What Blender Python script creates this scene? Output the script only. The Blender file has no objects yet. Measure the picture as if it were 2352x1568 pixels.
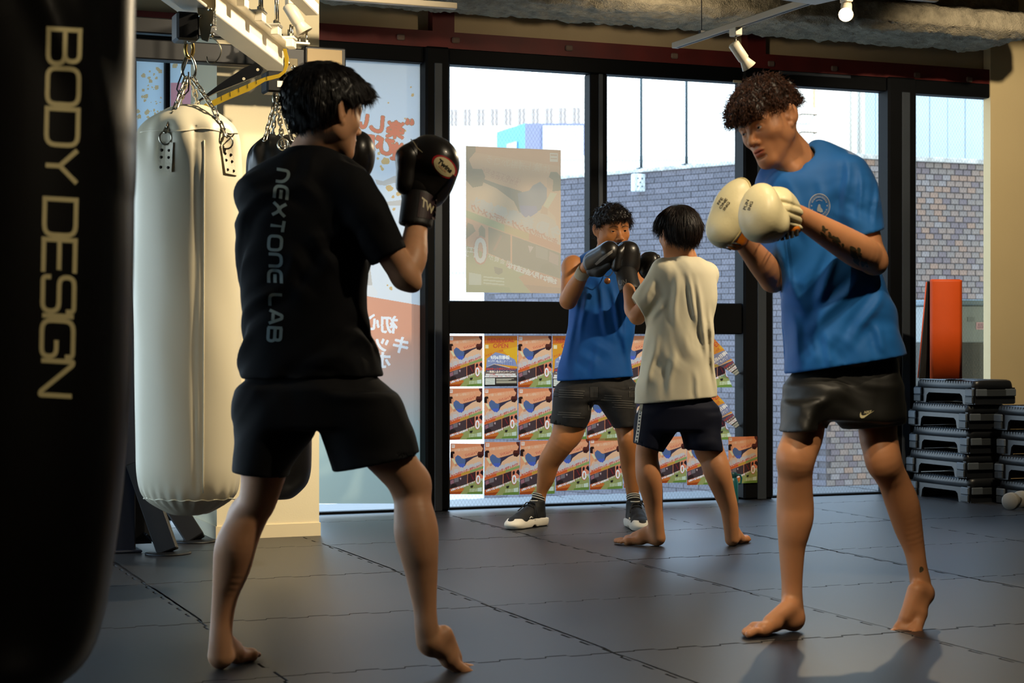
import bpy, bmesh, math, random
import numpy as np
from mathutils import Vector, Matrix, Euler, noise as mnoise

random.seed(7)
rng = np.random.default_rng(7)
SC = bpy.context.scene
COL = SC.collection

# ---------------------------------------------------------------- camera, sky, sun, exposure
FPX, CAMH, HOR = 4100.0, 0.91, 790.0
TH = math.radians(22.0)                       # the window wall is turned 22 degrees to the picture
CT, ST = math.cos(TH), math.sin(TH)
cam_d = bpy.data.cameras.new('camera')
cam = bpy.data.objects.new('camera', cam_d)
COL.objects.link(cam)
cam.location = (0, 0, CAMH)
cam.rotation_euler = (math.pi / 2, 0, -TH)
cam_d.sensor_width = 36.0
cam_d.lens = 36.0 * FPX / 2352.0
cam_d.shift_y = (HOR - 784.0) / 2352.0
cam_d.clip_start = 0.05
cam_d.clip_end = 900
cam_d.dof.use_dof = True
cam_d.dof.focus_distance = 8.2
cam_d.dof.aperture_fstop = 6.3
SC.camera = cam

world = bpy.data.worlds.new('sky')
SC.world = world
world.use_nodes = True
wn = world.node_tree
wn.nodes.clear()
w_out = wn.nodes.new('ShaderNodeOutputWorld')
w_bg = wn.nodes.new('ShaderNodeBackground')
w_tc = wn.nodes.new('ShaderNodeTexCoord')
w_sep = wn.nodes.new('ShaderNodeSeparateXYZ')
w_ramp = wn.nodes.new('ShaderNodeValToRGB')
w_ramp.color_ramp.elements[0].position = 0.0
w_ramp.color_ramp.elements[0].color = (0.80, 0.93, 1.0, 1)
w_ramp.color_ramp.elements[1].position = 0.5
w_ramp.color_ramp.elements[1].color = (0.42, 0.67, 1.0, 1)
wn.links.new(w_tc.outputs['Generated'], w_sep.inputs[0])
wn.links.new(w_sep.outputs['Z'], w_ramp.inputs[0])
wn.links.new(w_ramp.outputs[0], w_bg.inputs[0])
w_bg.inputs[1].default_value = 4.6
wn.links.new(w_bg.outputs[0], w_out.inputs[0])

sun_d = bpy.data.lights.new('sun', 'SUN')
sun_d.energy = 4.4
sun_d.angle = math.radians(0.6)
sun_d.color = (1.0, 0.95, 0.86)
sun = bpy.data.objects.new('sun', sun_d)
COL.objects.link(sun)
sun.rotation_euler = Vector((-0.45, 0.62, -0.80)).to_track_quat('-Z', 'Y').to_euler()

SC.view_settings.view_transform = 'Standard'
SC.view_settings.look = 'None'
SC.view_settings.gamma = 1.0
SC.view_settings.use_curve_mapping = False
SC.view_settings.exposure = 0.0
SC.cycles.max_bounces = 8
SC.cycles.transparent_max_bounces = 24
SC.cycles.sample_clamp_indirect = 6.0
SC.cycles.caustics_reflective = False
SC.cycles.caustics_refractive = False

# ---------------------------------------------------------------- pixel -> place
def at(px, py, d):
    """room point seen at pixel (px,py) of the 2352x1568 frame, d metres deep"""
    r = (px - 1176.0) / FPX * d
    return Vector((r * CT + d * ST, -r * ST + d * CT, CAMH + (HOR - py) / FPX * d))

def onY(px, py, Y):
    q = (px - 1176.0) / FPX
    return at(px, py, Y / (CT - q * ST))

def onfloor(px, py):
    return at(px, py, CAMH * FPX / (py - HOR))
# ---------------------------------------------------------------- helpers
def lin(c):
    if isinstance(c, str):
        c = c.lstrip('#')
        c = tuple(int(c[i:i + 2], 16) / 255.0 for i in (0, 2, 4))
    return tuple((v / 12.92 if v <= 0.04045 else ((v + 0.055) / 1.055) ** 2.4) for v in c)

MATS = {}
def mat(name, col, rough=0.5, metal=0.0, var=0.0, vscale=8.0, bump=0.0, bscale=60.0, emit=0.0, coat=0.0,
        sheen=0.0, trans=0.0, sss=0.0, attr=None, spec=0.5, bdist=0.004, detail=4.0):
    """procedural material: principled, with noise in the colour (var) and in the relief (bump)"""
    if name in MATS:
        return MATS[name]
    m = bpy.data.materials.new(name)
    MATS[name] = m
    m.use_nodes = True
    nt = m.node_tree
    b = nt.nodes['Principled BSDF']
    c = (*lin(col), 1.0)
    b.inputs['Base Color'].default_value = c
    m.diffuse_color = c
    b.inputs['Roughness'].default_value = rough
    b.inputs['Metallic'].default_value = metal
    b.inputs['Specular IOR Level'].default_value = spec
    b.inputs['Coat Weight'].default_value = coat
    b.inputs['Sheen Weight'].default_value = sheen
    if sss:
        b.inputs['Subsurface Weight'].default_value = sss
        b.inputs['Subsurface Radius'].default_value = (0.012, 0.005, 0.003)
        b.inputs['Subsurface Scale'].default_value = 1.0
    if emit:
        b.inputs['Emission Color'].default_value = c
        b.inputs['Emission Strength'].default_value = emit
    tc = nt.nodes.new('ShaderNodeTexCoord')
    src = None
    if attr:
        an = nt.nodes.new('ShaderNodeAttribute')
        an.attribute_name = attr
        src = an.outputs['Color']
        nt.links.new(src, b.inputs['Base Color'])
    if var:
        n = nt.nodes.new('ShaderNodeTexNoise')
        n.inputs['Scale'].default_value = vscale
        n.inputs['Detail'].default_value = detail
        nt.links.new(tc.outputs['Object'], n.inputs['Vector'])
        mr = nt.nodes.new('ShaderNodeMapRange')
        mr.inputs['From Min'].default_value = 0.25
        mr.inputs['From Max'].default_value = 0.75
        mr.inputs['To Min'].default_value = 1 - var
        mr.inputs['To Max'].default_value = 1 + var
        nt.links.new(n.outputs['Fac'], mr.inputs['Value'])
        mx = nt.nodes.new('ShaderNodeVectorMath')
        mx.operation = 'SCALE'
        if src is not None:
            nt.links.new(src, mx.inputs[0])
        else:
            mx.inputs[0].default_value = c[:3]
        nt.links.new(mr.outputs[0], mx.inputs['Scale'])
        nt.links.new(mx.outputs[0], b.inputs['Base Color'])
    if bump:
        n2 = nt.nodes.new('ShaderNodeTexNoise')
        n2.inputs['Scale'].default_value = bscale
        n2.inputs['Detail'].default_value = detail
        nt.links.new(tc.outputs['Object'], n2.inputs['Vector'])
        bp = nt.nodes.new('ShaderNodeBump')
        bp.inputs['Strength'].default_value = bump
        bp.inputs['Distance'].default_value = bdist
        nt.links.new(n2.outputs['Fac'], bp.inputs['Height'])
        nt.links.new(bp.outputs[0], b.inputs['Normal'])
    if trans:
        # thin sheet that lets light through (paper, film)
        tr = nt.nodes.new('ShaderNodeBsdfTranslucent')
        tr.inputs['Color'].default_value = c
        if src is not None:
            nt.links.new(src, tr.inputs['Color'])
        ms = nt.nodes.new('ShaderNodeMixShader')
        ms.inputs[0].default_value = trans
        nt.links.new(b.outputs[0], ms.inputs[1])
        nt.links.new(tr.outputs[0], ms.inputs[2])
        nt.links.new(ms.outputs[0], nt.nodes['Material Output'].inputs['Surface'])
    return m

class MB:
    """collects shapes and links them as one mesh object"""
    def __init__(self):
        self.v, self.f, self.mi, self.sm, self.mats = [], [], [], [], []
        self.cur, self.smooth = 0, False

    def use(self, m, smooth=None):
        if m not in self.mats:
            self.mats.append(m)
        self.cur = self.mats.index(m)
        if smooth is not None:
            self.smooth = smooth
        return self

    def add(self, vs, fs, smooth=None):
        o = len(self.v)
        self.v.extend([tuple(p) for p in vs])
        for q in fs:
            self.f.append([o + i for i in q])
            self.mi.append(self.cur)
            self.sm.append(self.smooth if smooth is None else smooth)
        return self

    def box(self, lo, hi, M=None):
        x0, y0, z0 = lo
        x1, y1, z1 = hi
        vs = [Vector(p) for p in ((x0, y0, z0), (x1, y0, z0), (x1, y1, z0), (x0, y1, z0), (x0, y0, z1), (x1, y0, z1), (x1, y1, z1), (x0, y1, z1))]
        if M is not None:
            vs = [M @ p for p in vs]
        return self.add(vs, [(0, 3, 2, 1), (4, 5, 6, 7), (0, 1, 5, 4), (1, 2, 6, 5), (2, 3, 7, 6), (3, 0, 4, 7)], False)

    def cbox(self, lo, hi, b=0.01, M=None):
        """box with chamfered edges"""
        lo, hi = Vector(lo), Vector(hi)
        vs, idx = [], {}
        for sx in (0, 1):
            for sy in (0, 1):
                for sz in (0, 1):
                    s = (sx, sy, sz)
                    for ax in range(3):
                        p = []
                        for k in range(3):
                            q = hi[k] if s[k] else lo[k]
                            if k != ax:
                                q += -b if s[k] else b
                            p.append(q)
                        idx[(s, ax)] = len(vs)
                        vs.append(Vector(p) if M is None else M @ Vector(p))
        fs = []
        for ax in range(3):
            u, w = (ax + 1) % 3, (ax + 2) % 3
            for s in (0, 1):
                ring = []
                for a, c in ((0, 0), (1, 0), (1, 1), (0, 1)):
                    t = [0, 0, 0]
                    t[ax], t[u], t[w] = s, a, c
                    ring.append(idx[(tuple(t), ax)])
                fs.append(ring if s else ring[::-1])
            # edges along ax
            for a, c in ((0, 0), (1, 0), (1, 1), (0, 1)):
                t0, t1 = [0, 0, 0], [0, 0, 0]
                t0[ax], t1[ax] = 0, 1
                t0[u] = t1[u] = a
                t0[w] = t1[w] = c
                q = [idx[(tuple(t0), u)], idx[(tuple(t1), u)], idx[(tuple(t1), w)], idx[(tuple(t0), w)]]
                fs.append(q if (a == c) else q[::-1])
        for sx in (0, 1):
            for sy in (0, 1):
                for sz in (0, 1):
                    q = [idx[((sx, sy, sz), k)] for k in range(3)]
                    fs.append(q if (sx + sy + sz) % 2 else q[::-1])
        return self.add(vs, fs, False)

    def prism(self, pts, d, M=None, smooth=False):
        """flat outline (local xy) extruded along local z by d, placed by M"""
        n = len(pts)
        vs = [Vector((p[0], p[1], 0)) for p in pts] + [Vector((p[0], p[1], d)) for p in pts]
        if M is not None:
            vs = [M @ p for p in vs]
        fs = [list(range(n))[::-1], list(range(n, 2 * n))] + [(i, (i + 1) % n, n + (i + 1) % n, n + i) for i in range(n)]
        return self.add(vs, fs, smooth)

    def tube(self, pts, r, n=10, closed=False, caps=True, smooth=True):
        pts = [Vector(p) for p in pts]
        rs = r if isinstance(r, (list, tuple)) else [r] * len(pts)
        N = len(pts)
        vs, fs = [], []
        up = None
        for i, p in enumerate(pts):
            a = pts[(i - 1) % N] if (closed or i > 0) else p
            b = pts[(i + 1) % N] if (closed or i < N - 1) else p
            t = (b - a).normalized()
            if up is None:
                up = Vector((0, 0, 1)) if abs(t.z) < 0.9 else Vector((1, 0, 0))
            s = t.cross(up)
            if s.length < 1e-6:
                s = t.orthogonal()
            s.normalize()
            up = s.cross(t).normalized()
            for k in range(n):
                an = 2 * math.pi * k / n
                vs.append(p + (s * math.cos(an) + up * math.sin(an)) * rs[i])
        M = N if closed else N - 1
        for i in range(M):
            j = (i + 1) % N
            for k in range(n):
                fs.append((i * n + k, i * n + (k + 1) % n, j * n + (k + 1) % n, j * n + k))
        self.add(vs, fs, smooth)
        if caps and not closed:
            o = len(self.v) - len(vs)
            for ring in ([o + k for k in range(n)][::-1], [o + (N - 1) * n + k for k in range(n)]):
                self.f.append(ring)
                self.mi.append(self.cur)
                self.sm.append(False)
        return self

    def lathe(self, prof, n=24, M=None, smooth=True):
        """profile [(r, z)] turned about local z"""
        vs, fs = [], []
        for r, z in prof:
            for k in range(n):
                a = 2 * math.pi * k / n
                p = Vector((r * math.cos(a), r * math.sin(a), z))
                vs.append(p if M is None else M @ p)
        for i in range(len(prof) - 1):
            for k in range(n):
                fs.append((i * n + k, i * n + (k + 1) % n, (i + 1) * n + (k + 1) % n, (i + 1) * n + k))
        self.add(vs, fs, smooth)
        o = len(self.v) - len(vs)
        for i, rev in ((0, True), (len(prof) - 1, False)):
            if prof[i][0] > 1e-4:
                ring = [o + i * n + k for k in range(n)]
                self.f.append(ring[::-1] if rev else ring)
                self.mi.append(self.cur)
                self.sm.append(False)
        return self

    def mesh(self, name):
        me = bpy.data.meshes.new(name)
        me.from_pydata(self.v, [], self.f)
        for m in self.mats:
            me.materials.append(m)
        if self.f:
            me.polygons.foreach_set('material_index', self.mi)
            me.polygons.foreach_set('use_smooth', self.sm)
        me.update()
        return me

    def build(self, name, m=None, parent=None, loc=None):
        if m is not None and not self.mats:
            self.mats = [m]
        return link(name, self.mesh(name), parent, loc)

def link(name, data, parent=None, loc=None, rot=None):
    o = bpy.data.objects.new(name, data)
    COL.objects.link(o)
    if parent is not None:
        o.parent = parent
    if loc is not None:
        o.location = loc
    if rot is not None:
        o.rotation_euler = rot
    return o

def thing(name, label, cat, loc=(0, 0, 0), rotz=0.0, group=None):
    o = link(name, None, None, loc, (0, 0, rotz))
    return tag(o, label, cat, group)

def tag(o, label=None, cat=None, group=None, kind=None):
    if label:
        o['label'] = label
    if cat:
        o['category'] = cat
    if group:
        o['group'] = group
    if kind:
        o['kind'] = kind
    return o

def struct(name, mb, m=None, label=None, parent=None):
    o = mb.build(name, m, parent)
    if parent is None:
        o['kind'] = 'structure'
    if label:
        o['label'] = label
    return o

def dup(root, loc, rotz, label=None, group=None):
    r = root.copy()
    COL.objects.link(r)
    r.location = loc
    r.rotation_euler = (0, 0, rotz)
    if label:
        r['label'] = label
    if group:
        r['group'] = group
    for ch in list(root.children):
        c = ch.copy()
        COL.objects.link(c)
        c.parent = r
        for g in ch.children:
            d = g.copy()
            COL.objects.link(d)
            d.parent = c
    return r

def frame(o, x, y, z):
    """matrix with the given origin and axes"""
    M = Matrix.Identity(4)
    for i, a in enumerate((x, y, z)):
        a = Vector(a)
        for k in range(3):
            M[k][i] = a[k]
    for k in range(3):
        M[k][3] = o[k]
    return M

def rotM(p, q, up=(0, 0, 1)):
    """matrix at p with local z towards q"""
    z = (Vector(q) - Vector(p)).normalized()
    x = Vector(up).cross(z)
    if x.length < 1e-5:
        x = Vector((1, 0, 0))
    x.normalize()
    return frame(p, x, z.cross(x), z)

# writing: real glyph outlines as flat mesh data
def glyphs(body, size=1.0, align='CENTER', bold=0.0, spacing=1.0, extrude=0.0):
    cu = bpy.data.curves.new('glyphs', 'FONT')
    cu.body = body
    cu.size = size
    cu.align_x = align
    cu.align_y = 'CENTER'
    cu.offset = bold
    cu.space_character = spacing
    cu.extrude = extrude
    cu.resolution_u = 3
    o = bpy.data.objects.new('glyphs', cu)
    COL.objects.link(o)
    dg = bpy.context.evaluated_depsgraph_get()
    me = bpy.data.meshes.new_from_object(o.evaluated_get(dg))
    bpy.data.objects.remove(o)
    vs = [v.co.copy() for v in me.vertices]
    fs = [list(p.vertices) for p in me.polygons]
    bpy.data.meshes.remove(me)
    bpy.data.curves.remove(cu)
    return vs, fs

def rnd_corner(pts, r, n=4):
    """round the inner corners of an open polyline"""
    out = [Vector(pts[0]).to_2d() if len(pts[0]) > 2 else Vector(pts[0])]
    for i in range(1, len(pts) - 1):
        a, b, c = Vector(pts[i - 1]), Vector(pts[i]), Vector(pts[i + 1])
        u, w = (a - b), (c - b)
        q = min(r, u.length * 0.49, w.length * 0.49)
        p0, p1 = b + u.normalized() * q, b + w.normalized() * q
        for k in range(n + 1):
            t = k / n
            out.append(p0 * (1 - t) ** 2 + b * 2 * t * (1 - t) + p1 * t * t)
    out.append(Vector(pts[-1]))
    return out

def stroke(pts, w, step=0.15):
    """ribbon of width w along a 2D polyline -> (verts2d, quads)"""
    P = []
    for a, b in zip(pts[:-1], pts[1:]):
        n = max(1, int((b - a).length / step))
        for k in range(n):
            P.append(a.lerp(b, k / n))
    P.append(pts[-1])
    vs, fs = [], []
    for i, p in enumerate(P):
        t0 = (P[i] - P[i - 1]) if i else (P[1] - P[0])
        t1 = (P[i + 1] - P[i]) if i < len(P) - 1 else t0
        t0, t1 = t0.normalized(), t1.normalized()
        t = (t0 + t1)
        t = t.normalized() if t.length > 1e-6 else t0
        k = 1.0 / max(0.5, t.dot(t1))
        nrm = Vector((-t.y, t.x)) * (w * 0.5 * k)
        vs += [p + nrm, p - nrm]
    for i in range(len(P) - 1):
        fs.append((2 * i, 2 * i + 1, 2 * i + 3, 2 * i + 2))
    return vs, fs

# wide technical capitals, each a list of strokes in a box of the given width and height 1
def _o(w, r=0.3):
    return [(w / 2, 0), (w, 0), (w, 1), (0, 1), (0, 0), (w / 2, 0)]
TECH = {
    'B': (1.05, [[(0, -.075), (0, 1.075)], [(0, 1), (.97, 1), (.97, .53), (0, .53)], [(0, .53), (1.05, .53), (1.05, 0), (0, 0)]]),
    'O': (1.1, [_o(1.1)]),
    'D': (1.1, [[(0, -.075), (0, 1.075)], [(0, 1), (1.1, 1), (1.1, 0), (0, 0)]]),
    'Y': (1.0, [[(0, 1), (.5, .45), (1, 1)], [(.5, .5), (.5, 0)]]),
    'E': (1.0, [[(0, -.075), (0, 1.075)], [(0, 1), (1, 1)], [(0, 0), (1, 0)], [(0, .5), (.92, .5)]]),
    'S': (1.05, [[(1.05, .75), (1.05, 1), (0, 1), (0, .52), (1.05, .52), (1.05, 0), (0, 0), (0, .25)]]),
    'I': (0.0, [[(0, 0), (0, 1)]]),
    'G': (1.1, [[(1.1, .75), (1.1, 1), (0, 1), (0, 0), (1.1, 0), (1.1, .47), (.6, .47)]]),
    'N': (1.05, [[(0, 0), (0, 1.02), (.10, 1.0), (.95, 0.0), (1.05, -.02), (1.05, 1)]]),
    'n': (.95, [[(0, 0), (0, .95), (.55, .95), (.95, .55), (.95, 0)]]),
    'm': (.95, [[(0, 0), (0, 1), (.95, 1), (.95, 0)]]),
    'e': (1.0, [[(1, 1), (0, 1), (0, 0), (1, 0)], [(.3, .5), (.98, .5)]]),
    'X': (1.0, [[(0, 1), (.28, .62), (.72, .38), (1, 0)], [(0, 0), (.28, .38), (.72, .62), (1, 1)]]),
    'T': (1.0, [[(0, 1), (1, 1)], [(.5, 1), (.5, 0)]]),
    'L': (.9, [[(0, 1), (0, 0), (.9, 0)]]),
    'A': (1.05, [[(0, 0), (.4, 1), (.65, 1), (1.05, 0)], [(.25, .3), (.8, .3)]]),
}
def tech_text(s, h, w, gap, rad=0.32, slant=0.0, space=0.9, sx=1.0):
    """-> (verts2d, faces, total length); letters h tall, stroke w, in a line from x=0"""
    V, Fc = [], []
    x = 0.0
    for ch in s:
        if ch == ' ':
            x += space * h
            continue
        cw, sts = TECH[ch]
        for st in sts:
            pts = [Vector((x + p[0] * h * sx + slant * p[1] * h, p[1] * h)) for p in st]
            hard = ch in 'YXNA'
            if len(pts) > 2:
                pts = rnd_corner(pts, (0.08 if hard else rad) * h)
            v, f = stroke(pts, w, 0.12 * h)
            o = len(V)
            V += v
            Fc += [[o + i for i in q] for q in f]
        x += cw * h * sx + gap
    return V, Fc, x - gap
# ---------------------------------------------------------------- the room
WY = 9.25                                   # inner plane of the window wall
LX = -2.1                                   # unseen left wall, set close and glazed for cool side light
M_frame = mat('black window frame', '#0c0d0f', 0.55, 0.0, var=0.25, vscale=3, spec=0.08)
M_facet = mat('slate grey mullion sheen', '#3a4048', 0.45, 0.3, var=0.15, vscale=2)  # pale strips carry the mullions' reflections as colour
M_red = mat('dark red primer', '#5a1310', 0.6, var=0.3, vscale=5, bump=0.2, bscale=30)
M_beige = mat('beige board', '#c2ad8a', 0.8, var=0.08, vscale=3, bump=0.15, bscale=90)
M_cream = mat('cream wallpaper', '#efe2bf', 0.75, var=0.03, vscale=2, bump=0.12, bscale=220)
M_creamR = mat('beige painted column', '#d6c193', 0.75, var=0.04, vscale=2, bump=0.12, bscale=220)
M_skirt = mat('cream vinyl skirting', '#e8d9b6', 0.4)
M_dark = mat('dark interior paint', '#87806f', 0.85, var=0.1, vscale=2)
M_spray = mat('sprayed rock wool', '#8d8470', 0.95, var=0.35, vscale=22, bump=1.0, bscale=110, bdist=0.012, detail=8)
M_mat = mat('charcoal foam mat', '#1d1e22', 0.42, var=0.10, vscale=4, bump=0.10, bscale=300, bdist=0.001, spec=0.7)
M_sub = mat('black subfloor', '#060606', 0.9)
M_silver = mat('bright steel', '#b9b6ac', 0.25, 1.0, var=0.1)

def glass_mat(name, wires, tint=(0.97, 0.985, 0.98)):
    m = bpy.data.materials.new(name)
    m.use_nodes = True
    nt = m.node_tree
    nt.nodes.clear()
    out = nt.nodes.new('ShaderNodeOutputMaterial')
    tr = nt.nodes.new('ShaderNodeBsdfTransparent')
    tr.inputs[0].default_value = (*tint, 1)
    gl = nt.nodes.new('ShaderNodeBsdfGlossy')
    gl.inputs['Roughness'].default_value = 0.01
    fr = nt.nodes.new('ShaderNodeFresnel')
    fr.inputs[0].default_value = 1.45
    mx = nt.nodes.new('ShaderNodeMixShader')
    nt.links.new(fr.outputs[0], mx.inputs[0])
    nt.links.new(tr.outputs[0], mx.inputs[1])
    nt.links.new(gl.outputs[0], mx.inputs[2])
    last = mx
    if wires:
        tc = nt.nodes.new('ShaderNodeTexCoord')
        sp = nt.nodes.new('ShaderNodeSeparateXYZ')
        nt.links.new(tc.outputs['Object'], sp.inputs[0])
        fac = None
        for sgn in (1, -1):
            a = nt.nodes.new('ShaderNodeMath'); a.operation = 'MULTIPLY_ADD'
            a.inputs[1].default_value = sgn * 0.62
            nt.links.new(sp.outputs['Z'], a.inputs[0]); nt.links.new(sp.outputs['X'], a.inputs[2])
            w = nt.nodes.new('ShaderNodeMath'); w.operation = 'PINGPONG'; w.inputs[1].default_value = 0.0105
            nt.links.new(a.outputs[0], w.inputs[0])
            l = nt.nodes.new('ShaderNodeMath'); l.operation = 'LESS_THAN'; l.inputs[1].default_value = 0.0007
            nt.links.new(w.outputs[0], l.inputs[0])
            if fac is None:
                fac = l
            else:
                mxm = nt.nodes.new('ShaderNodeMath'); mxm.operation = 'MAXIMUM'
                nt.links.new(fac.outputs[0], mxm.inputs[0]); nt.links.new(l.outputs[0], mxm.inputs[1])
                fac = mxm
        df = nt.nodes.new('ShaderNodeBsdfDiffuse')
        df.inputs[0].default_value = (0.25, 0.25, 0.25, 1)
        m2 = nt.nodes.new('ShaderNodeMixShader')
        sc = nt.nodes.new('ShaderNodeMath'); sc.operation = 'MULTIPLY'; sc.inputs[1].default_value = 0.5
        nt.links.new(fac.outputs[0], sc.inputs[0])
        nt.links.new(sc.outputs[0], m2.inputs[0])
        nt.links.new(mx.outputs[0], m2.inputs[1])
        nt.links.new(df.outputs[0], m2.inputs[2])
        last = m2
    nt.links.new(last.outputs[0], out.inputs[0])
    return m
M_glass = glass_mat('clear window glass', False)
M_wired = glass_mat('wired window glass', True)

# floor: a dark slab carrying interlocking foam mats, each mat a piece of its own
fl = struct('floor', MB().box((LX - .2, -5.2, -0.2), (9.6, 9.42, -0.022)), M_sub)
TX, TY, TX0, TY0 = 1.005, 1.012, 1.245, 4.775
def jig(n, pitch_amp=0.010):
    """tab curve along one edge: list of (t, offset)"""
    out = []
    for i in range(n):
        s = 0 if i in (0, n - 1) else (1 if i % 2 else -1)
        for t, k in ((0.03, 0.85), (0.10, 1.0), (0.90, 1.0), (0.97, 0.85)):
            out.append(((i + t) / n, s * pitch_amp * k))
    return out
def mat_mesh(inset):
    g = 0.0022
    n = 14
    top = []
    J = jig(n)
    lo, hi = g, g
    for t, o in J:
        top.append((t * TX, o + lo))
    for t, o in J:
        top.append((TX + o - hi, t * TY))
    for t, o in J[::-1]:
        top.append((t * TX, TY + o - hi))
    for t, o in J[::-1]:
        top.append((o + lo, t * TY))
    m = len(top)
    c = Vector((TX / 2, TY / 2))
    inner = []
    for x, y in top:
        dx = 0.0022 if x < c.x * 0.1 else (-0.0022 if x > TX - c.x * 0.1 else 0)
        dy = 0.0022 if y < c.y * 0.1 else (-0.0022 if y > TY - c.y * 0.1 else 0)
        inner.append((x + dx, y + dy))
    mb = MB().use(M_mat)
    vs = [(x, y, 0) for x, y in inner] + [(x, y, -0.0028) for x, y in top] + [(x, y, -0.02) for x, y in top]
    fs = [list(range(m))]
    for a in (0, m):
        fs += [(a + i, a + m + i, a + m + (i + 1) % m, a + (i + 1) % m) for i in range(m)]
    mb.add(vs, fs[:1], False)
    mb.use(M_sub)
    mb.add(vs, fs[1:], False)
    return mb.mesh('mat_tile')
mm = mat_mesh(0)
for i in range(-3, 8):
    for j in range(-5, 5):
        if j == 4 and False:
            continue
        o = link('mat_tile', mm, fl, (TX0 + i * TX, TY0 + j * TY, random.uniform(-0.0006, 0.0)))
        o.rotation_euler = (random.uniform(-0.0004, 0.0004), random.uniform(-0.0004, 0.0004), 0)

CZ = 3.15
struct('ceiling', MB().box((LX - .2, -5.2, CZ), (9.6, 9.6, CZ + 0.3)), M_dark)
struct('wall_left', MB().box((LX - .2, -5.2, -0.2), (LX, 5.0, CZ + 0.3)).box((LX - .2, 5.0, 2.3), (LX, 9.6, CZ + 0.3)).box((LX - .2, 5.0, -.2), (LX, 9.6, .35)), M_dark)
struct('wall_right', MB().box((9.4, -5.2, -0.2), (9.6, 9.6, CZ + 0.3)), M_dark)
struct('wall_back', MB().box((LX - .2, -5.4, -0.2), (9.6, -5.2, CZ + 0.3)), M_dark)
# solid wall left of the windows, spandrel above them
struct('wall_window', MB().use(M_dark).box((LX - .2, WY, -0.2), (LX + .1, WY + 0.3, CZ)).use(M_beige)
       .box((LX, WY + 0.02, 2.6), (9.4, WY + 0.3, CZ)).box((7.4, WY, -0.2), (9.4, WY + 0.3, 2.61)))
# unseen mass added above, tall enough to shade the brick wall
struct('wall_shade_mass', MB().box((LX - .2, -14, CZ + 0.3), (24, WY + 0.3, 13.8)), M_beige)
# dark red steel over the windows
mb = MB().use(M_red)
mb.box((LX, WY - 0.06, 2.528), (7.4, WY + 0.02, 2.618))
tr = struct('trim_1', mb)
for px0, px1 in ((993, 1043), (1716, 1758), (420, 470)):
    a, b = onY(px0, 60, WY - 0.05), onY(px1, 60, WY - 0.05)
    MB().use(M_red).box((a.x, WY - 0.055, 2.618), (b.x, WY + 0.02, CZ)).build('steel_post', None, tr)
for px, py in ((920, 85), (1046, 92), (1306, 110), (1548, 128), (1770, 146), (1915, 157), (2105, 172), (2225, 182)):
    p = onY(px, py, WY - 0.06)
    MB().use(mat('chalky bolt cover', '#6f5c52', 0.8, var=0.3)).cbox((p.x - 0.022, WY - 0.075, p.z - 0.018), (p.x + 0.022, WY - 0.058, p.z + 0.014), 0.006).build('bolt_cover', None, tr)

# windows: frames, mullions, panes
def wx(px):
    return onY(px, 600, WY).x
GT = 2.442                                   # top of the glass
def window(name, x0, x1, panes, bars, wired=True, z0=0.0):
    w = link(name, None)
    w['kind'] = 'structure'
    fm = MB().use(M_frame)
    fm.cbox((x0, WY - 0.06, GT), (x1, WY + 0.034, 2.53), 0.006)
    fm.cbox((x0, WY - 0.03, z0 - 0.06), (x1, WY + 0.034, z0 + 0.012), 0.004)
    fm.build('frame', None, w)
    for lo, hi, d, nm in bars:
        MB().use(M_frame).cbox((lo[0], WY - d, lo[1]), (hi[0], WY + 0.034, hi[1]), 0.006).build(nm, None, w)
    for lo, hi in panes:
        MB().use(M_wired if wired else M_glass).add(
            [(lo[0], WY + 0.02, lo[1]), (hi[0], WY + 0.02, lo[1]), (hi[0], WY + 0.02, hi[1]), (lo[0], WY + 0.02, hi[1])],
            [(0, 1, 2, 3)]).build('pane', None, w)
    return w
X1a, X1b = wx(313), wx(500)
XA, XB = wx(966), wx(1022)
XC, XD, XE, XF = wx(1347), wx(1387), wx(1692), wx(1760)
XG, XH, XI = wx(2022), wx(2087), wx(2290)
w1 = window('window_1', LX, XA, [((LX, 0.0), (-0.8, GT)), ((-0.8, 0.0), (0.55, GT)), ((0.6, 0.0), (wx(377), GT)), ((wx(388), 0.0), (XA, GT))],
            [((wx(377), 0), (wx(388), GT), 0.04, 'mullion'), ((0.55, 0), (wx(310), GT), 0.05, 'mullion'), ((-0.86, 0), (-0.74, GT), 0.06, 'mullion')], False)
w2 = window('window_2', XA, XF, [((XB, 1.148), (XC, GT)), ((XD, 1.148), (XE, GT)), ((XB, 0.0), (wx(1698), 0.968))],
            [((XB, 0.968), (wx(1700), 1.148), 0.06, 'transom'), ((XC, 1.148), (XD, GT), 0.05, 'mullion')])
for a, b, c0, c1 in ((XA, XB, wx(985), wx(1003)), (XE, XF, wx(1722), wx(1742))):
    MB().use(M_frame).cbox((a, WY - 0.09, 0), (b, WY + 0.034, 2.53), 0.012).build('post', None, w2)
    MB().use(M_facet).cbox((c0, WY - 0.096, 0), (c1, WY - 0.085, 2.44), 0.003).build('sheen_strip', None, w2)
MB().use(M_facet).cbox((wx(1366), WY - 0.056, 1.15), (wx(1376), WY - 0.045, GT), 0.003).build('sheen_strip', None, w2)
MB().use(mat('putty latch', '#b2a58a', 0.5)).cbox((wx(1672), WY - 0.065, 2.437), (wx(1692), WY - 0.055, 2.453), 0.003).build('latch', None, w2)
w3 = window('window_3', XF, XI, [((XF, 0.0), (XG, GT)), ((XH, 0.0), (XI, GT))], [])
MB().use(M_frame).cbox((XG, WY - 0.09, 0), (XH, WY + 0.034, 2.53), 0.012).build('post', None, w3)
MB().use(M_facet).cbox((wx(2052), WY - 0.096, 0), (wx(2070), WY - 0.085, 2.44), 0.003).build('sheen_strip', None, w3)
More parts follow.
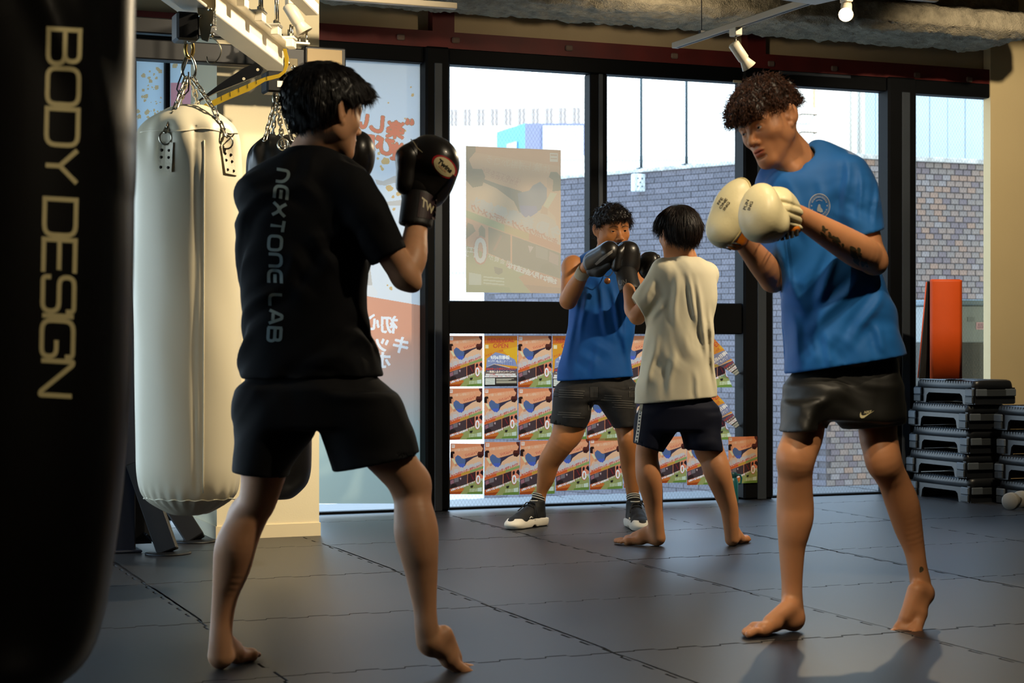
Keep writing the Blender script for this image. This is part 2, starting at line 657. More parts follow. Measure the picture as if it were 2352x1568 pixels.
MB().use(M_facet).cbox((XF + 0.05, WY - 0.066, 2.505), (XG - 0.25, WY - 0.055, 2.525), 0.003).build('sheen_strip', None, w3)

w4 = link('window_4', None)  # unseen side window, sized for the cool light it lets in
w4['kind'] = 'structure'
for k in range(4):
    y = 5.0 + k * (WY - 5.0) / 3
    MB().use(M_frame).cbox((LX - .06, y - .05, 0), (LX + .05, y + .05, 2.5), 0.006).build('mullion', None, w4)
    if k < 3:
        y2 = y + (WY - 5.0) / 3
        MB().use(M_glass).add([(LX - .03, y, 0), (LX - .03, y2, 0), (LX - .03, y2, 2.5), (LX - .03, y, 2.5)], [(0, 1, 2, 3)]).build('pane', None, w4)
# columns
cx0, cx1, cy0 = 1.838, 2.33, 8.215
col1 = struct('wall_column_left', MB().use(M_cream).box((cx0, cy0, 0), (cx1, 8.80, CZ)))
MB().use(M_skirt).box((cx0 - 0.006, cy0 - 0.006, 0), (cx1 + 0.006, 8.806, 0.062)).build('skirting', None, col1)
rx = onY(2275, 500, 9.18).x
struct('wall_column_right', MB().use(M_creamR).box((rx, 9.18, -0.02), (9.4, 9.25, CZ)))

# sprayed steel beam in front of the windows
def spray_beam(name, x0, x1, prof, seed, amp=0.016):
    nx = int((x1 - x0) / 0.018)
    P = []
    for (a, b) in zip(prof, prof[1:] + prof[:1]):
        a, b = Vector(a), Vector(b)
        n = max(1, int((b - a).length / 0.018))
        P += [a.lerp(b, k / n) for k in range(n)]
    m = len(P)
    cen = Vector((sum(p.x for p in P) / m, sum(p.y for p in P) / m))
    vs, fs = [], []
    for i in range(nx + 1):
        x = x0 + (x1 - x0) * i / nx
        e = min(1.0, (x1 - x) / 0.16)
        sh = math.sqrt(max(0.02, 1 - (1 - e) ** 2)) if e < 1 else 1.0
        for j, p in enumerate(P):
            q = cen + (p - cen) * (0.35 + 0.65 * sh)
            t = (P[(j + 1) % m] - P[j - 1]).normalized()
            n = Vector((t.y, -t.x))
            s = Vector((x * 9, q.x * 9 + seed, q.y * 9))
            d = amp * (mnoise.noise(s) + 0.5 * mnoise.noise(s * 2.7) + 0.6 * mnoise.noise(s * 7.1))
            vs.append((x, q.x + n.x * d, q.y + n.y * d))
    for i in range(nx):
        for j in range(m):
            fs.append((i * m + j, i * m + (j + 1) % m, (i + 1) * m + (j + 1) % m, (i + 1) * m + j))
    fs.append([nx * m + j for j in range(m)])
    return struct(name, MB().use(M_spray, True).add(vs, fs), None, 'beam thickly coated in rough grey brown sprayed insulation')
bx1 = onY(2348, 100, 8.6).x
spray_beam('ceiling_beam', 0.3, bx1, [(8.38, 2.70), (8.45, 2.665), (8.9, 2.665), (8.96, 2.70), (8.95, 2.80), (8.76, 2.86), (8.76, 3.14), (8.6, 3.14), (8.6, 2.86), (8.40, 2.80)], 3.1)
spray_beam('ceiling_beam.001', 0.3, bx1 + 0.6, [(7.7, 2.97), (7.8, 2.90), (8.22, 2.90), (8.3, 2.97), (8.3, 3.14), (7.7, 3.14)], 9.3)
# ---------------------------------------------------------------- outside
GZ = -1.3
M_asph = mat('pale concrete street', '#c9c6c0', 0.9, var=0.08, vscale=1.0)
M_white = mat('white render', '#efece4', 0.9, var=0.05, vscale=0.6)
M_wwin = mat('dim windows', '#8f8178', 0.5)
M_sid = mat('pale blue metal cladding', '#a3b5c0', 0.6, var=0.05, vscale=2)
M_mort = mat('grey mortar', '#645f63', 0.95, var=0.1)
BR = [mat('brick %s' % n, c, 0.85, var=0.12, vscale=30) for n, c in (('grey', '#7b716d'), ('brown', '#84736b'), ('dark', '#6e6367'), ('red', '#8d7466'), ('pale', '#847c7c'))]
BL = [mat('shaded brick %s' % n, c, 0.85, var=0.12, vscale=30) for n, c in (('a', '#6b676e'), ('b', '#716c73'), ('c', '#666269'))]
struct('ground_street', MB().box((-60, WY + 0.35, GZ - 0.3), (120, 220, GZ)).box((-60, -30, GZ - 0.3), (LX - .25, WY + .35, GZ)), M_asph)

# brick boundary wall: a front length parallel to the windows and a length running away from it
BY, BZ = 17.7, 3.06
cxn = onY(1898, 600, BY).x
dirn = Vector((-0.426, 0.905, 0))
wall = thing('brick_wall', 'long grey brown brick boundary wall standing outside the windows', 'brick wall', (cxn, BY, GZ))
hW = BZ - GZ
def brick_mesh(w, h, d, m):
    return MB().use(m).cbox((0, -d, 0), (w, 0, h), 0.006).mesh('brick')
core = MB().use(M_mort).box((0, 0.012, 0), (9, 0.25, hW))
L = 5.45
nrm = Vector((-0.905, -0.426, 0))
MW = Matrix.Translation(Vector((0, 0, 0)))
core.add([Vector((0, 0.012, 0)), dirn * L, dirn * L + Vector((0, 0, hW)), Vector((0, 0.012, hW)),
          Vector((0.3, 0.012, 0)), dirn * L - nrm * 0.25, dirn * L - nrm * 0.25 + Vector((0, 0, hW)), Vector((0.3, 0.012, hW))],
         [(0, 1, 2, 3), (4, 5, 6, 7), (0, 1, 5, 4), (3, 2, 6, 7), (1, 2, 6, 5)], False)
core.build('core', None, wall)
bm = [brick_mesh(0.111, 0.061, 0.012, m) for m in BR]
rest = MB()
count = 0
ncourse = int(hW / 0.07)
for r in range(ncourse - 1, -1, -1):
    z = r * 0.07 + (hW - ncourse * 0.07)
    for c in range(-1, 60):
        x = c * 0.118 + (0.059 if r % 2 else 0)
        if x < -0.02 or x > 6.5:
            continue
        k = random.choices(range(5), (4, 3, 3, 2, 2))[0]
        # where does it show in the photograph
        wpx = Vector((cxn + x, BY, 0))
        dd = wpx.x * ST + wpx.y * CT
        px = 1176 + FPX * (wpx.x * CT - wpx.y * ST) / dd
        py = HOR - FPX * (GZ + z - CAMH) / dd
        jit = random.uniform(-0.004, 0.003)
        if count < 300 and 2080 < px < 2285 and py < 870:
            count += 1
            link('brick', bm[k], wall, (x, jit, z))
        elif px < 2300 or x < 3:
            rest.use(BR[k])
            rest.box((x, -0.012 + jit, z), (x + 0.111, 0.012, z + 0.061))
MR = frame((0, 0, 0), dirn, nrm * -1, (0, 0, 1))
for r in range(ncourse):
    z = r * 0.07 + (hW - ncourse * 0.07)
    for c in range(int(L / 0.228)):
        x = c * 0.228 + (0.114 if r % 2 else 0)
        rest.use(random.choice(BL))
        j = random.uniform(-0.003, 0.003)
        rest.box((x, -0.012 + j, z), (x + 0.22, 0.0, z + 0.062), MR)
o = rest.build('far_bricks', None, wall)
o['kind'] = 'stuff'
cop = MB().use(mat('weathered coping', '#c6c3be', 0.95, var=0.4, vscale=14))
cop.cbox((-0.02, -0.05, hW), (9, 0.3, hW + 0.055), 0.01)
cop.cbox((-0.03, -0.05, hW), (L, 0.28, hW + 0.05), 0.01, MR)
cop.build('coping', None, wall)
for px in (1473, 1577):
    # thin cable posts standing on the running length
    q = (px - 1176) / FPX
    # solve along dirn
    best = min((abs((( (cxn + dirn.x * s) * CT - (BY + dirn.y * s) * ST) / ((cxn + dirn.x * s) * ST + (BY + dirn.y * s) * CT)) - q), s) for s in np.linspace(0, L, 800))[1]
    p = Vector((cxn, BY, 0)) + dirn * best
    t = thing('wire_post', 'thin dark post on the brick wall, ' + ('nearer the window mullion, above a white box' if px < 1500 else 'behind the raised focus mitts'), 'post', (p.x, p.y, BZ + 0.05), group='posts on the brick wall')
    MB().use(mat('galvanised post', '#4e5a60', 0.5, 0.5)).tube([(0, 0, 0), (0, 0, 3.2)], 0.018, 8).build('shaft', None, t)
    MB().use(mat('galvanised post', '#4e5a60', 0.5, 0.5)).cbox((-0.05, -0.05, 0), (0.05, 0.05, 0.012), 0.003).build('base_plate', None, t)
    if px < 1500:
        pb = p + nrm * 0.06
        jb = thing('junction_box', 'small white junction box on the brick wall', 'box', (pb.x, pb.y, BZ - 0.13))
        bxm = MB().use(mat('white plastic', '#dfe8ea', 0.5)).cbox((-0.08, -0.05, -0.11), (0.08, 0.05, 0.11), 0.01)
        bxm.build('case', None, jb)
        for a, c in ((-0.03, 0.05), (0.03, 0.05), (0.0, 0.0), (-0.03, -0.05), (0.03, -0.05)):
            MB().use(mat('grey hole', '#6d7c85', 0.6)).lathe([(0.011, 0), (0.011, 0.004)], 8, rotM((a, -0.052, c), (a, -1, c))).build('screw', None, jb)

# white buildings
bt = thing('stair_tower', 'tall sunlit white rendered tower with rung irons behind the brick wall', 'building', at(1890, 600, 22.6))
bt.rotation_euler = (0, 0, -0.12)
bt.location.z = GZ
MB().use(M_white).box((-0.68, 0, 0), (0.58, 1.2, 9)).build('wall', None, bt)
MB().use(mat('grey joint', '#bdbab2', 0.9)).box((0.38, -0.01, 0), (0.40, 0, 9)).box((0.50, -0.03, 0), (0.53, 0, 9)).build('downpipe', None, bt)
for k in range(9):
    z = 3.3 + k * 0.225
    MB().use(mat('rusty iron', '#8d7f70', 0.8)).tube([(-0.32, 0.0, z), (-0.32, -0.08, z), (-0.12, -0.08, z), (-0.12, 0.0, z)], 0.008, 6).build('rung', None, bt)
MB().use(mat('rust streak', '#d9b894', 0.9)).box((-0.135, -0.004, 5.2), (-0.105, 0, 7)).build('stain', None, bt)

sh = thing('clad_shed', 'pale blue metal clad building behind the brick wall', 'building', at(2180, 600, 27.0))
sh.location.z = GZ
sh.rotation_euler = (0, 0, -0.05)
for k in range(14):
    x = -1.9 + k * 0.31
    MB().use(M_sid).cbox((x, -0.02 - 0.004 * (k % 2), 0), (x + 0.306, 0.05, 9), 0.006).build('cladding_panel', None, sh)
MB().use(M_sid).box((-1.55, 0.05, 0), (2.6, 3, 9)).build('wall', None, sh)

par = thing('white_annex', 'low white building with flat parapet beyond the brick wall', 'building', at(1500, 600, 52))
par.location.z = GZ
par.rotation_euler = (0, 0, -TH + 0.05)
MB().use(M_white).box((-2.75, 0, 0), (4.2, 5, 7.55)).build('wall', None, par)
MB().use(mat('grey parapet cap', '#c9cbc4', 0.9)).cbox((-2.85, -0.15, 7.55), (4.3, 5.1, 7.68), 0.02).build('cap', None, par)
MB().use(mat('grey parapet cap', '#c9cbc4', 0.9)).box((-2.75, -0.03, 7.02), (4.2, 0.0, 7.08)).build('string_course', None, par)

D = 150.0
fb = thing('department_store', 'large distant cream building with a row of square windows', 'building', at(1180, 600, D))
fb.location.z = GZ
fb.rotation_euler = (0, 0, -TH - 0.10)
ztop = CAMH + (HOR - 226) / FPX * D - GZ
M_far = mat('cream concrete', '#d8cfc3', 0.9, var=0.04, vscale=0.3)
fbm = MB().use(M_far)
fbm.box((-30, 0, 0), (6.6, 20, ztop))
fbm.build('wall', None, fb)
for k in range(10):
    x = -5.35 + k * 1.15
    MB().use(M_wwin).box((x, -0.05, ztop - 2.3), (x + 0.58, 0.02, ztop - 0.85)).build('window', None, fb)
    MB().use(M_far).box((x - 0.05, -0.16, ztop - 2.42), (x + 0.63, 0.0, ztop - 2.3)).build('window_sill', None, fb)
    MB().use(M_white).box((x + 0.27, -0.07, ztop - 2.3), (x + 0.31, -0.03, ztop - 0.85)).build('muntin', None, fb)
arc = [(-4.0 + 8.0 * i / 24, 0.95 * math.sqrt(max(0, 1 - ((i - 12) / 12.0) ** 2))) for i in range(25)]
MB().use(mat('pale vault', '#dfe9ec', 0.7)).prism([(x, z) for x, z in arc], 3.0, frame((1.0, 8, ztop), (1, 0, 0), (0, 0, 1), (0, -1, 0))).build('vault', None, fb)
for k in range(9):
    x = -2.6 + k * 0.9
    MB().use(mat('pale strut', '#b9ccd4', 0.7)).tube([(x, 4.9, ztop), (x + 0.35, 4.9, ztop + 0.7)], 0.05, 6).build('strut', None, fb)

bb = thing('billboard', 'blue and dark grey rooftop billboard block below the cream building windows', 'billboard', at(1206, 600, 80))
bb.location.z = GZ
bb.rotation_euler = (0, 0, -TH)
zb0, zb1 = 3.0, CAMH + (HOR - 283) / FPX * 80 - GZ
MB().use(mat('billboard blue', '#5e9fd0', 0.6)).add([(0, 0, zb0), (-1.3, 3.4, zb0), (-1.3, 3.4, zb1), (0, 0, zb1)], [(0, 1, 2, 3)]).build('side_panel', None, bb)
MB().use(mat('billboard grey', '#75758a', 0.6)).box((0, 0, zb0), (3.2, 3.4, zb1)).build('front_panel', None, bb)
MB().use(M_white).box((0.2, 0.3, 0), (3.0, 3.2, zb0)).build('rooftop_block', None, bb)
MB().use(mat('billboard frame', '#d8d4cf', 0.6)).box((0.80, -0.08, zb0), (2.6, 0.0, zb1 - 0.12)).build('poster_frame', None, bb)
MB().use(mat('billboard print', '#bdb9ae', 0.6)).box((0.92, -0.1, zb0), (2.45, -0.08, zb1 - 0.28)).build('poster_face', None, bb)
pd = Vector((-1.3, 3.4, 0)).normalized()
MB().use(mat('billboard pale blue', '#bcdcf0', 0.6)).add([pd * 0.9 + Vector((-.05, -.02, zb0)), pd * 2.2 + Vector((-.05, -.02, zb0)), pd * 2.2 + Vector((-.05, -.02, zb1 - .7)), pd * 0.9 + Vector((-.05, -.02, zb1 - .7))], [(0, 1, 2, 3)]).build('side_print', None, bb)

# street side
wb = thing('white_block', 'plain white low building across the street left', 'building', at(1000, 600, 60))
wb.location.z = GZ
wb.rotation_euler = (0, 0, -TH)
MB().use(M_white).box((-12, 0, 0), (2.6, 6, 4.6)).build('wall', None, wb)
MB().use(mat('grey parapet cap', '#c9cbc4', 0.9)).cbox((-12.1, -0.1, 4.6), (2.7, 6.1, 4.75), 0.02).build('cap', None, wb)
pr = thing('white_pipe', 'white bent pipe lying outside below the posters', 'pipe', at(1200, 600, 14))
pr.rotation_euler = (0, 0, -TH)
pr.location.z = -0.36
MB().use(mat('white plastic', '#dfe8ea', 0.5)).tube([(-.2, 0, -.9), (-.2, 0, -0.06), (-.17, 0, -0.015), (-.12, 0, 0), (.2, 0, 0), (.27, 0, -.02), (.3, 0, -.08), (.3, 0, -.9)], 0.022, 10).build('pipe', None, pr)
for k, (px, c) in enumerate(((822, '#c8443c'), (858, '#e8e4dc'), (892, '#d65a4a'))):
    p = at(px, 600, 24)
    t = thing('street_bollard', ('red', 'white', 'orange')[k] + ' bollard on the street below the white window film', 'bollard', (p.x, p.y, GZ), group='street bollards')
    MB().use(mat('bollard ' + str(k), c, 0.5)).lathe([(0.09, 0), (0.08, 0.03), (0.06, 0.05), (0.055, 0.6), (0.03, 0.64), (0, 0.65)], 12).build('shaft', None, t)
    MB().use(mat('bollard band', '#f0efe9', 0.5)).lathe([(0.060, 0.35), (0.062, 0.36), (0.062, 0.46), (0.058, 0.47)], 12).build('band', None, t)

# grey outdoor cabinet by the right column
p = onY(2250, 700, 10.1)
ec = thing('outdoor_cabinet', 'pale grey outdoor electrical cabinet with stickers behind the orange mat', 'cabinet', (p.x, 10.1, GZ))
z0 = CAMH + (HOR - 787) / FPX * 12.0 - GZ
z1 = CAMH + (HOR - 686) / FPX * 12.0 - GZ
MB().use(mat('cabinet grey', '#8f9391', 0.5, var=0.04)).cbox((-.28, 0, z0), (.6, .5, z1 - .04), 0.008).build('body', None, ec)
MB().use(mat('cabinet lid', '#6d7c85', 0.5)).cbox((-.3, -.02, z1 - .04), (.62, .52, z1), 0.008).build('lid', None, ec)
MB().use(mat('cabinet plinth', '#47443e', 0.8, var=0.06)).cbox((-.28, 0.0, 0), (.6, .5, z0), 0.008).build('plinth', None, ec)
for nm, c, x, z, w, h in (('pink_label', '#d9a7ae', -.03, z1 - .205, .09, .05), ('hazard_label', '#d8c21e', .13, z1 - .29, .085, .065),
                          ('white_label', '#d5d8d6', .03, z1 - .14, .13, .05), ('grey_label', '#7b7e7c', -.10, z1 - .15, .06, .03)):
    lb = MB().use(mat(nm, c, 0.6)).box((x, -.003, z), (x + w, 0, z + h))
    if nm == 'hazard_label':
        lb.use(mat('hazard black', '#1b1a12', 0.6))
        for k in range(6):
            for zz in (z, z + h - .008):
                lb.add([(x + k * .0145, -.004, zz), (x + k * .0145 + .007, -.004, zz), (x + k * .0145 + .011, -.004, zz + .008), (x + k * .0145 + .004, -.004, zz + .008)], [(0, 1, 2, 3)])
        v, f = glyphs('注意\n上に', 0.024)
        lb.add([(x + .0425 + a.x, -.0045, z + h / 2 + a.y) for a in v], f)
    if nm in ('white_label', 'pink_label'):
        lb.use(mat('label ink', '#8a5a68', 0.6))
        for k in range(3):
            lb.add([(x + .01, -.004, z + .01 + k * .012), (x + w * .7, -.004, z + .01 + k * .012), (x + w * .7, -.004, z + .015 + k * .012), (x + .01, -.004, z + .015 + k * .012)], [(0, 1, 2, 3)])
    lb.build(nm, None, ec)
# ---------------------------------------------------------------- bodies grown from distance fields
def V3(p):
    return np.array(p, dtype=np.float32)

class Fld:
    """a distance field on a grid; shapes are blended in, then the surface is taken out as one mesh"""
    def __init__(s, lo, hi, h):
        s.lo, s.h = V3(lo), np.float32(h)
        s.n = (np.ceil((V3(hi) - s.lo) / h).astype(int) + 1)
        s.a = np.full(tuple(s.n), 1.0, np.float32)

    def reg(s, lo, hi, pad=0.03):
        i0 = np.maximum(0, np.floor((V3(lo) - pad - s.lo) / s.h).astype(int))
        i1 = np.minimum(s.n, np.ceil((V3(hi) + pad - s.lo) / s.h).astype(int) + 1)
        if np.any(i1 <= i0):
            return None
        sl = tuple(slice(a, b) for a, b in zip(i0, i1))
        X, Y, Z = (s.lo[k] + s.h * np.arange(i0[k], i1[k], dtype=np.float32) for k in range(3))
        return sl, X[:, None, None], Y[None, :, None], Z[None, None, :]

    def comb(s, sl, d, k, op):
        a = s.a[sl]
        if op == 'u':
            t = np.maximum(k - np.abs(a - d), 0) if k else 0
            a = np.minimum(a, d) - (t * t / (4 * k) if k else 0)
        else:                                  # subtract
            d = -d
            t = np.maximum(k - np.abs(a - d), 0) if k else 0
            a = np.maximum(a, d) + (t * t / (4 * k) if k else 0)
        s.a[sl] = a

    def rc(s, p0, p1, r0, r1, k=0.01, op='u'):
        p0, p1 = V3(p0), V3(p1)
        m = max(r0, r1)
        g = s.reg(np.minimum(p0, p1) - m, np.maximum(p0, p1) + m)
        if g is None:
            return s
        sl, X, Y, Z = g
        d = p1 - p0
        L2 = float(d @ d) + 1e-9
        x, y, z = X - p0[0], Y - p0[1], Z - p0[2]
        t = np.clip((x * d[0] + y * d[1] + z * d[2]) / L2, 0, 1)
        q = np.sqrt((x - t * d[0]) ** 2 + (y - t * d[1]) ** 2 + (z - t * d[2]) ** 2) - (r0 + t * (r1 - r0))
        s.comb(sl, q, k, op)
        return s

    def part(s, lo, hi):
        """a piece of the same grid to build in apart, for merge()"""
        i0 = np.maximum(0, np.floor((V3(lo) - s.lo) / s.h).astype(int))
        i1 = np.minimum(s.n, np.ceil((V3(hi) - s.lo) / s.h).astype(int) + 1)
        P = Fld.__new__(Fld)
        P.lo, P.h, P.n, P.off = s.lo + s.h * i0, s.h, i1 - i0, i0
        P.a = np.full(tuple(P.n), 1.0, np.float32)
        return P

    def merge(s, P, k=0.02):
        s.comb(tuple(slice(a, a + b) for a, b in zip(P.off, P.n)), P.a, k, 'u')
        return s

    def chain(s, pts, rs, k=0.012):
        if len(pts) > 3:                       # run smoothly through the points
            Q, q = [], []
            A = np.concatenate([np.array(pts, np.float64), np.array(rs)[:, None]], 1)
            A = np.concatenate([2 * A[:1] - A[1:2], A, 2 * A[-1:] - A[-2:-1]])
            for i in range(1, len(A) - 2):
                for t in np.linspace(0, 1, 5)[:-1]:
                    a, b, c, d = A[i - 1:i + 3]
                    Q.append(.5 * (2 * b + (c - a) * t + (2 * a - 5 * b + 4 * c - d) * t * t + (3 * b - a - 3 * c + d) * t ** 3))
            Q.append(A[-2])
            Q = np.array(Q)
            pts, rs = [V3(x[:3]) for x in Q], [float(x[3]) for x in Q]
        for i in range(len(pts) - 1):
            s.rc(pts[i], pts[i + 1], rs[i], rs[i + 1], k if i == 0 else 0.0004)
        return s

    def ell(s, c, r, R=None, k=0.01, op='u'):
        c, r = V3(c), V3(r if hasattr(r, '__len__') else (r, r, r))
        m = float(r.max())
        g = s.reg(c - m, c + m)
        if g is None:
            return s
        sl, X, Y, Z = g
        x, y, z = X - c[0], Y - c[1], Z - c[2]
        if R is not None:
            R = np.asarray(R, np.float32)
            x, y, z = (x * R[0, j] + y * R[1, j] + z * R[2, j] for j in range(3))
        k0 = np.sqrt((x / r[0]) ** 2 + (y / r[1]) ** 2 + (z / r[2]) ** 2)
        k1 = np.sqrt((x / r[0] ** 2) ** 2 + (y / r[1] ** 2) ** 2 + (z / r[2] ** 2) ** 2) + 1e-9
        s.comb(sl, k0 * (k0 - 1) / k1, k, op)
        return s

    def loft(s, rows, k=0.02, n=2.3, op='u', cap=0.015):
        """rows (z, cx, cy, a, b, turn): stacked ovals"""
        rows = sorted(rows)
        A = np.array([tuple(r) + (0,) * (6 - len(r)) for r in rows], np.float32)
        zz = np.linspace(A[0, 0], A[-1, 0], 160).astype(np.float32)
        T = [np.interp(zz, A[:, 0], A[:, j]) for j in range(1, 6)]
        ker = np.hanning(15)
        ker /= ker.sum()
        T = [np.convolve(np.pad(t, 7, mode='edge'), ker, 'valid') for t in T]
        ax = float(A[:, 3].max())
        bx = float(A[:, 4].max())
        m = max(ax, bx)
        g = s.reg((A[:, 1].min() - m, A[:, 2].min() - m, A[0, 0]), (A[:, 1].max() + m, A[:, 2].max() + m, A[-1, 0]))
        sl, X, Y, Z = g
        zc = np.clip(Z.ravel(), zz[0], zz[-1])
        cx, cy, a, b, th = (np.interp(zc, zz, t).astype(np.float32)[None, None, :] for t in T)
        x, y = X - cx, Y - cy
        c, sn = np.cos(th), np.sin(th)
        u, v = np.abs(x * c + y * sn) / a, np.abs(-x * sn + y * c) / b
        rho = (u ** n + v ** n) ** np.float32(1.0 / n)
        d = (rho - 1) * np.minimum(a, b)
        e = np.maximum(zz[0] - Z, Z - zz[-1])
        t = np.maximum(cap - np.abs(d - e), 0)
        d = np.maximum(d, e) + t * t / (4 * cap)
        s.comb(sl, d, k, op)
        return s

    def cut(s, p, nrm, lo=None, hi=None, k=0.004):
        """take away what lies on the nrm side of the plane, inside the box lo-hi"""
        p, nrm = V3(p), V3(nrm)
        nrm = nrm / np.linalg.norm(nrm)
        lo = s.lo if lo is None else lo
        hi = s.lo + s.h * s.n if hi is None else hi
        g = s.reg(lo, hi, 0)
        if g is None:
            return s
        sl, X, Y, Z = g
        d = -((X - p[0]) * nrm[0] + (Y - p[1]) * nrm[1] + (Z - p[2]) * nrm[2])
        s.comb(sl, np.broadcast_to(d, s.a[sl].shape), k, 's')
        return s

    def disp(s, fn, lo=None, hi=None):
        lo = s.lo if lo is None else lo
        hi = s.lo + s.h * s.n if hi is None else hi
        sl, X, Y, Z = s.reg(lo, hi, 0)
        a = s.a[sl]
        near = np.abs(a) < 0.04
        d = fn(X, Y, Z)
        s.a[sl] = np.where(near, a + d, a)
        return s

    def hit_front(s, x, z, y0=-9, y1=9, inset=0.0):
        """depth of the first surface met going away from the viewer at (x,z)"""
        fi, fk = (x - s.lo[0]) / s.h, (z - s.lo[2]) / s.h
        i, k = int(np.floor(fi)), int(np.floor(fk))
        i, k = min(max(i, 0), s.n[0] - 2), min(max(k, 0), s.n[2] - 2)
        u, w = fi - i, fk - k
        col = (s.a[i, :, k] * (1 - u) * (1 - w) + s.a[i + 1, :, k] * u * (1 - w) + s.a[i, :, k + 1] * (1 - u) * w + s.a[i + 1, :, k + 1] * u * w)
        ys = s.lo[1] + s.h * np.arange(s.n[1])
        ok = np.nonzero((col < 0) & (ys > y0) & (ys < y1))[0]
        if len(ok) == 0:
            return None
        j = ok[0]
        if j == 0:
            return float(ys[0])
        t = col[j - 1] / (col[j - 1] - col[j] + 1e-9)
        return float(ys[j - 1] + s.h * t)

    def nets(s, smooth=1):
        a = s.a
        sg = (a < 0)
        i8 = sg.view(np.int8)
        c = (i8[:-1, :-1, :-1] + i8[1:, :-1, :-1] + i8[:-1, 1:, :-1] + i8[:-1, :-1, 1:] + i8[1:, 1:, :-1] + i8[1:, :-1, 1:] + i8[:-1, 1:, 1:] + i8[1:, 1:, 1:])
        act = (c > 0) & (c < 8)
        ijk = np.argwhere(act)
        idx = np.full(act.shape, -1, np.int32)
        idx[act] = np.arange(len(ijk), dtype=np.int32)
        cor = [(0, 0, 0), (1, 0, 0), (0, 1, 0), (1, 1, 0), (0, 0, 1), (1, 0, 1), (0, 1, 1), (1, 1, 1)]
        val = np.stack([a[ijk[:, 0] + q[0], ijk[:, 1] + q[1], ijk[:, 2] + q[2]] for q in cor], 1)
        acc = np.zeros((len(ijk), 3), np.float32)
        cnt = np.zeros((len(ijk), 1), np.float32)
        for p in range(8):
            for q in range(p + 1, 8):
                dd = [abs(cor[p][k] - cor[q][k]) for k in range(3)]
                if sum(dd) != 1:
                    continue
                va, vb = val[:, p], val[:, q]
                m = (va < 0) != (vb < 0)
                t = np.where(m, va / (va - vb + 1e-12), 0)[:, None]
                P = V3(cor[p]) + t * (V3(cor[q]) - V3(cor[p]))
                acc += np.where(m[:, None], P, 0)
                cnt += m[:, None]
        v = s.lo + s.h * (ijk + acc / np.maximum(cnt, 1))
        Q = []
        for ax in range(3):
            A = np.moveaxis(sg, ax, 0)
            I = np.moveaxis(idx, ax, 0)
            d = A[:-1, 1:-1, 1:-1] != A[1:, 1:-1, 1:-1]
            w = np.argwhere(d)
            if not len(w):
                continue
            i, j, k = w[:, 0], w[:, 1] + 1, w[:, 2] + 1
            ins = A[i, j, k]
            q = np.stack([I[i, j - 1, k - 1], I[i, j, k - 1], I[i, j, k], I[i, j - 1, k]], 1)
            # A was moved: (ax, others in order); orientation flips for the middle axis
            flip = ins if ax == 1 else ~ins
            q[flip] = q[flip][:, ::-1]
            Q.append(q)
        q = np.concatenate(Q)
        q = q[(q >= 0).all(1)]
        for _ in range(smooth):
            e0 = q.ravel()
            nb = np.zeros_like(v)
            n = np.zeros(len(v), np.float32)
            for sh in (1, 3):
                e1 = np.roll(q, sh, axis=1).ravel()
                for k in range(3):
                    nb[:, k] += np.bincount(e0, v[e1, k], len(v))
                n += np.bincount(e0, minlength=len(v))
            v = v * 0.4 + 0.6 * nb / np.maximum(n, 1)[:, None]
        return v.astype(np.float32), q.astype(np.int32)

def grid_mesh(name, parts, mats, cols=None, mids=None):
    """parts [(verts, quads)] -> one mesh; cols: per part (n,3) colours; mids: material index per part"""
    off = 0
    V, Qs, ms = [], [], []
    for i, (v, q) in enumerate(parts):
        V.append(v)
        Qs.append(q + off)
        ms.append(np.full(len(q), mids[i] if mids else 0, np.int32))
        off += len(v)
    V = np.concatenate(V)
    w = Qs[0].shape[1]
    Qs = [x if x.shape[1] == 4 else x for x in Qs]
    nl = sum(x.size for x in Qs)
    nf = sum(len(x) for x in Qs)
    me = bpy.data.meshes.new(name)
    me.vertices.add(len(V))
    me.vertices.foreach_set('co', V.astype(np.float32).ravel())
    me.loops.add(nl)
    me.loops.foreach_set('vertex_index', np.concatenate([x.ravel() for x in Qs]).astype(np.int32))
    me.polygons.add(nf)
    tot = np.concatenate([np.full(len(x), x.shape[1], np.int32) for x in Qs])
    st = np.concatenate([[0], np.cumsum(tot)[:-1]]).astype(np.int32)
    me.polygons.foreach_set('loop_start', st)
    me.polygons.foreach_set('loop_total', tot)
    for m in mats:
        me.materials.append(m)
    me.polygons.foreach_set('material_index', np.concatenate(ms))
    me.polygons.foreach_set('use_smooth', np.ones(nf, bool))
    if cols is not None:
        at_ = me.attributes.new('col', 'FLOAT_COLOR', 'POINT')
        C = np.concatenate([np.concatenate([c, np.ones((len(c), 1))], 1) for c in cols]).astype(np.float32)
        at_.data.foreach_set('color', C.ravel())
    me.update(calc_edges=True)
    return me

def normals(v, q):
    n = np.cross(v[q[:, 2]] - v[q[:, 0]], v[q[:, 3]] - v[q[:, 1]])
    out = np.zeros_like(v)
    for c in range(q.shape[1]):
        for k in range(3):
            out[:, k] += np.bincount(q[:, c], n[:, k], len(v))
    return out / (np.linalg.norm(out, axis=1, keepdims=True) + 1e-9)

